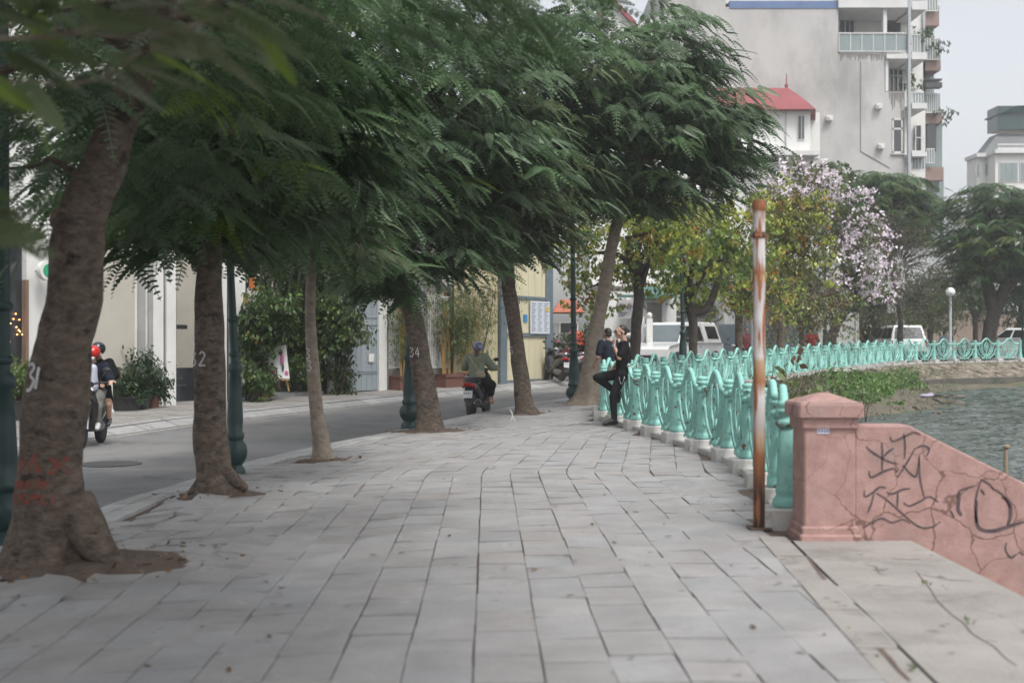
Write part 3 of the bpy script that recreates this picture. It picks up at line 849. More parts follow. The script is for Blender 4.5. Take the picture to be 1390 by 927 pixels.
# ------------------------------------------------------------------ rusty pole
m = bpy.data.materials.new('rusty_paint'); t, n, l = nt(m); b = n['Principled BSDF']; b.inputs['Roughness'].default_value = .75
g = n.new('ShaderNodeNewGeometry'); sx = n.new('ShaderNodeSeparateXYZ'); l.new(g.outputs['Position'], sx.inputs[0])
mr = n.new('ShaderNodeMapRange'); mr.inputs['From Min'].default_value = 0; mr.inputs['From Max'].default_value = 2.5; l.new(sx.outputs['Z'], mr.inputs['Value'])
cr = n.new('ShaderNodeValToRGB'); e = cr.color_ramp; 
W_ = (0.55, 0.52, 0.52, 1); W2 = (.42, .37, .36, 1); RU = (0.30, 0.125, 0.05, 1); RU2 = (.17, .07, .035, 1); DK = (0.04, 0.025, 0.02, 1); TN = (.42, .30, .19, 1)
stops = [(0, DK), (.10, DK), (.16, RU2), (.22, RU), (.26, TN), (.31, W2), (.395, W_), (.44, RU), (.50, TN), (.515, W_), (.60, W2), (.63, W_), (.735, W2), (.74, TN), (.755, TN), (.765, RU), (.79, W_), (.865, W_), (.87, DK), (.885, DK), (.89, W_), (.94, W2), (.955, RU), (.985, RU2)]
e.elements[0].position = 0; e.elements[0].color = DK; e.elements[1].position = 1; e.elements[1].color = RU2
for p_, c_ in stops[1:]: 
    if len(e.elements) < 31: k = e.elements.new(p_); k.color = c_
l.new(mr.outputs[0], cr.inputs['Fac'])
mp = n.new('ShaderNodeMapping'); mp.inputs['Scale'].default_value = (26, 26, 3.0); l.new(g.outputs['Position'], mp.inputs['Vector'])
nz = n.new('ShaderNodeTexNoise'); nz.inputs['Scale'].default_value = 1; nz.inputs['Detail'].default_value = 8; l.new(mp.outputs[0], nz.inputs['Vector'])
r3 = n.new('ShaderNodeValToRGB'); r3.color_ramp.elements[0].position = .47; r3.color_ramp.elements[1].position = .57; l.new(nz.outputs['Fac'], r3.inputs['Fac'])
mx = n.new('ShaderNodeMixRGB'); mx.inputs[2].default_value = (.27, .10, .04, 1); l.new(r3.outputs[0], mx.inputs[0]); l.new(cr.outputs[0], mx.inputs[1]); l.new(mx.outputs[0], b.inputs['Base Color'])
M['rusty'] = m
px_, py_ = 1.85, 9.2
r = thing('steel_pole', (px_, py_, 0), 'upright steel pole with flaking white paint and orange rust bands', 'pole')
mb = MB(); mb.lathe((px_, py_, 0), [(.044, -.05), (.044, .6), (.0445, 1.2), (.0465, 1.8), (.046, 2.38)], 20)
mb.build('pole_tube', M['rusty'], r)
mb = MB(); mb.lathe((px_, py_, 0), [(.049, 2.38), (.053, 2.39), (.053, 2.44), (.049, 2.455), (.03, 2.46)], 20); mb.build('pole_cap', M['rusty'], r)
mb = MB(); mb.lathe((px_, py_, 0), [(.048, 2.17), (.052, 2.175), (.052, 2.195), (.048, 2.2)], 20); mb.box((px_ - .05, py_, 2.185), (.03, .03, .035)); mb.box((px_ + .05, py_, 2.185), (.03, .03, .035)); mb.build('clamp', M['rusty'], r)
mb = MB(); mb.bbox((px_, py_, .006), (.17, .17, .014), .004); mb.build('base_plate', M['soil'], r)
# ------------------------------------------------------------------ tree materials
defmat('bark', (0.165, 0.127, 0.098), (0.048, 0.035, 0.027), scale=11, rough=.92, bump=1.0, bscale=34, detail=12, world=True, c3=(0.028, 0.022, 0.018), scale3=5, th3=(.56, .64), stretch=(1, 1, 1.8))
defmat('bark_pale', (0.28, 0.235, 0.19), (0.17, 0.135, 0.105), scale=7, rough=.9, bump=.7, bscale=26, world=True, c3=(0.09, 0.065, 0.05), scale3=9, th3=(.60, .68), stretch=(1, 1, 1.6))
defmat('bark_dark', (0.075, 0.062, 0.052), (0.04, 0.033, 0.028), scale=6, rough=.95, bump=.8, world=True)
defmat('leaf', (1.0, 1.0, 1.0), (.78, .82, .78), scale=3, rough=.42, attr=True, trans=.38, world=True, spec=.5)
defmat('petal', (.80, .66, .76), (.86, .80, .86), scale=3, rough=.6, trans=.3, world=True)
defmat('petal_pink', (.60, .12, .28), (.62, .25, .40), scale=3, rough=.6, trans=.2, world=True)
defmat('petal_red', (.48, .05, .04), (.55, .12, .05), scale=3, rough=.6, trans=.2, world=True)
defmat('white_paint', (.58, .58, .57), (.40, .38, .36), scale=18, rough=.7, world=True)
defmat('red_paint', (.27, .030, .022), (.13, .045, .035), scale=14, rough=.8, world=True, c3=(.11, .07, .05), scale3=26, th3=(.44, .56))

def trunk(mb, pts, rad, n=24, flare=0.0, knob=.05, seed=0, roots=5, low=.5):
    """bark tube with swellings; pts world, rad per point; flare = root spread at the foot"""
    pp = smoothpath(pts, 7); N = len(pp)
    rr = [0] * N
    for i in range(N):
        t = i / (N - 1) * (len(pts) - 1); k = min(int(t), len(pts) - 2); rr[i] = rad[k] + (rad[k + 1] - rad[k]) * (t - k)
    vs = []
    z0 = pp[0].z
    for i, p in enumerate(pp):
        t = (pp[min(i + 1, N - 1)] - pp[max(i - 1, 0)]).normalized()
        u = Vector((1, 0, 0)); u = (u - t * u.dot(t)).normalized(); w = t.cross(u)
        for k in range(n):
            a = 2 * math.pi * k / n; r = rr[i]
            h = p.z - z0
            e = math.exp(-h / low) if flare else 0
            r *= 1 + flare * e * (0.35 + .65 * abs(math.cos(a * roots / 2 + seed)) ** 1.5)
            d = u * math.cos(a) + w * math.sin(a)
            q = p + d * r
            r += knob * rr[i] * (mnoise.noise(Vector((q.x * 5, q.y * 5, q.z * 2.6 + seed))) * 2.2 + .9 * mnoise.noise(Vector((q.x * 13, q.y * 13, q.z * 7))))
            vs.append(p + d * r)
    fs = []
    for i in range(N - 1):
        for k in range(n):
            j = (k + 1) % n; fs.append((i * n + k, i * n + j, (i + 1) * n + j, (i + 1) * n + k))
    fs.append(tuple((N - 1) * n + k for k in range(n)))
    mb.add(vs, fs, True)

def px_trunk(dd, spec):
    """spec: list of (px, py, width_px) at distance dd -> points, radii"""
    return [P(a, b, dd) for a, b, c in spec], [c / 2 / F * dd for a, b, c in spec]

# ------------------------------------------------------------------ foliage templates
def frond_T(L, pairs, pl, pw, droop, fine=False, rng=None):
    V = []; Q = []
    for i in range(pairs):
        t = (i + .8) / (pairs + .3); x = L * t
        ln = pl * math.sin(math.pi * min(1, .22 + .78 * t) ** .9) ** .5 * (1.05 - .35 * t)
        for s in (-1, 1):
            ang = .42 + .25 * t
            dx, dy = math.sin(ang), s * math.cos(ang); nx, ny = -dy * 1.0, dx
            zb = -droop * t ** 1.6 * L
            pts = []
            def pt(u, v):   # u along pinna, v across
                X = x + dx * ln * u + (-dy) * v * s * .0 + (math.cos(ang)) * v * 1.0
                Y = dy * ln * u + (-s * math.sin(ang)) * v
                Z = zb - .30 * ln * u ** 1.5
                return (X, Y, Z)
            k = len(V)
            if not fine:
                V += [pt(0.0, -pw * .5), pt(0.0, pw * .5), pt(.55, pw * .56), pt(.93, pw * .34), pt(.93, -pw * .40), pt(.55, -pw * .56)]
                Q += [(k, k + 1, k + 2, k + 5), (k + 5, k + 2, k + 3, k + 4)]
            else:
                m_ = 7
                for j in range(m_):
                    u0 = .06 + .94 * j / m_; du = .94 / m_ * .80; w = pw * (.5 * math.sin(math.pi * (.2 + .75 * j / m_)))
                    k = len(V); V += [pt(u0, -w), pt(u0 + du, -w * .96), pt(u0 + du * .9, w), pt(u0 - du * .1, w * .96)]
                    Q += [(k, k + 1, k + 2, k + 3)]
    k = len(V); r = L * .007                                 # rachis strip
    for j in range(4):
        t = j / 3; V += [(L * t, -r, -droop * t * t * L), (L * t, r, -droop * t * t * L)]
    for j in range(3): Q += [(k + 2 * j, k + 2 * j + 1, k + 2 * j + 3, k + 2 * j + 2)]
    return np.array(V), np.array(Q)

def leafclump_T(n, L, w, spread, rg):
    """a spray of n drooping simple leaves"""
    V = []; Q = []
    for i in range(n):
        o = np.array([rg.random() * spread, (rg.random() - .5) * spread * .8, -(rg.random()) * spread * .5])
        a = rg.random() * 6.28; dn = -.9 - rg.random() * .9
        d = np.array([math.cos(a), math.sin(a), dn]); d /= np.linalg.norm(d)
        s = np.cross(d, [0, 0, 1.0]); s /= np.linalg.norm(s); s = s * math.cos(.6 * (rg.random() - .5)) + np.array([0, 0, .2]) * (rg.random() - .5)
        l = L * (.7 + .6 * rg.random()); ww = w * l / L
        k = len(V); V += [o, o + d * l * .45 + s * ww * .5, o + d * l, o + d * l * .45 - s * ww * .5]; Q += [(k, k + 1, k + 2, k + 3)]
    return np.array(V), np.array(Q)

def scatter(T, pos, fwd, scale, tint, jroll=.3, rg=None, upv=None):
    """instances of template(s) -> V, Q, tint arrays"""
    Vt, Qt = T; N = len(pos); m_ = len(Vt)
    f = fwd / np.linalg.norm(fwd, axis=1, keepdims=True)
    up = (np.tile(np.array([0, 0, 1.0]), (N, 1)) if upv is None else upv) + rg.normal(0, jroll, (N, 3))
    s = np.cross(up, f); s /= np.maximum(np.linalg.norm(s, axis=1, keepdims=True), 1e-6); u = np.cross(f, s)
    V = pos[:, None] + scale[:, None, None] * (Vt[None, :, 0:1] * f[:, None] + Vt[None, :, 1:2] * s[:, None] + Vt[None, :, 2:3] * u[:, None])
    Q = Qt[None] + (np.arange(N) * m_)[:, None, None]
    C = np.repeat(tint[:, None, :], m_, axis=1)
    return V.reshape(-1, 3), Q.reshape(-1, 4), C.reshape(-1, 3)

def lobes_points(lobes, n, rg, shell=.35):
    """random points in ellipsoids, denser outside; lobes: (centre, radii)"""
    vol = np.array([r[0] * r[1] * r[2] for c, r in lobes]) ** .75; idx = rg.choice(len(lobes), n, p=vol / vol.sum())
    d = rg.normal(size=(n, 3)); d /= np.linalg.norm(d, axis=1, keepdims=True)
    q = (shell + (1 - shell) * rg.random(n)) ** .6
    C = np.array([lobes[i][0] for i in idx]); Rr = np.array([lobes[i][1] for i in idx])
    return C + d * q[:, None] * Rr, d, idx

def mix_tints(n, rg, cols, w, jit=.14):
    c = np.array(cols)[rg.choice(len(cols), n, p=np.array(w) / sum(w))]
    return np.clip(c * (1 + rg.normal(0, jit, (n, 1))), .004, 1)

FTS = None
def frond_crown(name, lobes, nspray, per, L, parent, seed, cols, w, axis, fine=False, pairs=11, keep=None, pl=.20, pw=.088, outl=.9):
    """feathery crown: sprays of drooping bipinnate fronds"""
    rg = np.random.default_rng(seed)
    p, d, idx = lobes_points(lobes, nspray, rg)
    if keep is not None:
        k = keep(p); p, d = p[k], d[k]
    ax = np.array(axis)
    out = p - ax; out[:, 2] *= .3; out /= np.maximum(np.linalg.norm(out, axis=1, keepdims=True), 1e-6)
    out = out * outl + d * np.array([.5, .5, .15]); 
    out[:, :2] /= np.maximum(np.linalg.norm(out[:, :2], axis=1, keepdims=True), 1e-6)
    ra = rg.normal(0, .45, len(p)); c, s = np.cos(ra), np.sin(ra); out = np.stack([out[:, 0] * c - out[:, 1] * s, out[:, 0] * s + out[:, 1] * c, out[:, 2]], 1)
    P_ = np.repeat(p, per, 0); O = np.repeat(out, per, 0); n = len(P_)
    j = np.tile(np.arange(per), len(p)); t = j / (per - 1.0)
    az = np.where(j == per - 1, 0, np.where(j % 2 == 0, 1, -1) * (1.0 - .55 * t)) + rg.normal(0, .16, n)
    c, s = np.cos(az), np.sin(az)
    f = np.stack([O[:, 0] * c - O[:, 1] * s, O[:, 0] * s + O[:, 1] * c, rg.normal(-.22, .16, n)], 1)
    UV = O * np.array([1, 1, 0]) * rg.uniform(.5, 1.3, (n, 1)) + np.array([0, 0, 1.0])
    step = O * np.array([1, 1, 0]) * ((t - .5) * L * 1.7)[:, None]; step[:, 2] = -.25 * L * t * t
    P_ = P_ + step + rg.normal(0, L * .03, (n, 3))
    tc = np.repeat(mix_tints(len(p), rg, cols, w), per, 0) * (1 + rg.normal(0, .10, (n, 1)))
    sc = rg.uniform(.7, 1.15, n)
    Vs, Qs, Cs = [], [], []; o = 0
    Ts = [frond_T(L, pairs, L * pl, L * pw, dr, fine) for dr in (.35, .55, .8)]
    which = rg.integers(0, 3, n)
    for k in range(3):
        mk = which == k
        if not mk.any(): continue
        V, Q, C = scatter(Ts[k], P_[mk], f[mk], sc[mk], tc[mk], .22, rg, UV[mk])
        Vs.append(V); Qs.append(Q + o); Cs.append(C); o += len(V)
    return npmesh(name, np.concatenate(Vs), np.concatenate(Qs), M['leaf'], parent, np.concatenate(Cs)), p

def clump_crown(name, lobes, n, parent, seed, cols, w, L=.1, wd=.07, spread=.35, leaves=14, m=None, shell=.2, keep=None, droop=1, jit=.16):
    rg = np.random.default_rng(seed)
    p, d, idx = lobes_points(lobes, n, rg, shell)
    if keep is not None: k = keep(p); p, d = p[k], d[k]
    n = len(p)
    Vs, Qs, Cs = [], [], []; o = 0
    which = rg.integers(0, 4, n); f = d * np.array([1, 1, .2]) + rg.normal(0, .3, (n, 3))
    tc = mix_tints(n, rg, cols, w, jit)
    for k in range(4):
        mk = which == k
        if not mk.any(): continue
        V, Q, C = scatter(leafclump_T(leaves, L, wd, spread, rg), p[mk], f[mk], rg.uniform(.7, 1.3, mk.sum()), tc[mk], .3 if droop else 1.0, rg)
        C = C * (1 + np.repeat(rg.normal(0, .12, (len(V) // 4, 1)), 4, 0))
        Vs.append(V); Qs.append(Q + o); Cs.append(np.clip(C, .003, 1)); o += len(V)
    return npmesh(name, np.concatenate(Vs), np.concatenate(Qs), m or M['leaf'], parent, np.concatenate(Cs)), p

def limbs(mb, start, r0, targets, rg, wob=.12, n=7, sag=0.0):
    for t in targets:
        a = Vector(start); b = Vector(t); L = (b - a).length
        m1 = a.lerp(b, .35) + Vector((rg.gauss(0, wob), rg.gauss(0, wob), abs(rg.gauss(0, wob)) + .12 * L)); m2 = a.lerp(b, .7) + Vector((rg.gauss(0, wob), rg.gauss(0, wob), .08 * L - sag))
        pp = smoothpath([a, m1, m2, b], 5)
        mb.tube(pp, [r0 * (1 - .85 * i / (len(pp) - 1)) for i in range(len(pp))], n)
def twigs(mb, pts, lobes, n, rg, r=.012):
    for _ in range(n):
        p = Vector(pts[rg.randrange(len(pts))]); c = min((Vector(l_[0]) for l_ in lobes), key=lambda q: (q - p).length)
        q = p.lerp(c, .55 + .3 * rg.random()); m_ = p.lerp(q, .5) + Vector((rg.gauss(0, .08), rg.gauss(0, .08), .1))
        mb.tube([q, m_, p], [r * 1.6, r * 1.2, r * .5], 5)
def LB(px, py, d, rx, ry, rd):
    """crown lobe from picture centre and radii at distance d; rd = depth radius in metres"""
    return (np.array(P(px, py, d)), np.array([rx / F * d, rd, ry / F * d]))

DG = (0.065, 0.115, 0.048); MG = (0.105, 0.175, 0.078); GG = (0.15, 0.22, 0.13); YG = (0.13, 0.20, 0.03); OL = (0.10, 0.135, 0.06)
rr_ = random.Random(21)
def digits(mb, strokes_, c, size, w, bvh):
    for s_ in strokes_: stroke(mb, [(a * size * .62, b * size) for a, b in s_], w, c, (1, 0, 0), (0, 0, 1), nrm=(0, -1, 0), lift=.004, bvh=bvh, taper=False)
D3 = lambda o: [(o + 0, .95), (o + .3, 1.0), (o + .62, .85), (o + .3, .55), (o + .66, .32), (o + .42, .02), (o + 0, .08)]
D1 = lambda o: [(o + .35, .95), (o + .2, .5), (o + 0, 0)]
D2 = lambda o: [(o + 0, .82), (o + .3, 1.0), (o + .62, .78), (o + .35, .4), (o + 0, .02), (o + .4, .04), (o + .7, .0)]

def bvh_of(mb): return BVHTree.FromPolygons([Vector(v) for v in mb.v], mb.f)

# --- tree 31 (nearest, thick)
d = 8.16; tx, ty = TREES[31]
t31 = thing('poinciana_tree', (tx, ty, G(tx, ty)), 'nearest and thickest feathery street tree, painted 31 above red stencilled letters', 'tree', 'feathery street trees along the kerb')
mb = MB(); pts, rad = px_trunk(d, [(66, 775, 104), (68, 690, 86), (71, 610, 78), (82, 507, 80), (100, 403, 72), (113, 300, 68), (152, 194, 54), (178, 130, 48), (205, 60, 42), (228, -40, 34), (250, -130, 26)])
trunk(mb, pts, rad, 48, flare=.50, knob=.075, seed=1, roots=7, low=.16)
# branch scars and the sawn stub
for (a, b, s_) in ((97, 303, 24), (110, 350, 14), (78, 437, 15), (94, 395, 8)):
    c = P(a, b, d); h = bvh_of(mb).ray_cast(c + Vector((0, -1, 0)), Vector((0, 1, 0)), 2.0)
    if h[0] is None: continue
    q = h[0]; rr2 = s_ / 2 / F * d
    ring = [(q.x + rr2 * math.cos(t_), q.y - .012 * (1 + (s_ > 20)), q.z + rr2 * 1.2 * math.sin(t_)) for t_ in [2 * math.pi * i / 14 for i in range(15)]]
    mb.tube(ring, rr2 * .26, 6, cap=False)
bv = bvh_of(mb)
# big surface root running right
rt = [P(95, 690, d), P(112, 715, d - .05), P(135, 745, d - .1), P(165, 770, d - .15), P(195, 774, d - .15)]
mb.tube(smoothpath([(p.x, p.y, p.z) for p in rt], 5), [.18, .175, .17, .165, .16, .155, .15, .14, .13, .12, .11, .10, .09, .08, .07, .06, .05, .04, .03, .02, .01][:21], 10)
rt = [P(60, 730, d), P(30, 758, d - .1), P(0, 775, d - .1)]; mb.tube(smoothpath(rt, 4), [.17, .15, .13, .12, .11, .1, .09, .08, .05], 10)
tr = mb.build('trunk', M['bark'], t31)
mb = MB()
digits(mb, [[(0, .92), (.35, 1.0), (.55, .85), (.25, .58), (.55, .36), (.3, .02), (.0, .0)]], P(48, 528, d), .17, .022, bv); digits(mb, [[(.22, 1), (0, .0)]], P(63, 526, d), .14, .022, bv)
mb.build('painted_number', M['white_paint'], tr)
mb = MB()
def drape(mb, body, size, px, py, d, bv, bold=.0, sx=1.0):
    vs, fs = text_mesh(body, size, bold); b2 = bmesh.new(); vv = [b2.verts.new(v) for v in vs]
    for f in fs:
        try: b2.faces.new([vv[i] for i in f])
        except ValueError: pass
    bmesh.ops.subdivide_edges(b2, edges=b2.edges, cuts=1); b2.verts.index_update(); c = P(px, py, d); out = []
    for v in b2.verts:
        q = c + Vector((v.co.x * sx, 0, v.co.y)); h = bv.ray_cast(q - Vector((0, 1, 0)), Vector((0, 1, 0)), 2.0)
        out.append((h[0] if h[0] is not None else q) - Vector((0, .005, 0)))
    mb.add(out, [tuple(v.index for v in f.verts) for f in b2.faces]); b2.free()
for body_, sz_, px_0, py_0, sx_ in (('VÁ X', .14, 66, 630, 1.15), ('XE MÁY', .065, 54, 654, 1.1), ('09282.1', .085, 58, 673, 1.2)):
    mb = MB(); drape(mb, body_, sz_, px_0, py_0, d, bv, .006, sx_); mb.build('red_stencil', M['red_paint'], tr)
lob31 = [LB(60, 60, 8.6, 210, 190, 2.2), LB(-60, 210, 8.8, 130, 170, 1.6), LB(30, 330, 9.6, 45, 50, .6), LB(270, 10, 9.0, 210, 150, 2.2), LB(330, 170, 10.5, 120, 110, 1.6), LB(700, -30, 8.2, 150, 72, 1.2), LB(500, -60, 8.6, 230, 100, 2.0), LB(200, 230, 10.4, 110, 60, 1.0), (np.array([-3.0, 4.5, 5.6]), np.array([3.0, 3.4, 1.2])), (np.array([-.5, 3.0, 6.2]), np.array([2.4, 3.0, 1.0]))]
cr, pp31 = frond_crown('crown', lob31, 620, 8, .38, t31, 31, [DG, MG, GG, YG], [4, 4, 1.5, .35], P(200, 0, 8.6), fine=True, pairs=10, keep=lambda p: ((p[:, 1] > 6.0) | (p[:, 2] > 1.4 + p[:, 1] * .30 + .35)))
mb = MB(); limbs(mb, pts[8], .11, [P(330, -40, 9), P(600, -20, 8.6), P(60, 20, 8.6), P(-60, 120, 8.8), P(350, 120, 10.2)], rr_); limbs(mb, P(120, 250, d), .03, [P(-40, 230, 8.4)], rr_)
twigs(mb, list(pp31), lob31, 90, rr_, .008); mb.build('branch', M['bark'], t31)
# the low bough that hangs close to the camera
mb = MB(); b_ = thing('overhanging_bough', tuple(P(-60, 60, 3.6)), 'blurred leafy bough with bare pale twigs hanging close at the top left', 'branch')
for L_, r in (([(-60, 50), (10, 52), (80, 48), (150, 28), (230, -15)], .009), ([(-60, 112), (40, 112), (100, 114), (150, 100), (190, 70)], .006), ([(100, 45), (190, 50), (260, 35), (330, 10)], .006), ([(-30, 60), (20, 30)], .004), ([(66, 50), (80, 34)], .004)):
    mb.tube(smoothpath([P(a, c, 3.6 + .3 * rr_.random()) for a, c in L_], 5), r, 6)
mb.build('twig', M['bark_pale'], b_)
rg = np.random.default_rng(5); pos = []; fw = []
for (a, c, dx, dz) in [(-10, 20, 1, .1), (40, -5, .8, -.2), (120, 20, 1, 0), (180, -10, 1, -.1), (250, 10, 1, .1), (300, 0, 1, -.2), (320, 30, .9, -.35), (-20, 90, 1, -.35), (0, 70, 1, -.1), (150, 85, .9, .05), (110, 90, .8, -.15), (190, 65, .6, -.2), (20, 118, .7, -.8), (-30, 290, 1, -.5), (-40, 265, 1, .0), (0, 40, -1, -.1), (60, -20, 1, .1), (330, -20, 1, .1), (210, 30, 1, 0), (90, 0, -.6, .1), (160, 5, 1, .15), (-60, 310, 1, .1), (-70, 240, 1, -.1), (40, 60, 1, .05), (270, 60, .8, -.2)]:
    for k in range(2):
        q = np.array(P(a + rg.normal(0, 12), c + rg.normal(0, 8), 3.5 + .35 * rg.random())); pos.append(q); fw.append([dx + rg.normal(0, .2), rg.normal(.2, .35), dz + rg.normal(0, .15)])
n_ = len(pos); V, Q, C = scatter(frond_T(.26, 11, .07, .016, .3, False), np.array(pos), np.array(fw), rg.uniform(.7, 1.05, n_), mix_tints(n_, rg, [(.13, .17, .08), (.17, .19, .11), (.19, .28, .04)], [3, 3, .7]), .4, rg)
npmesh('foliage', V, Q, M['leaf'], b_, C)

# --- tree added just left of the camera, out of view, to shade the near pavers
t30 = thing('poinciana_tree', (-3.8, 3.0, G(-3.8, 3.0)), 'feathery tree added out of view left of the camera, whose crown shades the near pavers', 'tree', 'feathery street trees along the kerb')
mb = MB(); trunk(mb, [(-3.8, 3.0, -.15), (-3.75, 3.0, .8), (-3.6, 3.1, 2.0), (-3.2, 3.2, 3.4), (-2.8, 3.2, 4.4)], [.22, .18, .17, .15, .11], 20, flare=.5, knob=.06, seed=3, low=.2); mb.build('trunk', M['bark'], t30)
frond_crown('crown', [(np.array([-2.6, 3.0, 5.2]), np.array([2.9, 3.2, .9])), (np.array([-1.0, 1.5, 5.4]), np.array([2.4, 3.0, .9])), (np.array([-4.5, 5.5, 5.6]), np.array([2.0, 2.0, .8]))], 430, 7, .55, t30, 30, [DG, MG], [1, 1], (-2.8, 3.2, 4.4), pairs=8)
mb = MB(); limbs(mb, (-2.8, 3.2, 4.4), .1, [(-1, 2, 5.3), (-4.3, 5, 5.4), (-2.5, .5, 5.3), (-1.6, 4.2, 5.4)], rr_); mb.build('branch', M['bark'], t30)
# --- tree 32
d = 12.0; tx, ty = TREES[32]
t32 = thing('poinciana_tree', (tx, ty, G(tx, ty)), 'upright feathery street tree with grey brown trunk painted 32', 'tree', 'feathery street trees along the kerb')
mb = MB(); pts, rad = px_trunk(d, [(295, 677, 52), (292, 650, 46), (287, 600, 45), (284, 507, 44), (284, 430, 38), (284, 369, 32), (288, 300, 26), (296, 220, 22), (300, 130, 18)])
trunk(mb, pts, rad, 32, flare=.75, knob=.06, seed=4, roots=6, low=.13); bv = bvh_of(mb)
for L_ in ([(305, 640), (322, 655), (336, 664)], [(285, 645), (268, 662), (258, 673)]): mb.tube(smoothpath([P(a, c, d - .06) for a, c in L_], 4), [.08, .08, .07, .07, .06, .055, .05, .04, .02], 8)
tr = mb.build('trunk', M['bark'], t32)
mb = MB(); digits(mb, [D3(0), D2(1.2)], P(262, 496, d), .135, .016, bv); mb.build('painted_number', M['white_paint'], tr)
lob32 = [LB(250, 230, 12.2, 150, 130, 2.2), LB(400, 170, 12.6, 140, 120, 2.0), LB(210, 325, 12.3, 60, 42, .9), LB(330, 285, 12.6, 95, 50, 1.1), LB(420, 60, 12.5, 170, 110, 2.0), LB(180, 90, 12.8, 150, 120, 2), LB(480, 240, 12.8, 70, 70, 1.0)]
cr, pp = frond_crown('crown', lob32, 340, 8, .42, t32, 32, [DG, MG, GG, YG], [4, 4, 1.5, .4], P(300, 180, 12), fine=False, pairs=11)
mb = MB(); limbs(mb, pts[6], .09, [P(190, 150, 12), P(420, 120, 12.6), P(400, 230, 12.5), P(220, 270, 11.6), P(340, 40, 13)], rr_); twigs(mb, list(pp), lob32, 80, rr_, .008); mb.build('branch', M['bark'], t32)

# --- tree 33 (slim)
d = 15.8; tx, ty = TREES[33]
t33 = thing('poinciana_tree', (tx, ty, G(tx, ty)), 'slim young street tree with thin pale speckled trunk painted 33', 'tree', 'feathery street trees along the kerb')
mb = MB(); pts, rad = px_trunk(d, [(439, 626, 27), (436, 600, 24), (430, 560, 19), (425, 500, 18), (421, 420, 14), (423, 360, 13), (423, 310, 11), (424, 250, 8)])
trunk(mb, pts, rad, 20, flare=.5, knob=.04, seed=6, roots=4, low=.08); bv = bvh_of(mb); tr = mb.build('trunk', M['bark_pale'], t33)
mb = MB(); digits(mb, [D3(0)], P(416, 487, d), .13, .016, bv); digits(mb, [D3(0)], P(418, 503, d), .13, .016, bv); mb.build('painted_number', M['white_paint'], tr)
lob33 = [LB(470, 335, 15.6, 55, 18, .8), LB(420, 270, 15.8, 90, 55, 1.2), LB(500, 345, 15.3, 40, 12, .5), LB(400, 200, 16, 110, 80, 1.5)]
cr, pp = frond_crown('crown', lob33, 130, 8, .42, t33, 33, [MG, GG, OL, YG], [2, 3, 2.5, .4], P(424, 300, 15.8), pairs=10)
mb = MB(); limbs(mb, pts[6], .035, [P(540, 345, 15.2), P(480, 320, 15.4), P(400, 220, 16), P(360, 280, 15.8)], rr_, wob=.05); twigs(mb, list(pp), lob33, 30, rr_, .006); mb.build('branch', M['bark_pale'], t33)

# --- tree 34
d = 21.1; tx, ty = TREES[34]
t34 = thing('poinciana_tree', (tx, ty, G(tx, ty)), 'leaning feathery street tree painted 34 beside a green lamp post', 'tree', 'feathery street trees along the kerb')
mb = MB(); pts, rad = px_trunk(d, [(583, 586, 34), (582, 565, 31), (578, 535, 30), (567, 462, 27), (553, 397, 24), (545, 340, 20), (538, 290, 17), (530, 220, 13)])
trunk(mb, pts, rad, 26, flare=.55, knob=.07, seed=9, roots=5, low=.16); bv = bvh_of(mb); tr = mb.build('trunk', M['bark'], t34)
mb = MB(); digits(mb, [D3(0)], P(557, 484, d), .15, .02, bv); digits(mb, [[(.45, 1), (0, .35), (.75, .35)], [(.5, .72), (.5, 0)]], P(565, 484, d), .15, .02, bv); mb.build('painted_number', M['white_paint'], tr)
lob34 = [LB(520, 250, 20.5, 150, 130, 3.0), LB(610, 330, 20.8, 60, 60, 1.0), LB(500, 340, 20.4, 45, 68, .9), LB(560, 110, 20.5, 190, 140, 3.2), LB(660, 230, 21.5, 110, 90, 2.0), LB(540, 380, 20.8, 30, 40, .6)]
cr, pp = frond_crown('crown', lob34, 620, 8, .46, t34, 34, [DG, MG, GG, YG], [2.5, 3.5, 3, .3], P(540, 220, 21), pairs=10)
mb = MB(); limbs(mb, pts[5], .13, [P(470, 200, 20.5), P(620, 260, 20.8), P(660, 150, 21.5), P(520, 60, 20), P(440, 280, 20)], rr_, wob=.2); twigs(mb, list(pp), lob34, 70, rr_, .012); mb.build('branch', M['bark'], t34)

# --- tree 35
d = 25.0; tx, ty = TREES[35]
t35 = thing('poinciana_tree', (tx, ty, G(tx, ty)), 'street tree with trunk leaning left, marked 5, right of the scooter rider', 'tree', 'feathery street trees along the kerb')
mb = MB(); pts, rad = px_trunk(d, [(714, 563, 28), (711, 545, 25), (708, 520, 22), (701, 462, 20), (692, 400, 20), (688, 360, 17), (680, 310, 14), (672, 250, 11)])
trunk(mb, pts, rad, 24, flare=.5, knob=.06, seed=12, roots=5, low=.12); bv = bvh_of(mb); tr = mb.build('trunk', M['bark'], t35)
mb = MB(); digits(mb, [[(.6, 1), (.1, 1), (.05, .58), (.5, .6), (.6, .2), (0, .0)]], P(692, 481, d), .14, .02, bv); mb.build('painted_number', M['white_paint'], tr)
lob35 = [LB(690, 300, 24.5, 85, 50, 1.4), LB(730, 240, 24.5, 100, 60, 1.6), LB(640, 330, 24.6, 40, 40, .8), LB(690, 130, 24.5, 140, 100, 2.5), LB(735, 330, 24.8, 30, 25, .6)]
cr, pp = frond_crown('crown', lob35, 330, 8, .46, t35, 35, [MG, GG, OL, (.15, .19, .09)], [3, 3, 1.6, 1], P(685, 260, 25), pairs=10)
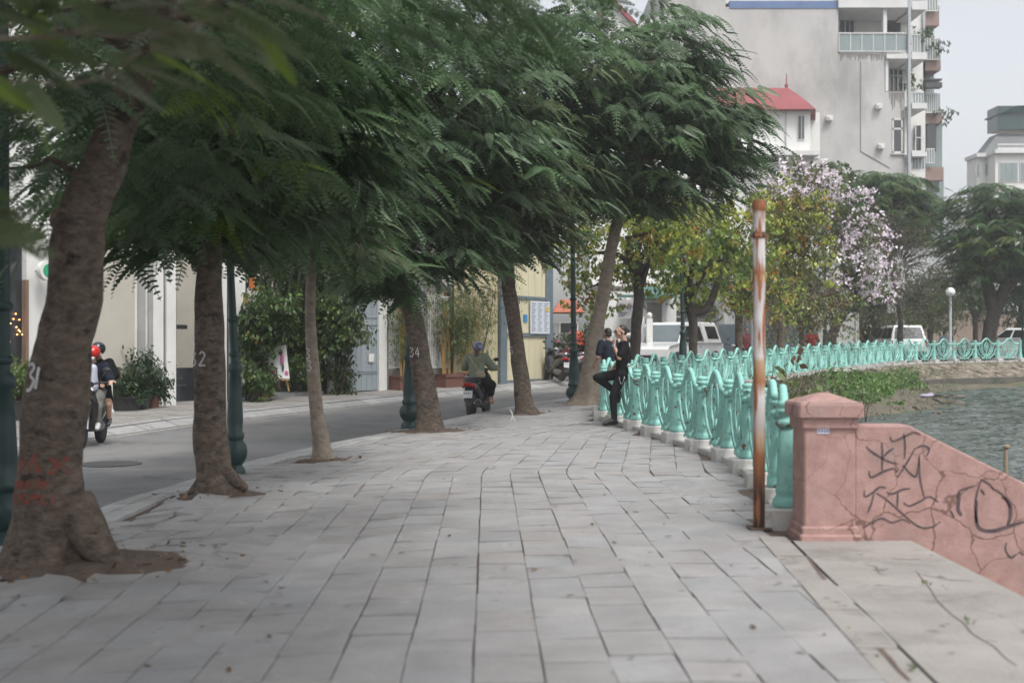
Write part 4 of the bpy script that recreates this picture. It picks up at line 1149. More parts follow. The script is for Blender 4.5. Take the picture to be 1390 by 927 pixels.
cr2, pp2 = frond_crown('pale_spray', [LB(705, 275, 23.4, 75, 32, .5), LB(655, 262, 23.4, 35, 20, .4), LB(740, 305, 23.4, 35, 18, .4)], 44, 8, .46, t35, 351, [OL, (.155, .18, .10), (.12, .15, .08)], [2, 3, 2], P(620, 270, 24), pairs=9)
mb = MB(); limbs(mb, pts[5], .12, [P(640, 240, 24.5), P(760, 280, 23.6), P(740, 160, 24.5), P(700, 60, 25)], rr_, wob=.15); twigs(mb, list(pp), lob35, 40, rr_, .012); mb.build('branch', M['bark'], t35)

# --- tree 36
d = 27.6; tx, ty = TREES[36]
t36 = thing('poinciana_tree', (tx, ty, G(tx, ty)), 'largest feathery street tree, leaning right over the railing behind the man in black', 'tree', 'feathery street trees along the kerb')
mb = MB(); pts, rad = px_trunk(d, [(797, 552, 36), (799, 535, 31), (802, 504, 26), (808, 452, 21), (819, 400, 18), (829, 340, 16), (838, 300, 15), (846, 250, 15), (856, 226, 14)])
trunk(mb, pts, rad, 26, flare=.95, knob=.06, seed=14, roots=6, low=.22); tr = mb.build('trunk', M['bark_pale'], t36)
lob36 = [LB(850, 180, 27, 130, 110, 3.0), LB(940, 150, 27.2, 78, 72, 2.2), LB(985, 190, 27.3, 48, 55, 1.6), LB(900, 75, 27.5, 75, 70, 2.2), LB(775, 110, 26.5, 120, 110, 2.8), LB(780, 240, 26.8, 75, 60, 1.5), LB(905, 255, 27, 60, 38, 1.0), LB(960, 235, 27, 50, 38, 1.0), LB(1000, 145, 27.3, 28, 26, .8), LB(1012, 215, 27.3, 22, 28, .6)]
cr, pp = frond_crown('crown', lob36, 800, 8, .50, t36, 36, [DG, MG, GG], [2, 3.5, 3.5], P(856, 200, 27.6), pairs=9)
mb = MB(); fk = pts[8]; limbs(mb, fk, .12, [P(930, 150, 27.5), P(1000, 170, 27.3), P(880, 70, 27.5), P(780, 120, 27), P(770, 230, 27), P(950, 235, 27)], rr_, wob=.15); twigs(mb, list(pp), lob36, 90, rr_, .014); mb.build('branch', M['bark_pale'], t36)

# ------------------------------------------------------------------ farther trees
def tree(name, label, group, base, tspec, d, lobes, n, cols, w, seed, kind='clump', L=.1, wd=.07, spread=.4, leaves=14, barkm='bark_dark', cat='tree', shell=.2, per=6, tw=40, flare=.4, forks=()):
    r = thing(name, tuple(base), label, cat, group)
    mb = MB(); pts, rad = px_trunk(d, tspec); pts = [Vector((p.x, p.y, p.z)) for p in pts]; pts[0].z = min(pts[0].z, base[2]) - .05
    trunk(mb, pts, rad, 14, flare=flare, knob=.10, seed=seed, low=.2)
    rl_ = random.Random(seed)
    for f_ in forks: mb.tube(smoothpath([P(a, b, d + (q if len(f_) > 99 else 0)) for (a, b, q) in f_], 4), [f_[0][2] / F * d * (1 - .6 * i / (4 * (len(f_) - 1))) for i in range(4 * (len(f_) - 1) + 1)], 9)
    mb.build('trunk', M[barkm], r)
    if kind == 'frond': cr, pp = frond_crown('crown', lobes, n, per, L, r, seed, cols, w, tuple(pts[-1]), pairs=8)
    else: cr, pp = clump_crown('crown', lobes, n, r, seed, cols, w, L=L, wd=wd, spread=spread, leaves=leaves, shell=shell)
    mb = MB(); limbs(mb, pts[-1], rad[-1] * .8, [tuple(c) for c, _ in lobes], rl_, wob=.2); twigs(mb, list(pp), lobes, tw, rl_, .012); mb.build('branch', M[barkm], r)
    return r, pp
def gnd(px, d, f=lambda x, y: ramp(y)):
    x = (px - CX) / F * d; return (x, d, f(x, d))
YL = (.40, .43, .08); YL2 = (.27, .34, .07); ORG = (.50, .27, .06); GL = (.11, .18, .045); YB = (.44, .38, .08)
GRP = 'broadleaf trees along the lake walk'
tree('rosewood_tree', 'yellow green tree with dark forked trunk directly behind the man in black', GRP, gnd(862, 32), [(862, 505, 15), (862, 470, 15), (866, 420, 15), (867, 385, 14), (862, 375, 12)], 32,
     [LB(850, 300, 32, 60, 60, 1.3), LB(900, 290, 32, 60, 55, 1.3), LB(880, 360, 32, 50, 32, .9), LB(790, 340, 32.5, 45, 45, 1), LB(800, 390, 32.5, 28, 40, .7), LB(930, 340, 32, 40, 40, .8)], 380, [YL, YL2, GL, ORG, YB], [3, 4, 3, .35, .8], 41, L=.13, wd=.085, spread=.42, leaves=14, barkm='bark_dark', forks=(((866, 400, 6), (858, 350, 0), (850, 320, 0)), ((868, 390, 6), (882, 350, 0), (895, 320, 0))))
tree('rosewood_tree', 'yellow green tree with knobbly dark trunk and one low bough, in front of the pickup', GRP, gnd(941, 34.5), [(941, 500, 12), (941, 460, 12), (940, 430, 13), (938, 418, 17), (936, 405, 10)], 34.5,
     [LB(950, 300, 34.5, 60, 60, 1.4), LB(985, 350, 34.5, 45, 45, 1.1), LB(915, 340, 34.5, 45, 50, 1.0), LB(930, 395, 34.5, 35, 20, .6), LB(1010, 300, 34.7, 40, 50, 1.2), LB(905, 290, 34.2, 40, 50, 1)], 430, [YL, YL2, GL, ORG, YB], [3, 4, 3, .35, 1.0], 42, L=.13, wd=.09, spread=.42, leaves=14, forks=(((941, 424, 7), (958, 420, 0), (968, 402, 0), (976, 375, 0), (984, 355, 0)), ((934, 415, 5), (930, 385, 0), (928, 350, 0))))
tree('rosewood_tree', 'tree with pale reddish trunk and sparse orange tinged leaves beside the maroon shirt man', GRP, gnd(1004, 38), [(1004, 490, 11), (1003, 450, 10), (1003, 420, 11), (1004, 405, 9)], 38,
     [LB(1005, 370, 38, 45, 35, 1.2), LB(980, 400, 38, 30, 25, .8), LB(1040, 400, 38.5, 45, 35, 1.1), LB(1020, 350, 38, 40, 30, 1.1)], 330, [YL2, ORG, GL, YB], [4, 1.0, 3, 1.5], 43, L=.13, wd=.08, spread=.45, leaves=11, barkm='bark', tw=60, forks=(((1003, 425, 6), (992, 400, 0), (985, 375, 0)), ((1004, 420, 6), (1018, 395, 0), (1030, 370, 0))))
tree('rosewood_tree', 'drooping yellow olive tree crown just right of the rusty pole', GRP, gnd(1060, 41), [(1058, 490, 10), (1060, 450, 9), (1062, 400, 9), (1066, 350, 8), (1072, 300, 7)], 41,
     [LB(1075, 300, 41, 50, 50, 1.4), LB(1100, 345, 41, 26, 45, 1), LB(1060, 340, 41, 30, 50, 1), LB(1045, 285, 41.3, 28, 30, 1), LB(1090, 280, 41, 28, 24, 1)], 440, [YL, (.17, .17, .05), OL, ORG], [4, 4, 2.2, .4], 44, L=.15, wd=.08, spread=.4, leaves=16, barkm='bark')
tree('twiggy_tree', 'thin half bare tree with scattered brown and yellow leaves above the railing', GRP, gnd(1085, 45), [(1085, 495, 8), (1088, 450, 7), (1080, 410, 6), (1074, 380, 5)], 45,
     [LB(1070, 420, 45, 50, 35, 1.2), LB(1110, 400, 45, 45, 40, 1.2), LB(1050, 450, 45, 30, 25, .9), LB(1130, 440, 45, 35, 25, .8)], 300, [(.22, .18, .09), YL2, (.17, .10, .05), OL], [3, 3, 2, 2], 45, L=.13, wd=.07, spread=.55, leaves=10, tw=150, barkm='bark')
r_, pp = tree('orchid_tree', 'tall blossoming tree covered in pale pink white flowers', GRP, gnd(1132, 49), [(1130, 490, 14), (1128, 465, 13), (1136, 440, 13), (1150, 420, 10), (1160, 395, 9)], 49,
     [LB(1095, 270, 49, 60, 50, 2.2), LB(1150, 310, 49, 42, 50, 1.8), LB(1165, 370, 49, 38, 42, 1.4), LB(1100, 240, 49.5, 50, 28, 1.5), LB(1140, 385, 49, 40, 40, 1.4), LB(1190, 370, 49, 18, 30, .8), LB(1060, 250, 50, 40, 35, 1.6)], 420, [(.14, .20, .07), OL, (.20, .19, .08), (.13, .11, .07)], [4, 3, 2, 1], 46, L=.17, wd=.12, spread=.5, leaves=11, tw=120,
     forks=(((1136, 440, 6), (1128, 410, 0), (1120, 370, 0)), ((1150, 422, 5), (1168, 390, 0), (1180, 360, 0))))
clump_crown('blossom', [LB(1080, 265, 48.8, 60, 42, 2.3), LB(1135, 290, 48.8, 42, 50, 1.8), LB(1080, 240, 49, 52, 22, 1.6), LB(1050, 262, 46, 26, 34, 1), LB(1180, 330, 48.6, 26, 45, 1.2), LB(1190, 385, 48.6, 20, 28, .9), LB(1160, 360, 48.5, 40, 40, 1.4)], 560, r_, 461, [(1, 1, 1)], [1], L=.125, wd=.085, spread=.42, leaves=9, m=M['petal'], shell=.6, droop=0)
tree('twiggy_tree', 'nearly bare brown twiggy tree in front of the grey apartment block', GRP, gnd(1222, 55), [(1222, 480, 8), (1222, 455, 8), (1222, 430, 7), (1216, 400, 6)], 55,
     [LB(1220, 360, 55, 60, 55, 2), LB(1190, 410, 55, 40, 40, 1.5), LB(1250, 410, 55, 40, 35, 1.4), LB(1210, 310, 56, 40, 40, 1.8)], 520, [(.13, .115, .08), (.10, .10, .06), (.16, .12, .09), OL], [3, 3, 2, 1.5], 47, L=.12, wd=.035, spread=.75, leaves=16, tw=420)
tree('bottlebrush_tree', 'weeping olive tree dotted with small red flowers behind the globe lamp', GRP, gnd(1263, 60), [(1262, 470, 8), (1263, 440, 8), (1262, 420, 6)], 60,
     [LB(1255, 410, 60, 38, 32, 1.6), LB(1280, 425, 60, 28, 20, 1.2), LB(1225, 430, 60, 30, 20, 1.2)], 330, [(.11, .12, .06), OL, GL], [3, 2, 2], 48, L=.16, wd=.05, spread=.6, leaves=14)
tree('albizia_tree', 'dark green flat topped tree hiding the foot of the grey apartment block', GRP, gnd(1195, 66), [(1196, 470, 12), (1198, 430, 11), (1200, 380, 10), (1203, 330, 9)], 66,
     [LB(1165, 270, 66, 50, 32, 2.4), LB(1215, 262, 66, 55, 28, 2.4), LB(1235, 300, 66, 42, 45, 2.4), LB(1190, 300, 66, 60, 45, 2.6), LB(1180, 245, 66, 50, 14, 1.6), LB(1120, 260, 67, 60, 40, 2.4)], 900, [(.045, .10, .03), (.07, .14, .04), (.13, .19, .05)], [3, 4, 1.5], 49, kind='frond', L=.55, per=8)
tree('albizia_tree', 'big spreading dark green tree with curved trunk at the far right', GRP, gnd(1342, 60), [(1343, 478, 20), (1343, 455, 19), (1348, 430, 18), (1358, 405, 17), (1366, 385, 15)], 60,
     [LB(1330, 330, 60, 58, 50, 2.4), LB(1300, 310, 60.5, 40, 45, 2.0), LB(1385, 330, 60, 60, 50, 2.4), LB(1340, 270, 60.5, 60, 22, 2.2), LB(1405, 280, 60, 50, 30, 2.2), LB(1310, 370, 60, 45, 25, 1.6), LB(1430, 380, 60, 50, 50, 2)], 900, [(.04, .09, .03), (.06, .12, .035), (.13, .19, .045), (.15, .18, .05)], [3, 4, 1.2, .8], 50, kind='frond', L=.48, per=8, tw=160,
     forks=(((1350, 425, 9), (1340, 385, 0), (1335, 340, 0), (1334, 300, 0), (1345, 265, 0)), ((1362, 395, 8), (1385, 370, 0), (1405, 340, 0)), ((1366, 388, 7), (1364, 350, 0), (1372, 310, 0), (1385, 275, 0))))
tree('small_tree', 'thin grey sapling standing before the brown bank wall', GRP, gnd(1324, 66), [(1324, 470, 8), (1324, 450, 7), (1322, 430, 6), (1316, 412, 5)], 66, [LB(1310, 395, 66, 28, 22, 1.4), LB(1335, 400, 66, 22, 20, 1.2)], 130, [GL, (.06, .09, .04)], [1, 2], 51, L=.2, wd=.1, spread=.6, leaves=10, forks=(((1323, 436, 4), (1332, 415, 0), (1338, 400, 0)),))
tree('small_tree', 'dark leafy tree cut off by the right edge above the white car', GRP, gnd(1392, 70), [(1385, 465, 8), (1386, 430, 8), (1388, 400, 8)], 70, [LB(1385, 400, 70, 34, 45, 2), LB(1410, 380, 70, 40, 60, 2)], 380, [(.035, .065, .03), (.05, .085, .035)], [1, 1], 52, L=.26, wd=.12, spread=.7, leaves=12)
for i, (px, d_, ph, lab) in enumerate([(1146, 70, 420, 'bushy dark tree behind the graffitied cabinet'), (1060, 72, 380, 'dark green tree in the gap behind the orange tinged saplings'), (1010, 74, 350, 'dark bushy tree beyond the blue grey metal fence'), (1240, 82, 400, 'dim round tree behind the white people carrier'), (1290, 90, 395, 'hazy green tree standing beyond the globe lamp')]):
    tree('background_tree', lab, 'dim trees beyond the lake road', gnd(px, d_), [(px, 470, 8), (px, 440, 8), (px + 2, ph, 7)], d_, [LB(px, ph, d_, 42, 40, 2.6), LB(px + 26, ph + 20, d_, 32, 30, 2), LB(px - 26, ph + 22, d_, 32, 28, 2)], 330, [(.04, .075, .03), (.055, .09, .035), (.08, .10, .04)], [3, 3, 1], 60 + i, L=.3, wd=.14, spread=.8, leaves=12, tw=20)
# ------------------------------------------------------------------ street side buildings and garden
defmat('cream_wall', (.50, .47, .41), (.44, .41, .36), scale=1.2, rough=.85, bump=.1, world=True, c3=(.36, .33, .28), scale3=.8, th3=(.55, .75))
defmat('white_wall', (.70, .70, .68), (.62, .62, .60), scale=1.5, rough=.8, world=True, c3=(.5, .49, .46), scale3=1.2, th3=(.58, .75))
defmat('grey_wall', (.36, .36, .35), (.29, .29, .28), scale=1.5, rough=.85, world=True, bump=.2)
defmat('magenta', (.34, .03, .16), (.28, .025, .13), scale=2, rough=.7, world=True)
defmat('dark_glass', (.022, .025, .03), (.03, .033, .038), scale=.7, rough=.08, spec=.8, world=True)
defmat('brown_frame', (.22, .15, .11), (.17, .11, .08), scale=5, rough=.6, world=True)
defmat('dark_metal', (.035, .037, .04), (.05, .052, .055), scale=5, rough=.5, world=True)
defmat('grey_tile', (.30, .30, .31), (.22, .22, .23), scale=3, rough=.6, world=True, c3=(.13, .13, .14), scale3=2)
defmat('gate_blue', (.30, .34, .37), (.23, .27, .30), scale=2, rough=.5, world=True, c3=(.16, .15, .14), scale3=2.6, th3=(.60, .75), stretch=(1, 1, .35))
defmat('stone_old', (.20, .19, .17), (.10, .095, .085), scale=3.5, rough=.95, bump=.9, bscale=9, world=True)
defmat('terracotta', (.17, .075, .055), (.12, .055, .045), scale=4, rough=.85, world=True)
defmat('plastic_pot', (.035, .037, .04), (.05, .05, .052), scale=4, rough=.6)
defmat('corrugated', (.56, .50, .33), (.48, .43, .29), scale=1.5, rough=.55, world=True, c3=(.38, .31, .18), scale3=1.8, th3=(.6, .75), stretch=(1, 1, .3))
defmat('panel_cream', (.62, .57, .40), (.56, .51, .36), scale=1.2, rough=.6, world=True, c3=(.42, .35, .2), scale3=1.5, th3=(.62, .78))
defmat('steel_blue', (.14, .18, .21), (.11, .14, .165), scale=3, rough=.5, world=True)
defmat('paper', (.62, .65, .72), (.50, .54, .62), scale=14, rough=.7, world=True)
defmat('ink', (.10, .12, .18), rough=.8); defmat('blue_print', (.05, .25, .5), rough=.6); defmat('yellow_print', (.6, .5, .1), rough=.6)
defmat('roof_tile', (.42, .14, .085), (.30, .09, .06), scale=5, rough=.8, world=True, bump=.5)
defmat('green_roof', (.06, .17, .15), (.045, .13, .12), scale=2, rough=.6, world=True)
defmat('light_wood', (.42, .25, .13), (.33, .19, .10), scale=6, rough=.7, world=True)
defmat('lamp_green', (.016, .046, .045), (.010, .032, .032), scale=6, rough=.45, world=True, bump=.1)
defmat('lamp_glass', (.78, .78, .76), (.72, .72, .7), rough=.25)
defmat('galv', (.42, .45, .47), (.34, .36, .38), rough=.5, world=True)

FA0, FA1, FA2, FA3, FA4, FA5 = (-12.2, 20.5), (-8.4, 26.8), (-6.4, 29.6), (-3.5, 34.0), (-.34, 37.6), (1.35, 40.5)
def hit(px, py, p0, p1):
    """the point of the vertical plane through p0,p1 seen at a picture position"""
    dx, dy = p1[0] - p0[0], p1[1] - p0[1]; ux = (px - CX) / F
    # ray (ux*t, t): cross with line
    t = (p0[0] * dy - p0[1] * dx) / (ux * dy - dx)
    return P(px, py, t)
def fdir(p0, p1):
    t = Vector((p1[0] - p0[0], p1[1] - p0[1], 0)).normalized(); return t, Vector((t.y, -t.x, 0))   # along, towards the street
def fbox(mb, p0, p1, x0, y0, x1, y1, proud=.03, th=.05, bev=None):
    """box on a facade plane between two picture corners; front face 'proud' metres before the plane"""
    a = hit(x0, y1, p0, p1); b = hit(x1, y1, p0, p1); zt = hit((x0 + x1) / 2, y0, p0, p1).z; zb = hit((x0 + x1) / 2, y1, p0, p1).z
    t, n_ = fdir(p0, p1)
    q = [(a + n_ * proud), (b + n_ * proud), (b + n_ * (proud - th)), (a + n_ * (proud - th))]
    mb.prism([(v.x, v.y, zb) for v in q], (0, 0, zt - zb)); return a, b, zb, zt

# --- white and cream shop house at the left
A = (FA0, FA1); t_, n_ = fdir(*A)
h1 = thing('shop_house', (-8.4, 26.8, GS(-8.4, 26.8)), 'cream and white shop house with dark picture window and magenta plinth at far left', 'building')
mb = MB(); q0 = (-16.5, 13.4); wx_l = hit(-40, 460, *A); wx_r = hit(36, 460, *A); ztop = hit(0, 300, *A).z; zsill = hit(0, 497, *A).z
g0 = -.3
mb.wall((wx_r.x, wx_r.y), hit(207, 460, *A)[:2], g0, 9, th=.3)
mb.wall(q0, (wx_l.x, wx_l.y), g0, 9, th=.3); mb.wall((wx_l.x, wx_l.y), (wx_r.x, wx_r.y), g0, zsill, th=.3); mb.wall((wx_l.x, wx_l.y), (wx_r.x, wx_r.y), ztop, 9, th=.3)
mb.build('wall', M['white_wall'], h1)
mb = MB(); fbox(mb, *A, 128, 250, 182, 566, .02, .04); mb.build('cream_panel', M['cream_wall'], h1)
mb = MB(); fbox(mb, *A, -70, 542, 42, 585, .035, .05); mb.build('plinth_band', M['magenta'], h1)
mb = MB(); 
for b_ in ((-40, 497, 37, 503), (33, 380, 37, 498), (-40, 380, -36, 498)): fbox(mb, *A, *b_, .05, .12)
fr = mb.build('window', M['brown_frame'], h1)
mb = MB(); fbox(mb, *A, -38, 260, 34, 498, -.1, .03); mb.build('pane', M['dark_glass'], fr)
m = bpy.data.materials.new('bulb_glow'); t, n, l = nt(m); n['Principled BSDF'].inputs['Emission Color'].default_value = (1, .45, .15, 1); n['Principled BSDF'].inputs['Emission Strength'].default_value = 2.5; n['Principled BSDF'].inputs['Base Color'].default_value = (.8, .4, .2, 1)
M['bulb'] = m
mb = MB(); rb = random.Random(3)
for (a, c) in ((24, 426), (29, 434), (21, 433), (17, 439), (11, 438), (25, 444), (28, 448), (30, 450), (33, 454), (7, 449), (14, 457), (16, 464), (26, 454)):
    v = hit(a, c, *A) - n_ * (-.02) - n_ * .1; v = hit(a, c, *A) + n_ * (-.06); mb.ell(v, (.018, .018, .018), 6, 4)
mb.build('string_light', m, h1)
mb = MB(); fbox(mb, *A, 186, 250, 195, 566, .06, .1); fbox(mb, *A, 200, 250, 206, 560, .05, .1); mb.build('pilaster', M['grey_wall'], h1)
mb = MB(); c = hit(49, 368, *A); mb.tube([c + n_ * .32 - n_ * .06, c + n_ * .32 + n_ * .06], .2, 20); o = mb.build('round_sign', M['white_wall'], h1); 
mb = MB(); mb.tube([c, c + n_ * .3], .02, 6); mb.build('bracket', M['dark_metal'], o)
defmat('sign_green', (.03, .35, .12), (.03, .3, .2), scale=8, rough=.5); mb = MB(); mb.tube([c + n_ * .385, c + n_ * .395], .13, 18); mb.build('emblem', M['sign_green'], o)
# --- portico: pillars, dark entrance with steel stair
B = (FA1, FA2); t_, n_ = fdir(*B)
h2 = thing('portico_house', (-7.6, 27.9, GS(-7.6, 27.9)), 'white pillared house front with dark entrance and steel stair, behind tree 32', 'building')
mb = MB(); mb.wall((hit(205, 460, *B)[0], hit(205, 460, *B)[1]), (hit(336, 460, *B)[0], hit(336, 460, *B)[1]), 4.1, 9.5, th=.5); mb.build('wall', M['white_wall'], h2)
for (x0, x1, mt) in ((208, 222, 'white_wall'), (226, 239, 'white_wall'), (300, 308, 'white_wall'), (319, 333, 'white_wall')):
    mb = MB(); fbox(mb, *B, x0, 200, x1, 560 - (x0 - 208) * .09, .0, .35); mb.build('pillar', M[mt], h2)
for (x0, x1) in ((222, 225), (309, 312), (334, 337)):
    mb = MB(); fbox(mb, *B, x0, 200, x1, 558 - (x0 - 208) * .09, -.05, .2); mb.build('dark_gap_strip', M['dark_metal'], h2)  # narrow dark strips set back beside the white pillars
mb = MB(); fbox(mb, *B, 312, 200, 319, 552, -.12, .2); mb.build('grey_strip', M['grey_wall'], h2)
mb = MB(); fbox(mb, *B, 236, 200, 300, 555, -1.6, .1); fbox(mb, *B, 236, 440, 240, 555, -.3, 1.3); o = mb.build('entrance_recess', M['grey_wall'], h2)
mb = MB(); fbox(mb, *B, 238, 440, 300, 446, -1.2, .2)
for k in range(7):
    a = hit(239 + k * 6, 470 + k * 9, *B) - n_ * 1.0; mb.box((a.x, a.y, a.z), (.5, .3, .04), rz=math.atan2(t_.y, t_.x))
a = hit(239, 465, *B) - n_ * .7; b = hit(266, 497, *B) - n_ * .7; mb.tube([a, b], .03, 6); a = hit(239, 482, *B) - n_ * .7; b = hit(266, 516, *B) - n_ * .7; mb.tube([a, b], .03, 6)
mb.build('stair', M['dark_metal'], h2)
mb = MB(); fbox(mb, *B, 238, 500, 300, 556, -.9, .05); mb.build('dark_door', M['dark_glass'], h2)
mb = MB(); fbox(mb, *B, 330, 398, 335, 414, .03, .03); defmat('brass', (.40, .30, .08), (.3, .22, .06), rough=.4, metal=.3); mb.build('house_plaque', M['brass'], h2)
mb = MB(); fbox(mb, *B, 331, 378, 336, 392, .25, .06); defmat('orange_sign', (.5, .14, .03), rough=.6); mb.build('orange_sign', M['orange_sign'], h2)
# tall house volumes above the tree line (seen through leaf gaps)
for (p0, p1, dep, z1, mt, lab) in (((-17, 20), (-12, 27.5), 5, 11.5, 'white_wall', 'pale tall house glimpsed through the leaves at top left'), ((-10.5, 33), (-6.5, 38.5), 5, 10, 'cream_wall', 'cream tall house behind the garden, mostly hidden by crowns'), ((-5.5, 41), (-1.2, 46), 5, 9, 'grey_wall', 'grey house behind the stone garden wall and corrugated fence')):
    t_, n_ = fdir(p0, p1); r = thing('tall_house', (p0[0], p0[1], GS(*p0)), lab, 'building')
    mb = MB(); a = Vector((*p0, 0)); b = Vector((*p1, 0)); q = [a, b, b - n_ * dep, a - n_ * dep]; mb.prism([(v.x, v.y, -.3) for v in q], (0, 0, z1 + .3)); mb.build('wall', M[mt], r)
    for k in range(3):
        for f_ in range(int(z1 / 3.3)):
            c = a.lerp(b, (k + .5) / 3) + n_ * .02; f2 = MB(); f2.box((c.x, c.y, 1.9 + f_ * 3.2), (1.2, .08, 1.5), rz=math.atan2(t_.y, t_.x)); w_ = f2.build('window', M['brown_frame'], r)
            f3 = MB(); c2 = c + n_ * .045; f3.box((c2.x, c2.y, 1.9 + f_ * 3.2), (1.05, .02, 1.35), rz=math.atan2(t_.y, t_.x)); f3.build('pane', M['dark_glass'], w_)
    mb = MB(); q = [v + (n_ * .25 if i_ < 2 else -n_ * .25) for i_, v in enumerate(q)]; mb.prism([(v.x, v.y, z1) for v in q], (0, 0, .18)); mb.build('roof', M['grey_wall'], r)

# --- potted plants
def leafball(name, lobes, n, parent, seed, cols, w, L=.09, wd=.04, spread=.22, leaves=12): return clump_crown(name, lobes, n, parent, seed, cols, w, L=L, wd=wd, spread=spread, leaves=leaves, shell=.15)
def pot(px, py, d, rad, h, mt, label, lob, n, seed, cols=((.03, .06, .025), (.05, .09, .035)), group='potted shrubs by the shop house', **k):
    c = P(px, py, d); z = GS(c.x, c.y); r = thing('potted_shrub', (c.x, c.y, z), label, 'plant', group)
    mb = MB(); mb.lathe((c.x, c.y, z), [(rad * .72, 0), (rad * .8, h * .5), (rad * .95, h * .9), (rad * 1.05, h * .92), (rad * 1.05, h), (rad * .9, h), (rad * .88, h * .9)], 18); mb.build('pot', M[mt], r)
    mb = MB()
    for i in range(5):
        a = i * 1.3; mb.tube([(c.x, c.y, z + h * .8), (c.x + .12 * math.cos(a), c.y + .12 * math.sin(a), z + h + .25), (c.x + .25 * math.cos(a), c.y + .25 * math.sin(a), z + h + .6)], [.02, .015, .008], 5)
    mb.build('stem', M['bark'], r); leafball('foliage', lob, n, r, seed, list(cols), [1] * len(cols), **k)
pot(172, 560, 26.2, .36, .30, 'plastic_pot', 'left dark bushy shrub in a black plastic tub before the cream wall', [LB(170, 516, 26.2, 22, 18, .42), LB(176, 530, 26.1, 18, 8, .3)], 190, 1)
pot(189, 558, 26.6, .30, .28, 'plastic_pot', 'tall dark bushy shrub, highest of those by the white pillars', [LB(192, 508, 26.8, 20, 25, .4), LB(205, 512, 26.9, 17, 20, .35), LB(200, 495, 26.9, 14, 16, .3)], 260, 2)
pot(206, 559, 26.9, .20, .28, 'terracotta', 'small shrub in a reddish clay pot at the white pillar', [LB(208, 530, 27, 12, 9, .25)], 60, 3)
pot(26, 565, 23.6, .22, .38, 'plastic_pot', 'bright green clipped shrub on bare stems under the dark window', [LB(24, 512, 23.6, 28, 22, .4), LB(40, 506, 23.4, 14, 20, .3)], 190, 4, cols=((.12, .18, .04), (.08, .13, .03)))
# white bollard post by the pots
c = hit(149, 566, FA0, FA1); mb = MB(); cz = GS(c.x - .0, c.y); cx_, cy_ = P(151, 560, 25.3)[:2]; zt_ = P(151, 500, 25.3).z
mb.lathe((cx_, cy_, cz), [(.06, 0), (.06, .05), (.03, .06), (.03, zt_ - cz - .05), (.05, zt_ - cz - .04), (.05, zt_ - cz - .01), (.02, zt_ - cz)], 10); mb.ell((cx_, cy_, zt_ + .04), (.06, .06, .06))
tag(mb.build('post', M['white_wall'], origin=(cx_, cy_, cz)), 'slim white post with a round knob behind the scooter couple', 'post')

# --- garden: hedge column, shrubs, palm, steps, easel sign
C = (FA2, FA3); t_, n_ = fdir(*C)
def bush(name, label, px, d, lobes, n, seed, cols, w, cat='shrub', group=None, stems=5, **k):
    c = P(px, 500, d); z = GS(c.x, c.y); r = thing(name, (c.x, c.y, z), label, cat, group)
    mb = MB(); rl_ = random.Random(seed)
    for i in range(stems):
        t = lobes[i % len(lobes)][0]; mb.tube(smoothpath([(c.x + rl_.gauss(0, .06), c.y + rl_.gauss(0, .06), z - .05), (c.x + (t[0] - c.x) * .4 + rl_.gauss(0, .06), c.y + (t[1] - c.y) * .4, z + (t[2] - z) * .5), tuple(t)], 4), [.035 * (1 - .09 * q) for q in range(9)], 6)
    mb.build('stem', M['bark'], r); leafball('foliage', lobes, n, r, seed, cols, w, **k); return r
bush('climbing_shrub', 'tall glossy climbing shrub against the last white pillar, left of the easel sign', 350, 29.4, [LB(362, 430, 29.4, 26, 28, .5), LB(350, 462, 29.4, 15, 30, .45), LB(349, 512, 29.2, 14, 28, .4), LB(375, 415, 29.4, 22, 20, .4), LB(350, 405, 29.5, 14, 14, .3)], 560, 11, [(.07, .13, .035), (.11, .18, .05), (.04, .07, .025), (.20, .17, .04)], [4, 3, 3, .6], L=.13, wd=.065, spread=.3)
bush('garden_shrub', 'leafy shrub over the entrance behind slim tree 33', 430, 31.5, [LB(415, 420, 31.6, 36, 30, .6), LB(440, 450, 31.6, 28, 30, .6), LB(412, 490, 31.4, 18, 30, .5), LB(450, 420, 31.8, 34, 22, .6)], 700, 12, [(.08, .14, .04), (.14, .21, .055), (.055, .09, .035)], [3, 2, 3], L=.12, wd=.06, spread=.3)
bush('garden_shrub', 'thin trailing shrub climbing beside the grey gate', 460, 32.0, [LB(462, 440, 32.2, 26, 16, .4), LB(458, 500, 32.2, 13, 35, .3), LB(485, 450, 31.6, 20, 8, .3), LB(455, 535, 32, 18, 8, .4)], 300, 13, [(.07, .11, .035), (.14, .15, .06), (.05, .08, .03)], [3, 1.5, 2], L=.10, wd=.045, spread=.3)
bush('garden_tree', 'dense dark garden tree rising over the steps and the gate', 440, 34.5, [LB(440, 350, 34.5, 90, 60, 1.6), LB(380, 360, 34, 50, 50, 1.2), LB(510, 370, 34.8, 60, 38, 1.2), LB(470, 290, 34.8, 90, 60, 1.6), LB(400, 470, 33.6, 80, 60, .8)], 1300, 14, [(.05, .09, .03), (.085, .14, .04), (.035, .065, .025)], [3, 2, 3], cat='tree', L=.16, wd=.08, spread=.4)
r = thing('palm_clump', tuple(P(370, 520, 31.6)), 'clump of slender upright green palm stems behind the climbing shrub', 'palm')
for k, (a, b_) in enumerate(((352, 345), (362, 352), (372, 365), (383, 378), (395, 388), (405, 398))):
    mb = MB(); mb.tube(smoothpath([P(366 + k * 3, 500, 31.6), P(b_, 430, 31.6), P(a + (a - 375) * .25, 330, 31.6)], 5), [.045, .044, .043, .042, .04, .04, .038, .036, .034, .03, .03], 7); defmat('palm_stem', (.14, .17, .08), (.10, .12, .06), scale=3, rough=.6, world=True) if 'palm_stem' not in M else None; mb.build('stem', M['palm_stem'], r)
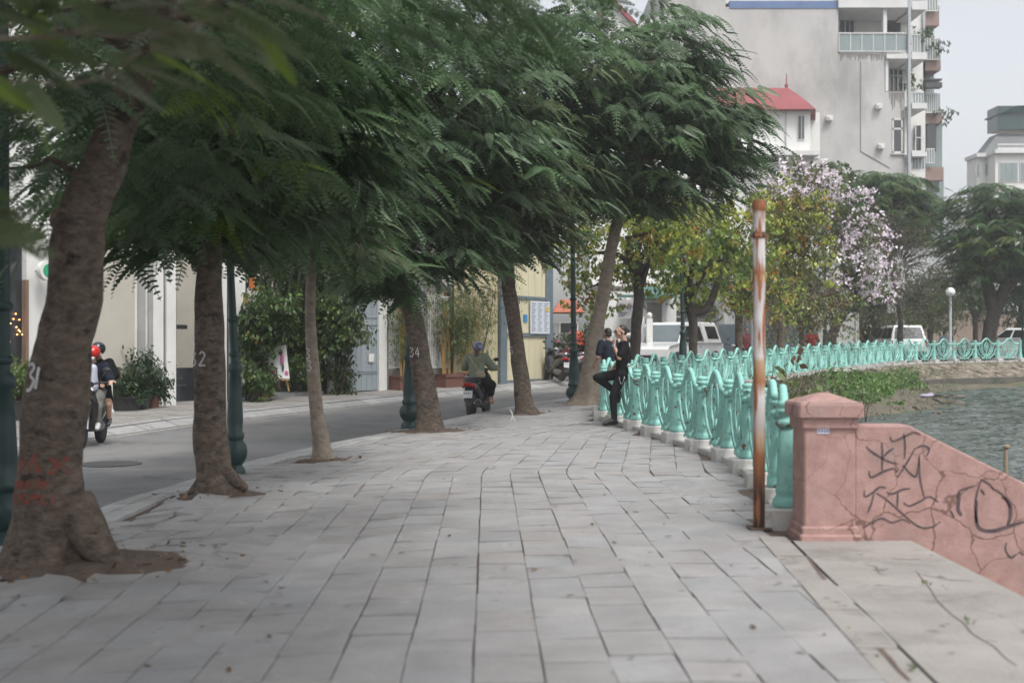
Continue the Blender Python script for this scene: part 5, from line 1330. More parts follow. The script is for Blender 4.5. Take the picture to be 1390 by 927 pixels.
rg = np.random.default_rng(9); pos = []; fw = []
for k in range(16): pos.append(P(345 + k * 4.5, 335 + (k % 4) * 8, 31.5)); a = rg.uniform(0, 6.28); fw.append([math.cos(a), math.sin(a), .5])
V, Q, C_ = scatter(frond_T(1.5, 22, .42, .05, .6), np.array(pos), np.array(fw), rg.uniform(.8, 1.1, 16), mix_tints(16, rg, [(.05, .10, .03), (.08, .14, .035)], [1, 1]), .2, rg); npmesh('frond', V, Q, M['leaf'], r, C_)
# stone steps
mb = MB(); t_, n_ = fdir(*C)
for i, (x0, y0, x1, y1, pr) in enumerate(((352, 541, 444, 549, .35), (356, 533, 440, 541, .0))): fbox(mb, *C, x0, y0, x1, y1, pr, .9)
tag(mb.build('stone_steps', M['grey_tile'], origin=hit(400, 545, *C)), 'two low grey stone steps up to the planted garden entrance', 'steps')
mb = MB(); fbox(mb, *C, 470, 533, 545, 542, .5, .9); tag(mb.build('gate_sill', M['grey_tile'], origin=hit(500, 540, *C)), 'low grey slab in front of the blue grey gate', 'slab')
# garden back wall
mb = MB(); fbox(mb, *C, 338, 395, 352, 548, -.05, .3); tag(mb.build('gate_post', M['white_wall'], origin=hit(345, 545, *C)), 'short white wall end behind the climbing shrub', 'wall')
mb = MB(); a = hit(395, 500, *C) - n_ * .7; b = hit(468, 500, *C) - n_ * .7; mb.wall(a[:2], b[:2], -.3, 2.2, th=.3); tag(mb.build('garden_wall', M['stone_old'], origin=(a.x, a.y, -.1)), 'mossy dark garden wall hidden behind the shrubs left of the gate', 'wall')
mb = MB(); fbox(mb, *C, 449, 468, 454, 545, .0, .12); fbox(mb, *C, 461, 455, 465, 545, .0, .12); tag(mb.build('trellis_post', M['white_wall'], origin=hit(455, 545, *C)), 'pale weathered trellis posts wrapped in creeper beside the gate', 'trellis')
# easel sign
d = 29.6; r = thing('easel_sign', tuple(P(378, 536, d)), 'white poster with pink figures on a wooden easel by the garden steps', 'sign')
mb = MB(); q = [P(364, 472, d), P(388, 468, d), P(393, 514, d - .12), P(362, 514, d - .12)]; mb.prism([q[0], q[1], q[2], q[3]], (0, .03, 0)); pb = mb.build('poster', M['white_wall'], r)
defmat('pink_ink', (.55, .10, .25), (.4, .15, .3), scale=8, rough=.6); defmat('dark_ink', (.05, .05, .08), rough=.6)
mb = MB()
for (a, c, e, f_) in ((383, 488, 2.6, 9), (389, 508, 3, 5), (370, 505, 4, 3)):
    v = P(a, c, d - .10); mb.ell((v.x, v.y, v.z), (e / F * d, .012, f_ / F * d), 10, 6)
mb.build('printed_figure', M['pink_ink'], pb)
mb = MB()
for (a, c, e, f_) in ((382, 478, 2, 2), (384, 499, 1.5, 6), (374, 500, 3.5, 1.5), (369, 495, 2, 3)):
    v = P(a, c, d - .11); mb.ell((v.x, v.y, v.z), (e / F * d, .010, f_ / F * d), 8, 6)
mb.build('printed_outline', M['dark_ink'], pb)
for (x0, x1, dd) in ((370, 366, 0), (388, 392, 0), (378, 378, .5)):
    mb = MB(); mb.tube([P(x0, 510, d), P(x1, 531, d + dd)], .022, 6); mb.build('leg', M['light_wood'], r)
mb = MB(); mb.tube([P(362, 516, d - .1), P(393, 516, d - .1)], .02, 6); mb.build('ledge', M['light_wood'], r)
# --- grey blue gate and white pillar
D = (FA2, FA3)
r = thing('metal_gate', tuple(hit(490, 535, *D)), 'tall weathered blue grey sheet metal gate with a small white notice', 'gate')
mb = MB(); fbox(mb, *D, 464, 410, 474, 531, .0, .05); mb.build('gate_leaf', M['gate_blue'], r)
mb = MB(); fbox(mb, *D, 475, 410, 513, 530, .0, .05); lf = mb.build('gate_leaf', M['gate_blue'], r)
mb = MB()
for yy in (430, 440, 503, 506): fbox(mb, *D, 475, yy, 513, yy + 1.2, .02, .02)
for xx in (476, 483, 490, 497, 504, 511): fbox(mb, *D, xx, 412, xx + .8, 529, .012, .012)
mb.build('rib', M['gate_blue'], lf)
mb = MB(); fbox(mb, *D, 499, 480, 506, 491, .05, .03); nn_ = mb.build('notice', M['white_wall'], lf)
mb = MB(); fbox(mb, *D, 512.5, 402, 523, 530, .06, .3); mb.build('gate_pillar', M['white_wall'], r)
# --- stone wall with white lattice
E = (FA3, FA4); t_, n_ = fdir(*E)
r = thing('garden_wall', tuple(hit(560, 528, *E)), 'old dark stone wall with white lattice grilles behind the bamboo planters', 'wall')
mb = MB(); fbox(mb, *E, 525, 500, 622, 530, .0, .3)
for x0, x1 in ((524, 527), (547, 553), (575, 580), (612, 622)): fbox(mb, *E, x0, 395, x1, 501, .0, .3)
fbox(mb, *E, 524, 385, 622, 396, .0, .3); mb.build('stonework', M['stone_old'], r)
for x0, x1 in ((527, 547), (553, 575), (580, 612)):
    mb = MB()
    for k in range(int((x1 - x0) / 2.6)): fbox(mb, *E, x0 + .8 + k * 2.6, 402, x0 + 1.7 + k * 2.6, 500, -.05, .04)
    for yy in (402, 424, 427, 458, 461, 498): fbox(mb, *E, x0, yy, x1, yy + 1.3, -.045, .05)
    mb.build('lattice', M['white_wall'], r)
# planters with bamboo
for i, (x0, x1, y1, lab) in enumerate(((528, 552, 532, 'long brown planter of bamboo left of the leaning tree 34'), (590, 614, 529, 'long brown planter of bamboo half hidden by leaning tree 34'), (616, 644, 527, 'long brown planter of feathery bamboo beside the corrugated fence'))):
    a = hit(x0, y1, *E) + n_ * .45; b = hit(x1, y1, *E) + n_ * .45; r = thing('bamboo_planter', ((a.x + b.x) / 2, (a.y + b.y) / 2, GS(a.x, a.y)), lab, 'planter', 'bamboo planters along the wall')
    mb = MB(); z = GS(a.x, a.y); mb.wall(a[:2], b[:2], z, z + .36, th=.4); mb.wall((a - n_ * -.03)[:2], (b - n_ * -.03)[:2], z + .30, z + .40, th=.46); mb.build('planter_box', M['terracotta'], r)
    mid = (a + b) / 2 - n_ * .2; w_ = (b - a).length / 2; rb = random.Random(i)
    defmat('bamboo', (.42, .24, .07), (.33, .22, .07), scale=4, rough=.6, world=True) if 'bamboo' not in M else None
    for k in range(9):
        u = rb.uniform(-w_, w_) * .8; s_ = mid + t_ * u; mb = MB(); mb.tube([(s_.x, s_.y, z + .3), (s_.x + u * .1, s_.y, z + 1.2), (s_.x + u * .5 + rb.gauss(0, .1), s_.y + rb.gauss(0, .1), z + 2.1 + rb.random() * .8)], [.022, .018, .008], 6); mb.build('cane', M['bamboo'], r)
    leafball('foliage', [(np.array([mid.x, mid.y, z + 1.6]), np.array([w_ * 1.2, .35, .8])), (np.array([mid.x + .1, mid.y, z + 2.3]), np.array([w_ * 1.6, .45, .7]))], (200, 300, 130)[i], r, 70 + i, [(.13, .18, .05), (.09, .14, .04), (.20, .18, .06)], [3, 3, 1], L=.14, wd=.022, spread=.3, leaves=12)
bush('red_shrub', 'thin reddish brown shrub with tiny orange red blooms over the lattice wall', 640, 36.6, [LB(640, 370, 36.6, 55, 40, .9), LB(600, 400, 36.6, 40, 30, .7), LB(670, 400, 36.4, 30, 25, .6), LB(610, 440, 36.3, 30, 30, .5)], 330, 15, [(.13, .13, .06), (.20, .12, .06), (.08, .11, .04), (.45, .12, .05)], [4, 2, 3, .35], L=.10, wd=.03, spread=.4)
# --- corrugated fence
r = thing('corrugated_fence', tuple(hit(650, 525, *E)), 'tall cream corrugated metal hoarding left of tree 35', 'fence')
mb = MB(); a = hit(613, 522, *E) + n_ * .1; b = hit(678, 521, *E) + n_ * .1; L_ = (b - a).length; N = int(L_ / .03); zt = 4.3; zb = GS(a.x, a.y) + .03
vs = []
for k in range(N + 1):
    p = a.lerp(b, k / N) + n_ * (.028 * max(-.6, min(.6, math.sin(k * 2 * math.pi / 6.0))) / .6); vs += [(p.x, p.y, zb), (p.x, p.y, zt)]
mb.add(vs, [(2 * i, 2 * i + 2, 2 * i + 3, 2 * i + 1) for i in range(N)]); o = mb.build('sheet', M['corrugated'], r); o.modifiers.new('s', 'SOLIDIFY').thickness = .004
mb = MB(); fbox(mb, *E, 673, 330, 682, 526, .2, .2); mb.build('steel_post', M['steel_blue'], r)
# --- framed hoarding with notices
Fq = (FA4, FA5); t_, n_ = fdir(*Fq)
r = thing('panel_hoarding', tuple(hit(715, 520, *Fq)), 'cream panel hoarding in a blue steel frame with a pale notice board', 'fence')
for (x0, y0, x1, y1) in ((684, 406, 741, 452), (684, 457, 741, 515), (684, 340, 741, 402)):
    mb = MB(); fbox(mb, *Fq, x0, y0, x1, y1, .0, .04); pn = mb.build('panel', M['panel_cream'], r)
    mb = MB()
    for xx in range(690, 741, 9): fbox(mb, *Fq, xx, y0, xx + .5, y1, .006, .01)
    mb.build('panel_seam', M['corrugated'], pn)
for (x0, y0, x1, y1, nm) in ((740, 330, 749, 522, 'steel_post'), (682, 402, 741, 406, 'rail'), (682, 452, 741, 457, 'rail'), (684, 516, 741, 520, 'rail')):
    mb = MB(); fbox(mb, *Fq, x0, y0, x1, y1, .05, .1); mb.build(nm, M['steel_blue'], r)
mb = MB(); fbox(mb, *Fq, 717, 409, 743, 453, .09, .03); nb = mb.build('notice_board', M['paper'], r)
mb = MB()
for x0 in (718.5, 727, 735.5):
    for k in range(14): fbox(mb, *Fq, x0, 412 + k * 2.8, x0 + 5.5 - (k % 3), 412.9 + k * 2.8, .094, .004)
mb.build('printed_line', M['ink'], nb)
mb = MB(); fbox(mb, *Fq, 710, 427, 715, 437, .03, .02); mb.build('blue_notice', M['blue_print'], r)
mb = MB(); fbox(mb, *Fq, 737.5, 417, 742, 423, .1, .02); mb.build('yellow_notice', M['yellow_print'], nb)

# --- tiled kiosk, flowers
d = 45; r = thing('tiled_kiosk', tuple(P(772, 505, d)), 'small kiosk with orange tiled roof behind the bougainvillea', 'kiosk')
mb = MB(); a = P(752, 440, d); b = P(792, 440, d); mb.box(((a.x + b.x) / 2, d + 1, 1.1), (b.x - a.x, 2, 1.9)); mb.build('wall', M['grey_wall'], r)
mb = MB(); c = P(772, 424, d); w_ = 22 / F * d; mb.loft([[(c.x - w_, d - .3, c.z), (c.x + w_, d - .3, c.z), (c.x + w_, d + 2.3, c.z), (c.x - w_, d + 2.3, c.z)], [(c.x - w_ * .45, d + .7, c.z + .5), (c.x + w_ * .45, d + .7, c.z + .5), (c.x + w_ * .45, d + 1.3, c.z + .5), (c.x - w_ * .45, d + 1.3, c.z + .5)]], smooth=False); mb.build('roof', M['roof_tile'], r)
mb = MB(); fb = P(772, 445, d); mb.box((fb.x, d - .03, fb.z), (.7, .05, .45)); wn = mb.build('window', M['white_wall'], r)
mb = MB(); mb.box((fb.x, d - .07, fb.z), (.6, .03, .35)); mb.build('pane', M['dark_glass'], wn)
rb_ = bush('bougainvillea', 'bougainvillea with pink and white blooms behind the parked motorbikes', 772, 43, [LB(768, 475, 43, 24, 24, .7), LB(785, 462, 43, 14, 16, .5)], 330, 16, [(.08, .13, .04), (.05, .09, .03)], [1, 1], L=.11, wd=.06, spread=.3)
clump_crown('blossom', [LB(768, 458, 42.6, 20, 9, .5), LB(772, 478, 42.4, 18, 12, .4)], 34, rb_, 161, [(1, 1, 1)], [1], L=.11, wd=.08, spread=.22, leaves=8, m=M['petal_pink'], shell=.6)
rb_ = bush('bougainvillea', 'bougainvillea with bright red blooms between the lamp post and tree 36', 795, 42.5, [LB(796, 480, 42.5, 18, 28, .6), LB(805, 455, 42.5, 10, 14, .4)], 280, 17, [(.07, .12, .04), (.05, .09, .03)], [1, 1], L=.11, wd=.06, spread=.3)
clump_crown('blossom', [LB(797, 455, 42.2, 13, 9, .4)], 22, rb_, 162, [(1, 1, 1)], [1], L=.12, wd=.08, spread=.22, leaves=8, m=M['petal_red'], shell=.6)

# ------------------------------------------------------------------ green lamp posts
LG = 'green cast lamp posts along the kerb'
def lamp(px, d, py_base, label, leanpx=0, sc=1.0, z=None, H=5.4):
    c = P(px, py_base, d); z = c.z; r = thing('street_lamp', (c.x, c.y, z), label, 'street lamp', LG)
    s = sc; mb = MB()
    mb.lathe((0, 0, 0), [(.15 * s, -.25), (.15 * s, .0), (.14 * s, .03), (.10 * s, .08), (.13 * s, .11), (.165 * s, .17), (.175 * s, .24), (.16 * s, .31), (.11 * s, .37), (.13 * s, .40), (.13 * s, .44), (.105 * s, .47), (.115 * s, .6), (.10 * s, .9), (.075 * s, 1.15), (.10 * s, 1.18), (.10 * s, 1.24), (.07 * s, 1.28)], 18)
    o = mb.build('base', M['lamp_green'], r, world=False)
    mb = MB(); ln = leanpx / F * d / 2.6
    mb.tube([(0, 0, 1.25), (ln * 1.0, 0, 2.2), (ln * 2, 0, 3.4), (ln * 2.6, 0, H - .5)], [.062 * s, .055 * s, .05 * s, .042 * s], 12)
    for zz in (1.34, 1.75, 2.4): mb.lathe((ln * (zz - 1.25), 0, zz), [(.06 * s, 0), (.08 * s, .02), (.08 * s, .05), (.06 * s, .07)], 12)
    mb.build('shaft', M['lamp_green'], r, world=False)
    X = ln * 2.6
    mb = MB()
    for s_ in (-1, 1): mb.tube(smoothpath([(X, 0, H - .7), (X + s_ * .3, 0, H - .75), (X + s_ * .45, 0, H - .5)], 5), .022, 6)
    mb.tube([(X, 0, H - .5), (X, 0, H - .1)], .03, 8); mb.build('bracket', M['lamp_green'], r, world=False)
    for gx, gz in ((X - .45, H - .33), (X + .45, H - .33), (X, H + .08)):
        mb = MB(); mb.ell((gx, 0, gz), (.19, .19, .19), 16, 10); mb.build('globe', M['lamp_glass'], r, world=False)
    return r
lamp(3, 9.4, 733, 'green cast lamp post cut by the left edge, nearest of the row', 0, 1.0)
lamp(319, 14.4, 640, 'green cast lamp post leaning slightly behind tree 32', -14, .82)
lamp(556, 22.0, 577, 'green cast lamp post just left of leaning tree 34', 0, 1.05)
lamp(779, 29.0, 546, 'green cast lamp post between tree 36 and the parked motorbikes', -2, 1.1)
lamp(927, 33.6, 512, 'green cast lamp post in front of the white pickup', -3, .95)
lamp(1120, 47, 492, 'slim green lamp post before the graffitied cabinet', 0, .9, H=4.2)
lamp(1388, 62, 482, 'thin dark lamp post at the right edge by the white car', 0, .8)
# globe lamp far right
c = P(1290, 482, 58); r = thing('globe_lamp', tuple(c), 'grey lamp pole with a single white globe beyond the far railing', 'street lamp')
mb = MB(); zt = P(1290, 402, 58).z - c.z; mb.lathe((0, 0, 0), [(.14, -.2), (.14, .2), (.09, .3), (.07, .35), (.06, zt)], 12); mb.build('pole', M['galv'], r, world=False)
mb = MB(); mb.ell((0, 0, zt + .19), (.22, .22, .22), 16, 12); mb.build('globe', M['lamp_glass'], r, world=False)
# plain galvanised pole behind tree 34, and thin poles right
for (px, d_, y0, y1, rad, lab) in ((571, 30, 300, 545, .075, 'pale galvanised pole rising behind leaning tree 34'), (1021, 44, 235, 490, .055, 'thin pale pole just left of the rusty pole top'), (993, 60, 400, 480, .05, 'thin grey pole in front of the blue grey metal fence')):
    a = P(px, y1, d_); b = P(px, y0, d_); mb = MB(); mb.tube([a, b], [rad, rad * .8], 10)
    mb.lathe((a.x, a.y, a.z), [(rad * 1.8, 0), (rad * 1.8, .02), (rad * 1.1, .05)], 10)
    tag(mb.build('utility_pole', M['galv'], origin=tuple(a)), lab, 'pole')
# ------------------------------------------------------------------ right hand buildings
defmat('render_grey', (.47, .465, .455), (.40, .395, .385), scale=.5, rough=.9, world=True, c3=(.29, .285, .275), scale3=.28, th3=(.47, .68), bump=.1, detail=10, stretch=(1, 1, .55))
defmat('stain', (.16, .15, .14), (.24, .23, .215), scale=1.2, rough=.95, world=True)
defmat('white_trim', (.62, .62, .62), (.54, .54, .54), scale=1, rough=.7, world=True)
defmat('brown_band', (.27, .19, .165), (.22, .155, .135), scale=1, rough=.7, world=True)
defmat('blue_band', (.10, .17, .32), (.08, .13, .26), scale=1, rough=.5, world=True)
defmat('rail_glass', (.16, .21, .21), (.22, .27, .27), scale=.6, rough=.15, world=True, spec=.7)
defmat('red_roof', (.27, .065, .075), (.22, .055, .06), scale=1, rough=.6, world=True)
d = 80.0; s = d / F
def X(px, dd=d): return (px - CX) / F * dd
def Z(py, dd=d): return CH - (py - CY) / F * dd
def wbox(mb, x0, y0, x1, y1, dd, th, lift=0):
    """box whose front face is at distance dd-lift between picture corners"""
    a = P(x0, y1, dd); b = P(x1, y0, dd); mb.box(((a.x + b.x) / 2, dd - lift + th / 2, (a.z + b.z) / 2), (b.x - a.x, th, b.z - a.z))
X3 = lambda px, q: (px - CX) / F * (112.0 + q)
blk = thing('apartment_block', (X(1080), d, .8), 'tall grey rendered apartment block with stacked balconies on its right side', 'building')
mb = MB(); x0, x1 = X(904), X(1228)
pf = [(X(900), .3), (X(1228), .3), (X(1228), Z(125)), (X(1201), Z(125)), (X(1201), Z(73)), (X(1138), Z(73)), (X(1138), Z(12)), (X(1133), Z(5)), (X(985), Z(10)), (X(985), 26), (X(900), 26)]
mb.prism([(x, d, z) for x, z in pf], (0, 14, 0)); mb.build('side_wall', M['render_grey'], blk)
mb = MB(); wbox(mb, 990, 2, 1137, 12, d, 12, .05); mb.build('blue_parapet', M['blue_band'], blk)
mb = MB(); wbox(mb, 985, -90, 1137, 2, d, 12, -.6); mb.build('upper_storey', M['white_trim'], blk)
# weather stains below the terraces
mb = MB()
rng = random.Random(8)
for (xa, xb, yt, ln) in ((1140, 1200, 74, 10), (1206, 1226, 126, 26), (1222, 1228, 150, 70)):
    for k in range(int((xb - xa) / 2.2)):
        xx = xa + k * 2.2 + rng.random(); L_ = ln * rng.uniform(.2, 1); mb.quad((X(xx), d - .012, Z(yt)), (X(xx + 2.3), d - .012, Z(yt)), (X(xx + 1.6), d - .012, Z(yt + L_)), (X(xx + .5), d - .012, Z(yt + L_)))
mb.build('rain_stain', M['stain'], blk)
# window on the blank wall
mb = MB()
for b_ in ((1211, 161, 1225, 163.5), (1211, 206, 1225, 208.5), (1211, 161, 1213, 208), (1223, 161, 1225, 208), (1211, 174, 1225, 176.5)): wbox(mb, *b_, d, .12, .06)
w_ = mb.build('window', M['white_trim'], blk); mb = MB(); wbox(mb, 1212, 162, 1224, 207, d, .04, .02); mb.build('pane', M['dark_glass'], w_)
mb = MB(); wbox(mb, 1209, 208.5, 1227, 210.5, d, .3, .15); mb.build('sill', M['render_grey'], w_)
# terraces: recessed flats, slabs, white fascias
mb = MB()
wbox(mb, 1140, 12, 1256, 75, d + 3.2, 8); wbox(mb, 1202, 75, 1256, 260, d + 3.0, 8); mb.build('recessed_wall', M['white_wall'], blk)
for (xa, ya, xb, yb, dd, th) in ((1137, -8, 1236, 12, d, 3.4), (1202, 75, 1236, 81, d, 3.2)):
    mb = MB(); wbox(mb, xa, ya, xb, yb, dd, th, .25); mb.build('slab', M['white_trim'], blk)
# right side projecting slabs (turn the corner and run back)
for (yt, yb_) in ((-2, 20), (69, 86), (138, 152), (205, 216)):
    zc = (Z(yt) + Z(yb_)) / 2; hh = Z(yt) - Z(yb_)
    mb = MB(); mb.box((X(1246), d + 1.4, zc), (X(1256) - X(1236), 3.4, hh * .55)); mb.build('side_slab', M['white_trim'], blk)
for (yt, yb_, xr) in ((8, 35, 1275), (74, 96, 1277), (154, 168, 1279), (227, 245, 1281)):
    mb = MB(); wbox(mb, 1254, yt, xr, yb_, d + 6.5, 6); mb.build('brown_fascia', M['brown_band'], blk)
mb = MB(); wbox(mb, 1258, 168, 1279, 227, d + 7.4, 5); wbox(mb, 1258, 245, 1281, 330, d + 7.4, 5); wbox(mb, 1254, 96, 1268, 154, d + 8, 4); wbox(mb, 1252, -90, 1266, 74, d + 8, 4); mb.build('rear_wall', M['rail_glass'], blk)
for a_ in ((1256, 163, 1268, 207, d + 7, .3, .4), (1258, 245, 1272, 262, d + 7, .3, .4), (1241, 171, 1250, 206, d + 2.9, .1, .1), (1141, 27, 1158, 62, d + 3.2, .1, .1), (1207, 95, 1225, 124, d + 3.0, .1, .12), (1203, 20, 1222, 68, d + 3.2, .1, .1)):
    mb = MB(); wbox(mb, *a_); mb.build('dark_opening', M['dark_glass'], blk)
mb = MB()
for xx in (1146, 1152, 1158): wbox(mb, xx, 25, xx + 1.3, 64, d + 3.1, .06, .15)
for xx in (1206, 1211, 1217, 1224): wbox(mb, xx, 93, xx + 1.6, 124, d + 2.9, .06, .18)
for yy in (93, 103): wbox(mb, 1206, yy, 1225, yy + 1.6, d + 2.9, .06, .18)
for b_ in ((1241, 171, 1242.2, 206), (1249, 171, 1250.2, 206), (1241, 187, 1250, 188.4)): wbox(mb, *b_, d + 2.8, .06, .2)
mb.build('window_bar', M['white_trim'], blk)
for (xa, ya, xb, yb, dd) in ((1199, 12, 1204, 73, d), (1202, 81, 1206, 124, d), (1233, -60, 1236.5, 240, d - .3), (1253, -60, 1256, 150, d + 3)):
    mb = MB(); wbox(mb, xa, ya, xb, yb, dd, .3, 0); mb.build('column', M['galv'] if xa > 1230 else M['white_trim'], blk)
def balrail(x0, y0, x1, y1, dd, n_, mt='white_trim', gl=True, side=False):
    mb = MB(); wbox(mb, x0, y0, x1, y0 + 1.6, dd, .08, .1); wbox(mb, x0, y1 - 1.2, x1, y1, dd, .08, .1)
    for k in range(n_ + 1):
        xx = x0 + (x1 - x0 - 1) * k / n_; wbox(mb, xx, y0 + 1.5, xx + 1, y1 - 1, dd, .05, .08)
    o = mb.build('balcony_rail', M[mt], blk)
    if gl: g_ = MB(); wbox(g_, x0 + 1, y0 + 2, x1 - 1, y1 - 2, dd, .02, .04); g_.build('glass', M['rail_glass'], o)
balrail(1138, 45, 1232, 71, d, 6); balrail(1237, 47, 1249, 73, d + .5, 3); balrail(1238, 125, 1254, 148, d + .5, 4); balrail(1237, 205, 1255, 232, d + .5, 4)
balrail(1255, 52, 1276, 82, d + 6.3, 6); balrail(1255, 127, 1276, 154, d + 6.3, 7); balrail(1257, 202, 1268, 222, d + 6.3, 3); balrail(1254, -12, 1273, 16, d + 6.3, 5)
mb = MB(); wbox(mb, 1255, 107, 1279, 109, d + 6, 1.5); wbox(mb, 1255, 112, 1279, 119, d + 5.6, .6); mb.build('awning', M['dark_metal'], blk)
for i, (px, py) in enumerate(((1254, 44), (1282, 152), (1272, 60), (1240, 108))):
    clump_crown('balcony_plant', [LB(px, py, d + (6 if px > 1256 else 2.5), 7, 6, .6)], 14, blk, 300 + i, [(.05, .09, .04)], [1], L=.3, wd=.12, spread=.6, leaves=9)

for (px, py, lab_) in ((1120, 158, 0), (1187, 142, 0), (1190, 196, 0)):
    mb = MB(); wbox(mb, px, py, px + 9, py + 7, d, .3, .35); ac = mb.build('air_conditioner', M['white_trim'], blk, bevel=.03); c = P(px + 4, py + 3.6, d - .37); mb = MB(); mb.tube([(c.x, d - .34, c.z), (c.x, d - .37, c.z)], .12, 14); mb.build('fan_grille', M['grey_wall'], ac)
mb = MB(); wbox(mb, 1232, 100, 1233, 250, d - .3, .06, .1); wbox(mb, 1168, 84, 1168.6, 205, d, .06, .07); mb.tube([P(1168, 205, d - .03), P(1208, 228, d - .03)], .03, 5); mb.build('drain_pipe', M['grey_wall'], blk)
# white house with red roof in front of it
d2 = 72.0; r = thing('white_house', (X(1065, d2), d2, .7), 'small white house with a curved red roof and finial before the grey block', 'building')
mb = MB(); wbox(mb, 990, 150, 1100, 215, d2, 7); wbox(mb, 1100, 153, 1113, 215, d2 + 2.5, 4); wbox(mb, 985, 212, 1108, 470, d2, 7, -.4); mb.build('wall', M['white_wall'], r)
mb = MB(); zr = Z(122, d2 + 3); ze = Z(151, d2); xl, xr = X(980, d2), X(1104, d2); xr2 = X(1115, d2 + 2)
mb.loft([[(xl, d2 - .6, ze), (xr, d2 - .6, ze), (xr2, d2 + 3.5, ze - .1), (xr2, d2 + 8, ze), (xl, d2 + 8, ze)], [(xl, d2 + .5, ze + .75), (xr - .35, d2 + .5, ze + .75), (xr2 - .5, d2 + 3.5, ze + .65), (xr2 - .6, d2 + 7, ze + .6), (xl, d2 + 7, ze + .6)], [(xl, d2 + 2.5, zr), (xr - .9, d2 + 2.5, zr), (xr - .7, d2 + 3.5, zr), (xr - .9, d2 + 4.5, zr), (xl, d2 + 4.5, zr)]], smooth=False)
rf = mb.build('roof', M['red_roof'], r); mb = MB(); mb.lathe((X(1083, d2), d2 + 3, zr), [(.12, 0), (.08, .15), (.13, .25), (.05, .4), (.02, 1.0)], 8); mb.build('finial', M['red_roof'], rf)
mb = MB(); wbox(mb, 985, 207, 1109, 213, d2, 8, .7); mb.build('cornice', M['white_trim'], r)
mb = MB(); wbox(mb, 1082, 156, 1092, 191, d2, .1, .05); w_ = mb.build('window', M['white_trim'], r); mb = MB(); wbox(mb, 1083.5, 158, 1087, 189, d2, .05, .09); wbox(mb, 1088.5, 158, 1091, 189, d2, .05, .09); mb.build('pane', M['dark_glass'], w_)
mb = MB(); wbox(mb, 1066, 150, 1067.3, 205, d2, .1, .1); mb.build('drain_pipe', M['galv'], r)
# white house with red eaves, top centre
d3 = 62; r = thing('gabled_house', (X(870, d3), d3, .6), 'white house with red gable edge showing above the tallest crown', 'building')
mb = MB(); xa, xb, xc = X(826, d3), X(858, d3), X(905, d3); mb.prism([(xa, d3, .3), (xc, d3, .3), (xc, d3, Z(20, d3)), (xb, d3, Z(35, d3)), (xa, d3, Z(-12, d3))], (0, 7, 0)); mb.build('wall', M['white_wall'], r)
mb = MB(); mb.prism([(xa - .3, d3 - .3, Z(-16, d3)), (xb + .2, d3 - .3, Z(32, d3)), (xb + .1, d3 - .3, Z(38, d3)), (xa - .35, d3 - .3, Z(-10, d3))], (0, 7.5, 0)); mb.build('roof_edge', M['red_roof'], r)

# French style white building, far right
d4 = 112.0; r = thing('mansard_building', (X(1360, d4), d4, .9), 'white mansard villa with balustrade and green glazed top storey, far right', 'building')
mb = MB(); wbox(mb, 1351, 205, 1500, 470, d4, 5); wbox(mb, 1326, 212, 1352, 470, d4 + 2, 2.5); mb.build('wall', M['white_wall'], r)
mb = MB(); wbox(mb, 1348, 204, 1500, 209, d4, 5.5, .5); wbox(mb, 1323, 209, 1352, 214, d4 + 2, 3, .5); mb.build('cornice', M['white_trim'], r)
mb = MB(); wbox(mb, 1353, 196, 1500, 198, d4, .3, .3); wbox(mb, 1353, 202, 1500, 204, d4, .3, .3)
for k in range(40): 
    if 1354 + k * 2.2 < 1440: wbox(mb, 1354 + k * 2.2, 198, 1355.1 + k * 2.2, 202, d4, .2, .25)
mb.build('balustrade', M['white_trim'], r)
defmat('slate', (.16, .17, .17), (.11, .12, .12), scale=2, rough=.8, world=True); defmat('green_glass', (.025, .06, .06), (.02, .045, .045), scale=.5, rough=.15, world=True)
mb = MB(); mb.loft([[(X3(1330, 2.5), d4 + 2.5, Z(209, d4)), (X(1500, d4), d4 + 1.5, Z(209, d4)), (X(1500, d4), d4 + 7, Z(209, d4)), (X3(1330, 2.5), d4 + 5, Z(209, d4))], [(X3(1354, 4), d4 + 4, Z(172, d4)), (X(1490, d4), d4 + 4, Z(172, d4)), (X(1490, d4), d4 + 6.5, Z(172, d4)), (X3(1354, 4), d4 + 6, Z(172, d4))]], smooth=False); mb.build('mansard_roof', M['slate'], r)
mb = MB(); wbox(mb, 1354, 144, 1500, 176, d4 + 3.5, 2.5); mb.prism([(X3(1353, 3.3), d4 + 3.3, Z(147, d4)), (X(1400, d4), d4 + 3, Z(135, d4)), (X(1500, d4), d4 + 3, Z(135, d4)), (X(1500, d4), d4 + 3, Z(144, d4)), (X3(1353, 3.3), d4 + 3.3, Z(145, d4))], (0, 3, 0)); mb.build('glazed_storey', M['green_glass'], r)
for (xa, xb, ya, yb) in ((1356, 1382, 220, 247), (1384, 1410, 220, 247), (1324, 1330, 222, 240), (1336, 1342, 222, 240), (1328, 1348, 255, 280), (1356, 1382, 262, 290), (1384, 1410, 262, 290)):
    mb = MB(); wbox(mb, xa, ya, xb, yb, d4 if xa > 1350 else d4 + 2, .2, .1); w_ = mb.build('window', M['white_trim'], r)
    mb = MB(); n_ = 3 if xb - xa > 15 else 1; ww = (xb - xa - 2) / n_
    for k in range(n_): wbox(mb, xa + 1.2 + k * ww, ya + 1.5, xa + .6 + (k + 1) * ww, yb - 1.5, d4 if xa > 1350 else d4 + 2, .1, .14)
    mb.build('pane', M['rail_glass'], w_)
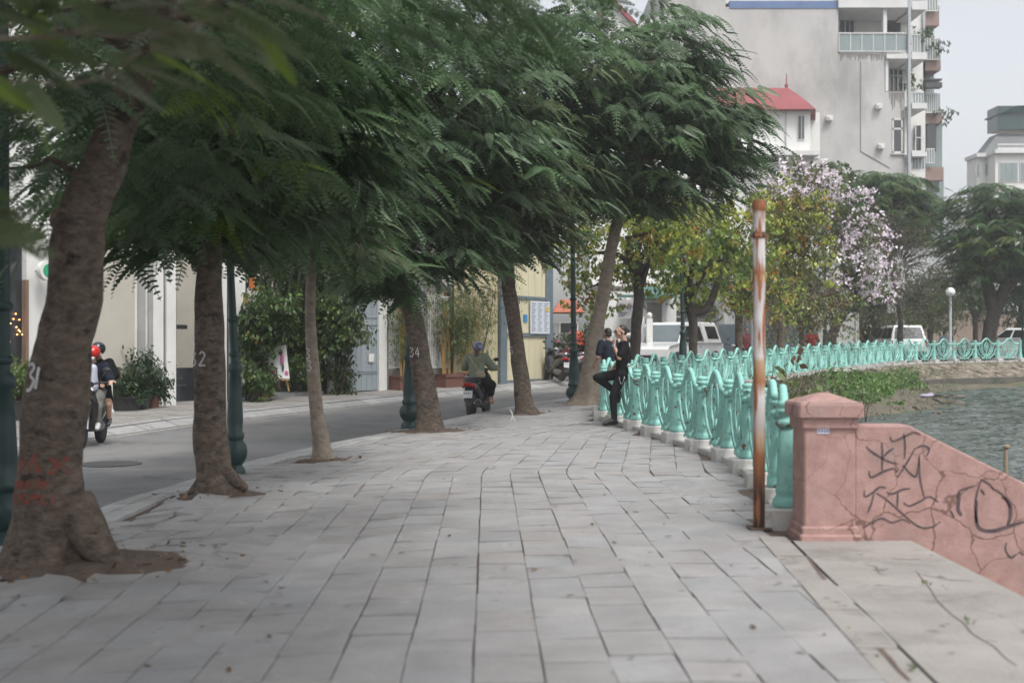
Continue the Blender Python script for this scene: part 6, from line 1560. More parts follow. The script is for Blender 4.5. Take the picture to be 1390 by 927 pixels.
# brown rough wall beyond the road
defmat('earth_wall', (.26, .20, .16), (.19, .145, .115), scale=.6, rough=.95, world=True, bump=.4)
mb = MB(); mb.wall((X(1245, 84), 84), (X(1500, 100), 100), .3, 3.6, th=.6); tag(mb.build('boundary_wall', M['earth_wall'], origin=(X(1245, 84), 84, .6)), 'long rough brown boundary wall beyond the far road', 'wall')

# graffitied cabinet
d5 = 54; r = thing('utility_cabinet', tuple(P(1140, 480, d5)), 'big pale grey metal cabinet with black graffiti behind the leaning trunk', 'cabinet')
defmat('cabinet_grey', (.42, .43, .41), (.36, .37, .35), scale=1, rough=.55, world=True)
mb = MB(); a = P(1111, 480, d5); b = P(1166, 425, d5); mb.prism([(a.x, d5, .25), (b.x, d5, .25), (b.x, d5, b.z), (P(1152, 420, d5).x, d5, P(1150, 420, d5).z), (a.x, d5, b.z - .05)], (0, 1.2, 0)); bd = mb.build('cabinet_body', M['cabinet_grey'], r)
mb = MB(); wbox(mb, 1160, 426, 1161, 478, d5, .02, .01); wbox(mb, 1135, 428, 1135.6, 478, d5, .02, .01); mb.build('door_seam', M['dark_metal'], bd)
mb = MB()
for L_ in (((1113, 434), (1118, 428), (1122, 436), (1116, 442)), ((1150, 436), (1158, 428), (1166, 424)), ((1136, 438), (1136, 452)), ((1142, 436), (1152, 434)), ((1143, 450), (1150, 444), (1160, 448)), ((1146, 440), (1144, 446)), ((1150, 456), (1153, 458))):
    stroke(mb, [tuple(((px - CX) / F * d5, CH - (py - CY) / F * d5)) for px, py in L_], .07, (0, d5, 0), (1, 0, 0), (0, 0, 1), lift=.012)
mb.build('graffiti', M['black_paint'], bd)
# brick fence with red posts
r = thing('brick_gateway', (X(1190, 68), 68, .7), 'dim row of reddish posts and dark openings left of the people carrier', 'fence')
defmat('brick_red', (.24, .10, .075), (.17, .075, .06), scale=3, rough=.85, world=True)
mb = MB(); wbox(mb, 1166, 425, 1216, 475, 69, .4); mb.build('back_wall', M['dark_metal'], r)
for xx in (1167, 1181, 1201, 1213): mb = MB(); wbox(mb, xx, 424, xx + 3, 476, 68, .4); mb.build('brick_post', M['brick_red'], r)

# --- building with banner, green awning
d6 = 47; r = thing('office_building', (X(870, d6), d6, .3), 'white building with a lettered banner and dark green awning behind the pickup', 'building')
mb = MB(); wbox(mb, 820, 405, 850, 500, d6 + 1.5, 4); wbox(mb, 850, 402, 908, 500, d6 + 1, 4); wbox(mb, 905, 385, 918, 500, d6 + .5, 4); wbox(mb, 800, 240, 915, 388, d6 + 4, 6); mb.build('wall', M['white_wall'], r)
mb = MB(); a = P(866, 403, d6 - .6); b = P(909, 389, d6 + 1.5); mb.prism([(a.x, d6 - .8, a.z), (a.x, d6 + 1.5, P(866, 387, d6).z), (a.x, d6 + 1.5, P(866, 389, d6).z - .05), (a.x, d6 - .8, a.z - .06)], (b.x - a.x, 0, 0)); wbox(mb, 838, 400, 909, 403.5, d6 - .8, .3); mb.build('awning', M['green_roof'], r)
mb = MB(); wbox(mb, 852, 407, 905, 411, d6, 1.4); mb.build('ledge', M['white_trim'], r)
mb = MB(); wbox(mb, 870, 411, 876, 500, d6, .5); wbox(mb, 899, 411, 905, 500, d6, .5); mb.build('column', M['white_trim'], r)
mb = MB(); wbox(mb, 838, 407, 878, 432, d6 - .3, .04); bn = mb.build('banner', M['white_trim'], r)
defmat('maroon_ink', (.16, .07, .08), rough=.7)
mb = MB(); c = P(849, 416.5, d6 - .3); put_text(mb, 'VINH', .30, (c.x, d6 - .3, c.z), (1, 0, 0), (0, 0, 1), lift=.01, bold=.006); c = P(873.5, 416.5, d6 - .3); put_text(mb, 'A', .30, (c.x, d6 - .3, c.z), (1, 0, 0), (0, 0, 1), lift=.01, bold=.006); mb.build('lettering', M['maroon_ink'], bn)
mb = MB()
for k in range(3): wbox(mb, 840, 424 + k * 2.2, 852 - k * 2, 425 + k * 2.2, d6 - .31, .01, .005)
mb.build('small_print', M['ink'], bn)
# white balustrade gate pillars
d7 = 42.5; r = thing('white_gateway', tuple(P(870, 498, d7)), 'weathered white gate pillars, one topped by a ball finial', 'gate')
mb = MB(); wbox(mb, 866, 430, 875, 500, d7, .3); mb.build('pillar', M['white_wall'], r)
mb = MB(); wbox(mb, 878, 432, 886, 500, d7 - .4, .3); pl_ = mb.build('pillar', M['white_wall'], r)
mb = MB(); c = P(881.5, 428, d7 - .25); mb.ell(c, (.10, .10, .10), 12, 8); mb.build('ball_finial', M['white_wall'], pl_)
mb = MB(); wbox(mb, 820, 445, 822, 495, d7, .1); wbox(mb, 828, 430, 830, 495, d7, .1); wbox(mb, 814, 452, 862, 455, d7, .1); wbox(mb, 840, 452, 842, 495, d7, .1); mb.build('side_rail', M['white_wall'], r)
d8 = 50; r = thing('metal_fence', tuple(P(990, 480, d8)), 'dark blue grey ribbed metal fence beside the pickup', 'fence')
mb = MB(); wbox(mb, 970, 440, 1115, 485, d8 + 5, .1); pn = mb.build('sheet', M['steel_blue'], r); mb = MB()
for k in range(48): wbox(mb, 971 + k * 3, 441, 972.2 + k * 3, 484, d8 + 5, .05, .04)
mb.build('rib', M['steel_blue'], pn)
r = thing('sliding_gate', tuple(P(918, 480, d8)), 'black panelled sliding gate behind the pickup roof', 'gate')
mb = MB(); wbox(mb, 930, 415, 972, 485, d8 + 2, .1); mb.build('gate_leaf', M['dark_metal'], r); mb = MB(); wbox(mb, 905, 423, 930, 485, d8 - 1.5, .1); gl_ = mb.build('gate_leaf', M['dark_metal'], r)
mb = MB(); wbox(mb, 908, 429, 927, 431, d8 - 1.5, .05, .04); wbox(mb, 908, 445, 927, 446, d8 - 1.5, .05, .04); mb.build('rail', M['grey_wall'], gl_)
mb = MB(); wbox(mb, 912, 385, 925, 423, d8 + 1, .8); mb.build('gate_post', M['grey_wall'], r); mb = MB(); wbox(mb, 960, 410, 976, 485, d8 + 2.4, .5); mb.build('gate_post', M['grey_wall'], r)
bush('garden_shrub', 'spiky potted green plant at the white column left of the pickup', 893, 46, [LB(893, 455, 46, 13, 14, .4)], 60, 21, [(.07, .11, .04)], [1], L=.4, wd=.05, spread=.2, leaves=10, stems=2)
bush('garden_shrub', 'leafy green shrub row seen between the saplings by the red shirt man', 1075, 56, [LB(1080, 460, 56, 26, 20, 1), LB(1050, 465, 56, 22, 14, 1)], 200, 22, [(.07, .11, .03), (.12, .16, .04)], [1, 1], L=.2, wd=.08, spread=.4)

# ------------------------------------------------------------------ bank vegetation, rocks, litter
def bankz(x, y):
    b_ = ((BANKV[..., 0] - x) ** 2 + (BANKV[..., 1] - y) ** 2); i = np.unravel_index(np.argmin(b_), b_.shape); return BANKV[i][2]
rg = np.random.default_rng(77)
def patch(name, px0, px1, py0, py1, n, cols, w, L, seed, label_kind='stuff', wd=.5, lv=9, poly=None):
    pos = []
    rg = np.random.default_rng(seed)
    flat = BANKV.reshape(-1, 3); fpx = CX + flat[:, 0] / flat[:, 1] * F; fpy = CY - (flat[:, 2] - CH) / flat[:, 1] * F
    ok = (fpx > px0) & (fpx < px1) & (fpy > py0) & (fpy < py1) & (flat[:, 1] < 60)
    if poly is not None: ok &= poly(fpx, fpy)
    c = flat[ok]
    if len(c) == 0: return
    p = c[rg.integers(0, len(c), n)] + rg.normal(0, .22, (n, 3)) * np.array([1, 1, .03]) + np.array([0, 0, .10])
    V, Q, C = scatter(leafclump_T(lv, L, L * wd, L * 2.2, rg), p, rg.normal(0, 1, (n, 3)) * np.array([1, 1, .1]), rg.uniform(.6, 1.3, n), mix_tints(n, rg, cols, w), .5, rg)
    o = npmesh(name, V, Q, M['leaf'], None, C); tag(o, kind='stuff'); return o
patch('creeping_greens', 1112, 1196, 507, 546, 620, [(.13, .24, .06), (.18, .30, .08), (.08, .16, .04)], [3, 2, 2], .13, 1, wd=.7)
patch('creeping_greens', 1204, 1246, 500, 528, 260, [(.13, .24, .06), (.16, .28, .07), (.08, .16, .04)], [3, 2, 2], .12, 2, wd=.7)
patch('bank_grass', 1060, 1300, 485, 575, 900, [(.14, .14, .07), (.18, .16, .09), (.09, .11, .04), (.14, .10, .06)], [3, 2, 2, 2], .13, 3, wd=.14)
patch('bank_grass', 1240, 1390, 480, 520, 300, [(.12, .15, .06), (.17, .14, .08)], [2, 2], .11, 4, wd=.16)
patch('bank_grass', 1000, 1110, 490, 560, 700, [(.13, .13, .07), (.17, .13, .09), (.07, .09, .03)], [3, 3, 2], .14, 5, wd=.3)
# dead twigs and leaves poking over the railing
rl_ = random.Random(4)
r = thing('dead_branch', (3.1, 15.5, .1), 'dry leafy branches poking up behind the near railing', 'branch')
mb = MB()
for k in range(16):
    a = Vector((rl_.uniform(2.8, 4.4), rl_.uniform(13.5, 20), -.1)); b = a + Vector((rl_.gauss(0, .3), rl_.gauss(0, .3), rl_.uniform(.75, 1.25))); m_ = a.lerp(b, .5) + Vector((rl_.gauss(0, .1), rl_.gauss(0, .1), 0)); mb.tube([a, m_, b], [.012, .009, .004], 5); c_ = m_ + Vector((rl_.gauss(0, .25), rl_.gauss(0, .2), .3)); mb.tube([m_, c_], [.007, .003], 5)
mb.build('twig', M['bark'], r)
clump_crown('foliage', [(np.array([3.3, 15.5, .75]), np.array([.45, 1.8, .3])), (np.array([3.9, 19, .7]), np.array([.5, 1.8, .3]))], 46, r, 77, [(.12, .16, .05), (.16, .09, .05), (.22, .17, .05)], [2, 2, 1], L=.12, wd=.07, spread=.2, leaves=6)
# rocks and broken slabs at the water's edge
defmat('rock', (.17, .145, .115), (.09, .08, .065), scale=3, rough=.9, bump=.7, c3=(.06, .06, .05), scale3=2)
def rock(px, py, sx, sy, sz, label, flat=False, seed=0):
    d_ = (CH - WZ) * F / (py - CY); c = P(px, py, d_); bm = bmesh.new(); bmesh.ops.create_icosphere(bm, subdivisions=2, radius=1)
    for v in bm.verts:
        q = v.co.copy(); 
        if flat: q = Vector((max(-.8, min(.8, q.x)), max(-.8, min(.8, q.y)), max(-.6, min(.6, q.z))))
        k = 1 + .25 * mnoise.noise(q * 1.7 + Vector((seed, 0, 0))); v.co = Vector((q.x * sx * k, q.y * sy * k, q.z * sz * k))
    me = bpy.data.meshes.new('rock'); bm.to_mesh(me); bm.free(); o = link_mesh('rock', me, M['rock']); o.location = (c.x, c.y, WZ + sz * .4); o.rotation_euler = (.05 * math.sin(seed), .06 * math.cos(seed * 2), seed)
    tag(o, label, 'rock', 'stones at the water edge'); return o
for i, a in enumerate([(1287, 549, .55, .5, .16, 'flat dark broken slab jutting furthest into the lake', True), (1262, 549, .45, .4, .14, 'flat grey slab behind the jutting slab', True), (1232, 552, .35, .3, .22, 'rounded pale brown stone at the waterline', False), (1215, 558, .28, .25, .14, 'small stone nearest the pink pillar at the waterline', False), (1248, 557, .22, .2, .12, 'small wet stone below the flat slabs', False), (1290, 540, .6, .5, .10, 'low flat slab beneath the retaining wall', True), (1272, 562, .14, .1, .06, 'tiny stone standing alone in the water', False), (1243, 545, .3, .28, .15, 'weathered block on the muddy spit', True)]):
    rock(a[0], a[1], a[2], a[3], a[4], a[5], a[6], i)
defmat('purple_bag', (.36, .32, .44), rough=.5); d_ = 36; c = P(1257, 537, d_); mb = MB(); mb.ell((c.x, c.y, c.z), (.22, .15, .06), 10, 6); mb.ell((c.x + .14, c.y, c.z + .03), (.10, .08, .06), 8, 6)
tag(mb.build('plastic_bag', M['purple_bag'], origin=tuple(c)), 'crumpled lilac plastic bag lying on the muddy spit', 'bag')
# fallen leaves and twigs on the pavers
rg = np.random.default_rng(12); n = 420; X_ = rg.uniform(-3.6, 2.2, n); Y_ = rg.uniform(5, 26, n) ; k = np.array([in_walk(a, b) for a, b in zip(X_, Y_)]); X_, Y_ = X_[k], Y_[k]
T = (np.array([[0, -.5, 0], [.9, -.35, .12], [1, .35, .1], [.1, .5, .02]]) * np.array([.04, .018, .04]), np.array([[0, 1, 2, 3]]))
pos = np.stack([X_, Y_, np.array([G(a, b) + .006 for a, b in zip(X_, Y_)])], 1); N_ = len(pos)
V, Q, C = scatter(T, pos, np.concatenate([rg.normal(0, 1, (N_, 2)), np.zeros((N_, 1))], 1), rg.uniform(.4, 1.4, N_), mix_tints(N_, rg, [(.25, .14, .07), (.14, .09, .05), (.32, .25, .14)], [2, 2, 1]), .05, rg)
tag(npmesh('fallen_leaves', V, Q, M['leaf'], None, C), kind='stuff')
pos = []
for k_, (tx, ty) in TREES.items():
    rx = {31: .95, 32: .5, 33: .42, 34: .85, 35: .5, 36: .62}[k_]
    for _ in range(160 if k_ == 31 else 70):
        a = rg.uniform(0, 6.28); q = rg.uniform(.4, 1.15) * rx; x, y = tx + math.cos(a) * q * 1.1, ty + math.sin(a) * q * .8; pos.append((x, y, G(x, y) + .02))
pos = np.array(pos); N_ = len(pos)
V, Q, C = scatter(T, pos, np.concatenate([rg.normal(0, 1, (N_, 2)), rg.normal(0, .2, (N_, 1))], 1), rg.uniform(.5, 1.6, N_), mix_tints(N_, rg, [(.25, .14, .07), (.12, .08, .05), (.30, .24, .14)], [2, 2, 1]), .4, rg)
tag(npmesh('leaf_litter', V, Q, M['leaf'], None, C), kind='stuff')
# little weeds in the landing cracks
pos = np.array([[*pxg(a, b), .01] for a, b in ((1256, 797), (1312, 848), (1235, 912))]); pos = np.repeat(pos, 6, 0) + rg.normal(0, .012, (18, 3)) * np.array([1, 1, 0]); N_ = len(pos)
V, Q, C = scatter(leafclump_T(6, .018, .006, .012, rg), pos + np.array([0, 0, .02]), rg.normal(0, 1, (N_, 3)), rg.uniform(.6, 1.2, N_), mix_tints(N_, rg, [(.12, .18, .05)], [1]), .8, rg)
tag(npmesh('weeds', V, Q, M['leaf'], None, C), kind='stuff')
c = on(692, 573, G); mb = MB(); mb.tube(smoothpath([(c.x, c.y, c.z), (c.x + .05, c.y, c.z + .12), (c.x + .0, c.y, c.z + .24)], 4), .014, 6); mb.tube([(c.x + .045, c.y, c.z + .12), (c.x + .10, c.y, c.z + .02)], .012, 6)
tag(mb.build('bent_stick', M['white_paint'], origin=tuple(c)), 'small bent white stick at the foot of the tree marked 5', 'stick')
# manhole on the road
c = on(150, 630, GR); mb = MB(); mb.lathe((c.x, c.y, c.z + .004), [(.42, 0), (.42, .006), (.38, .008), (.37, .004)], 28); tag(mb.build('manhole_cover', M['dark_metal'], origin=tuple(c)), 'dark round manhole cover set in the road behind the nearest tree', 'manhole cover')
# ------------------------------------------------------------------ vehicles
defmat('car_white', (.70, .70, .70), (.66, .66, .66), scale=2, rough=.22, coat=.5); defmat('car_glass', (.10, .13, .14), (.14, .17, .18), scale=1.5, rough=.06, spec=.9)
defmat('car_glass_dark', (.02, .022, .025), rough=.08, spec=.8); defmat('tyre', (.022, .022, .023), (.03, .03, .03), rough=.85); defmat('rim', (.40, .41, .42), (.3, .3, .31), rough=.35, metal=.6)
defmat('black_plastic', (.022, .023, .025), (.03, .03, .032), rough=.45); defmat('gloss_black', (.015, .015, .017), rough=.2, coat=.4); defmat('lamp_clear', (.60, .62, .64), (.5, .52, .54), rough=.12, spec=.8); defmat('tail_red', (.42, .015, .015), (.3, .01, .01), rough=.25)
defmat('seat_vinyl', (.03, .03, .032), rough=.5); defmat('plate_white', (.66, .67, .68), rough=.6); defmat('chrome', (.55, .56, .58), rough=.2, metal=.9); defmat('grey_paint', (.20, .21, .22), rough=.3, coat=.3)
RX = Matrix.Rotation(R(90), 3, 'Y')
def wheel(root, x, y, r, w, name='wheel', rimm='rim', z=None):
    z = r if z is None else z
    mb = MB(); mb.lathe((x, y, z), [(r * .62, -w * .5), (r * .93, -w * .5), (r, -w * .28), (r, w * .28), (r * .93, w * .5), (r * .62, w * .5)], 22, mat3=RX); wh = mb.build(name, M['tyre'], root, world=False)
    mb = MB(); mb.lathe((x, y, z), [(r * .20, -w * .42), (r * .64, -w * .40), (r * .64, w * .40), (r * .20, w * .42)], 20, mat3=RX)
    for k in range(5):
        a = k * 2 * math.pi / 5; mb.box((x, y + math.cos(a) * r * .4, z + math.sin(a) * r * .4), (w * .95, r * .16, r * .5), rx=a + R(90))
    mb.build('rim', M[rimm], wh, world=False); return wh
def fr_faces(yb0, yb1, zb, wb, yt0, yt1, zt, wt):
    b = [Vector((-wb, yb0, zb)), Vector((wb, yb0, zb)), Vector((wb, yb1, zb)), Vector((-wb, yb1, zb))]; t = [Vector((-wt, yt0, zt)), Vector((wt, yt0, zt)), Vector((wt, yt1, zt)), Vector((-wt, yt1, zt))]
    return {'front': (b[0], b[1], t[1], t[0]), 'right': (b[1], b[2], t[2], t[1]), 'back': (b[2], b[3], t[3], t[2]), 'left': (b[3], b[0], t[0], t[3])}
def onface(mb, q, u0, u1, v0, v1, off=.012, th=.02):
    a, b, c, d = q
    def p(u, v): return (a.lerp(b, u)).lerp(d.lerp(c, u), v)
    n_ = (b - a).cross(d - a).normalized()
    mb.prism([p(u0, v0) + n_ * (off - th), p(u1, v0) + n_ * (off - th), p(u1, v1) + n_ * (off - th), p(u0, v1) + n_ * (off - th)], n_ * th)
def car(name, label, loc, rz, L=4.7, W=1.8, belt=.98, roof=1.75, hood=.95, cab=(-1.0, 1.9, -.35, 1.7), nose=.62, paint='car_white', rear_dark=True, side_cut=((.04, .30), (.34, .62), (.66, .95)), glass='car_glass_dark', wr=.36, ws='car_glass', canopy=None):
    """front is -Y"""
    r = thing(name, loc, label, 'car', 'vehicles parked beyond the railing', rz)
    h = L / 2; w = W / 2
    prof = [(-h + .04, .32), (-h, .55), (-h + .04, nose + .1), (-h + .14, hood - .12), (cab[0] - .05, hood), (cab[0] + .2, belt), (cab[1], belt), (h - .06, belt - .02), (h, .75), (h, .45), (h - .06, .34)]
    mb = MB(); mb.loft([[(x, y, z) for y, z in [(yy * (1 - .012 * k), zz) for yy, zz in prof]] for x, k in ((-w * .93, 3), (-w, 1), (-w * .99, 0), (w * .99, 0), (w, 1), (w * .93, 3))], smooth=False)
    body = mb.build('body', M[paint], r, world=False, bevel=.04)
    y0, y1, t0, t1 = cab; fc = fr_faces(y0, y1, belt - .03, w * .95, t0, t1, roof, w * .76)
    mb = MB(); q = [fc['front'][0], fc['front'][1], fc['back'][0], fc['back'][1]]; t = [fc['front'][3], fc['front'][2], fc['back'][3], fc['back'][2]]
    mb.loft([[q[0], q[1], q[2], q[3]], [t[0], t[1], t[2], t[3]], [v + Vector((-v.x * .12, (.08 if i < 2 else -.08), .05)) for i, v in enumerate(t)]], smooth=False); mb.build('cabin', M[paint], body, world=False, bevel=.03)
    mb = MB(); onface(mb, fc['front'], .05, .95, .08, .93); mb.build('windscreen', M[ws], r, world=False)
    mb = MB(); onface(mb, fc['back'], .07, .93, .12, .92); mb.build('rear_window', M[glass], r, world=False)
    for sd in ('left', 'right'):
        for a, b in side_cut:
            mb = MB(); a, b = (a, b) if sd == 'right' else (1 - b, 1 - a); onface(mb, fc[sd], a, b, .12, .88); mb.build('side_window', M[glass], r, world=False)
    for sx in (-1, 1):
        mb = MB(); mb.loft([[(sx * w * .60, -h - .012, .66), (sx * w * .96, -h + .10, .70), (sx * w * .96, -h + .18, .84), (sx * w * .62, -h + .06, .78)], [(sx * w * .60, -h + .1, .66), (sx * w * .9, -h + .25, .70), (sx * w * .9, -h + .3, .84), (sx * w * .62, -h + .2, .78)]], smooth=False); mb.build('headlight', M['lamp_clear'], r, world=False)
        mb = MB(); mb.bbox((sx * w * .90, h - .02, .83), (.16, .10, .30), .02); mb.build('tail_light', M['tail_red'], r, world=False)
        mb = MB(); mb.ell((sx * (w + .13), y0 + .25, belt + .10), (.11, .06, .09), 10, 6); mb.tube([(sx * w * .93, y0 + .27, belt + .03), (sx * (w + .1), y0 + .27, belt + .07)], .02, 6); mb.build('mirror', M['black_plastic'], r, world=False)
        for yy in (-h + .82, h - .85): wheel(r, sx * (w - .10), yy, wr, .22)
        mb = MB()
        for yy in (-h + .82, h - .85): mb.lathe((sx * (w + .004), yy, wr), [(wr * 1.12, -.01), (wr * 1.12, .01)], 20, mat3=RX)
        mb.build('wheel_arch', M['black_plastic'], body, world=False)
        mb = MB(); mb.box((sx * (w + .004), y0 + .95, belt - .14), (.012, .16, .03)); mb.box((sx * (w + .004), y0 + 1.8, belt - .14), (.012, .16, .03)); mb.build('door_handle', M['black_plastic'], r, world=False)
    mb = MB(); mb.box((0, -h - .01, .60), (W * .60, .05, .22)); gr = mb.build('grille', M['black_plastic'], r, world=False, bevel=.02)
    mb = MB(); mb.ell((0, -h - .045, .62), (.12, .015, .045), 12, 6); mb.build('badge', M['chrome'], gr, world=False)
    mb = MB(); mb.box((0, -h - .0, .40), (W * .8, .05, .12)); mb.box((0, h + .01, .42), (W * .9, .06, .16)); mb.build('bumper', M['black_plastic'], r, world=False, bevel=.02)
    mb = MB(); mb.box((0, h + .03, .78), (.46, .02, .12)); mb.build('number_plate', M['plate_white'], r, world=False)
    return r, body
# pickup with raised rear canopy hatch
d_ = 41.5; c = Vector((X(922, d_), d_ + 2, GR(X(922, d_), d_) + .22))
pk, bd = car('pickup_truck', 'white pickup with rear canopy and raised hatch, parked behind the green lamp post', tuple(c), R(-30), L=5.3, W=1.95, belt=1.12, roof=1.78, hood=1.12, cab=(-1.5, 1.0, -.6, .8), nose=.8, side_cut=((.10, .45), (.52, .92)), wr=.39)
fc = fr_faces(1.02, 2.62, 1.10, .93, .95, 2.35, 1.86, .74); mb = MB(); q = fc['front']; b_ = fc['back']
mb.loft([[q[0], q[1], b_[0], b_[1]], [q[3], q[2], b_[3], b_[2]]], smooth=False); cn = mb.build('canopy', M['car_white'], pk, world=False, bevel=.05)
for sd in ('left', 'right'): mb = MB(); onface(mb, fc[sd], .15, .85, .2, .8); mb.build('canopy_window', M['car_glass_dark'], cn, world=False)
mb = MB(); mb.prism([(-.7, 2.3, 1.86), (.7, 2.3, 1.86), (.68, 3.1, 1.98), (-.68, 3.1, 1.98)], (0, .01, .04)); mb.build('hatch', M['car_glass_dark'], cn, world=False)
d_ = 58; x_ = X(1233, d_); car('people_carrier', 'white people carrier seen from the rear with dark glass and red tail lights', (x_, d_ + 1.5, ramp(d_) - .1), R(176), L=4.4, W=1.72, belt=1.02, roof=1.66, hood=.98, cab=(-1.5, 2.1, -.7, 1.8), wr=.33)
d_ = 63; x_ = X(1392, d_); car('saloon_car', 'white saloon car cut by the right edge beyond the railing', (x_, d_ + 2, ramp(d_) + .0), R(250), L=4.5, W=1.75, belt=.92, roof=1.42, hood=.88, cab=(-.9, 1.9, -.2, 1.1), wr=.32)

# ------------------------------------------------------------------ scooters / motorbikes: local front = +Y
def scooter(name, label, loc, rz, group, paint='gloss_black', cat='motor scooter', lean=0.0, tall_screen=False, detail=True, underbone=False):
    r = thing(name, loc, label, cat, group, rz); r.rotation_euler = (0, lean, rz)
    fw, rw = .62, -.62; R0 = .27
    wheel(r, 0, fw, R0, .085, 'front_wheel'); wheel(r, 0, rw, R0, .10, 'rear_wheel')
    # rear body shell
    def ring(y, z, w, h, n=10): return [(w * math.cos(a) * (abs(math.cos(a)) ** -.25 if abs(math.cos(a)) > .01 else 1), y, z + h * math.sin(a)) for a in [2 * math.pi * k / n for k in range(n)]]
    mb = MB(); mb.loft([ring(-.86, .72, .05, .05), ring(-.78, .69, .12, .11), ring(-.60, .64, .155, .15), ring(-.35, .58, .165, .17), ring(-.12, .50, .15, .19), ring(-.02, .42, .11, .15)]); bdy = mb.build('rear_body', M[paint], r, world=False)
    mb = MB(); mb.loft([ring(-.12, .34, .14, .07), ring(.05, .30, .15, .06), ring(.22, .30, .15, .06), ring(.34, .36, .12, .08)]); mb.build('floorboard', M['black_plastic'], r, world=False)
    mb = MB(); mb.loft([ring(.28, .34, .10, .09), ring(.36, .50, .19, .10), ring(.38, .68, .21, .12), ring(.40, .84, .17, .10), ring(.36, .94, .10, .06)] if True else []); ap = mb.build('front_apron', M[paint], r, world=False)
    mb = MB(); mb.loft([ring(.47, .70, .10, .06), ring(.505, .72, .12, .07), ring(.515, .73, .05, .03)]); hl = mb.build('headlight', M['lamp_clear'], r, world=False)
    mb = MB(); mb.loft([ring(.26, .98, .06, .04), ring(.33, 1.0, .13, .06), ring(.40, 1.0, .10, .05), ring(.44, .99, .03, .02)]); mb.build('handlebar_cowl', M[paint], r, world=False)
    for s in (-1, 1):
        mb = MB(); mb.tube(smoothpath([(s * .08, .34, 1.0), (s * .22, .30, 1.03), (s * .34, .22, 1.02)], 4), .018, 8); mb.build('handlebar', M['black_plastic'], r, world=False)
        mb = MB(); mb.tube([(s * .25, .22, 1.02), (s * .36, .20, 1.02)], .022, 8); mb.build('grip', M['tyre'], r, world=False)
        mb = MB(); mb.tube(smoothpath([(s * .20, .32, 1.03), (s * .26, .34, 1.14), (s * .30, .31, 1.20)], 4), .007, 5); mb.ell((s * .31, .30, 1.23), (.065, .015, .042), 10, 6); mb.build('mirror', M['black_plastic'], r, world=False)
        mb = MB(); mb.tube([(s * .075, .56, .30), (s * .065, .44, .62)], .022, 8); mb.build('fork', M['chrome'], r, world=False)
        mb = MB(); mb.ell((s * .13, -.80, .67), (.03, .04, .03), 8, 6); mb.build('indicator', M['tail_red'], r, world=False)
    mb = MB()
    for k in range(9):
        pass
    A = [R(20 + 14 * k) for k in range(10)]
    rs = []
    for a in A: y = fw + math.cos(a) * (R0 + .035); z = R0 + math.sin(a) * (R0 + .035); rs.append([(-.055, y, z), (-.035, y + math.cos(a) * .015, z + math.sin(a) * .015), (.035, y + math.cos(a) * .015, z + math.sin(a) * .015), (.055, y, z)])
    mb.loft(rs, smooth=True, cap=True); mb.build('front_fender', M[paint], r, world=False)
    rs = []
    for a in [R(78 + 11 * k) for k in range(10)]: y = rw + math.cos(a) * (R0 + .035); z = R0 + math.sin(a) * (R0 + .035); rs.append([(-.06, y, z), (-.04, y + math.cos(a) * .015, z + math.sin(a) * .015), (.04, y + math.cos(a) * .015, z + math.sin(a) * .015), (.06, y, z)])
    mb = MB(); mb.loft(rs); mb.prism([(-.08, -.92, .36), (.08, -.92, .36), (.09, -.84, .62), (-.09, -.84, .62)], (0, .012, 0)); mb.build('rear_fender', M['black_plastic'], r, world=False)
    mb = MB(); mb.loft([ring(-.72, .79, .08, .035), ring(-.55, .82, .14, .045), ring(-.30, .80, .15, .05), ring(-.05, .76, .13, .05), ring(.04, .73, .07, .04)]); mb.build('seat', M['seat_vinyl'], r, world=False)
    mb = MB(); mb.loft([ring(-.89, .735, .04, .02), ring(-.865, .72, .10, .04), ring(-.80, .71, .12, .05)]); mb.build('tail_light', M['tail_red'], r, world=False)
    mb = MB(); mb.box((0, -.935, .52), (.20, .012, .15), rx=R(-12)); pl = mb.build('number_plate', M['plate_white'], r, world=False)
    mb = MB()
    for zz in (.545, .495):
        for k in range(4): mb.box((-.06 + k * .04, -.944, zz), (.022, .004, .034), rx=R(-12))
    mb.build('plate_character', M['grey_paint'], pl, world=False)
    mb = MB(); mb.tube(smoothpath([(.13, -.05, .24), (.17, -.35, .26), (.18, -.78, .34)], 4), [.03, .035, .04, .05, .058, .062, .065, .065, .06], 10); mb.build('exhaust', M['black_plastic'], r, world=False)
    mb = MB(); mb.loft([ring(-.66, .30, .06, .06), ring(-.45, .30, .11, .10), ring(-.2, .32, .12, .11), ring(-.08, .33, .08, .08)]); mb.build('engine', M['grey_paint'], r, world=False)
    mb = MB(); mb.tube(smoothpath([(-.12, -.45, .84), (-.13, -.75, .88), (0, -.86, .88), (.13, -.75, .88), (.12, -.45, .84)], 4), .013, 6); mb.build('grab_rail', M['chrome'], r, world=False)
    if underbone:
        mb = MB(); mb.tube([(.1, -.1, .3), (.28, -.2, .02)], .014, 6); mb.build('side_stand', M['dark_metal'], r, world=False)
    return r

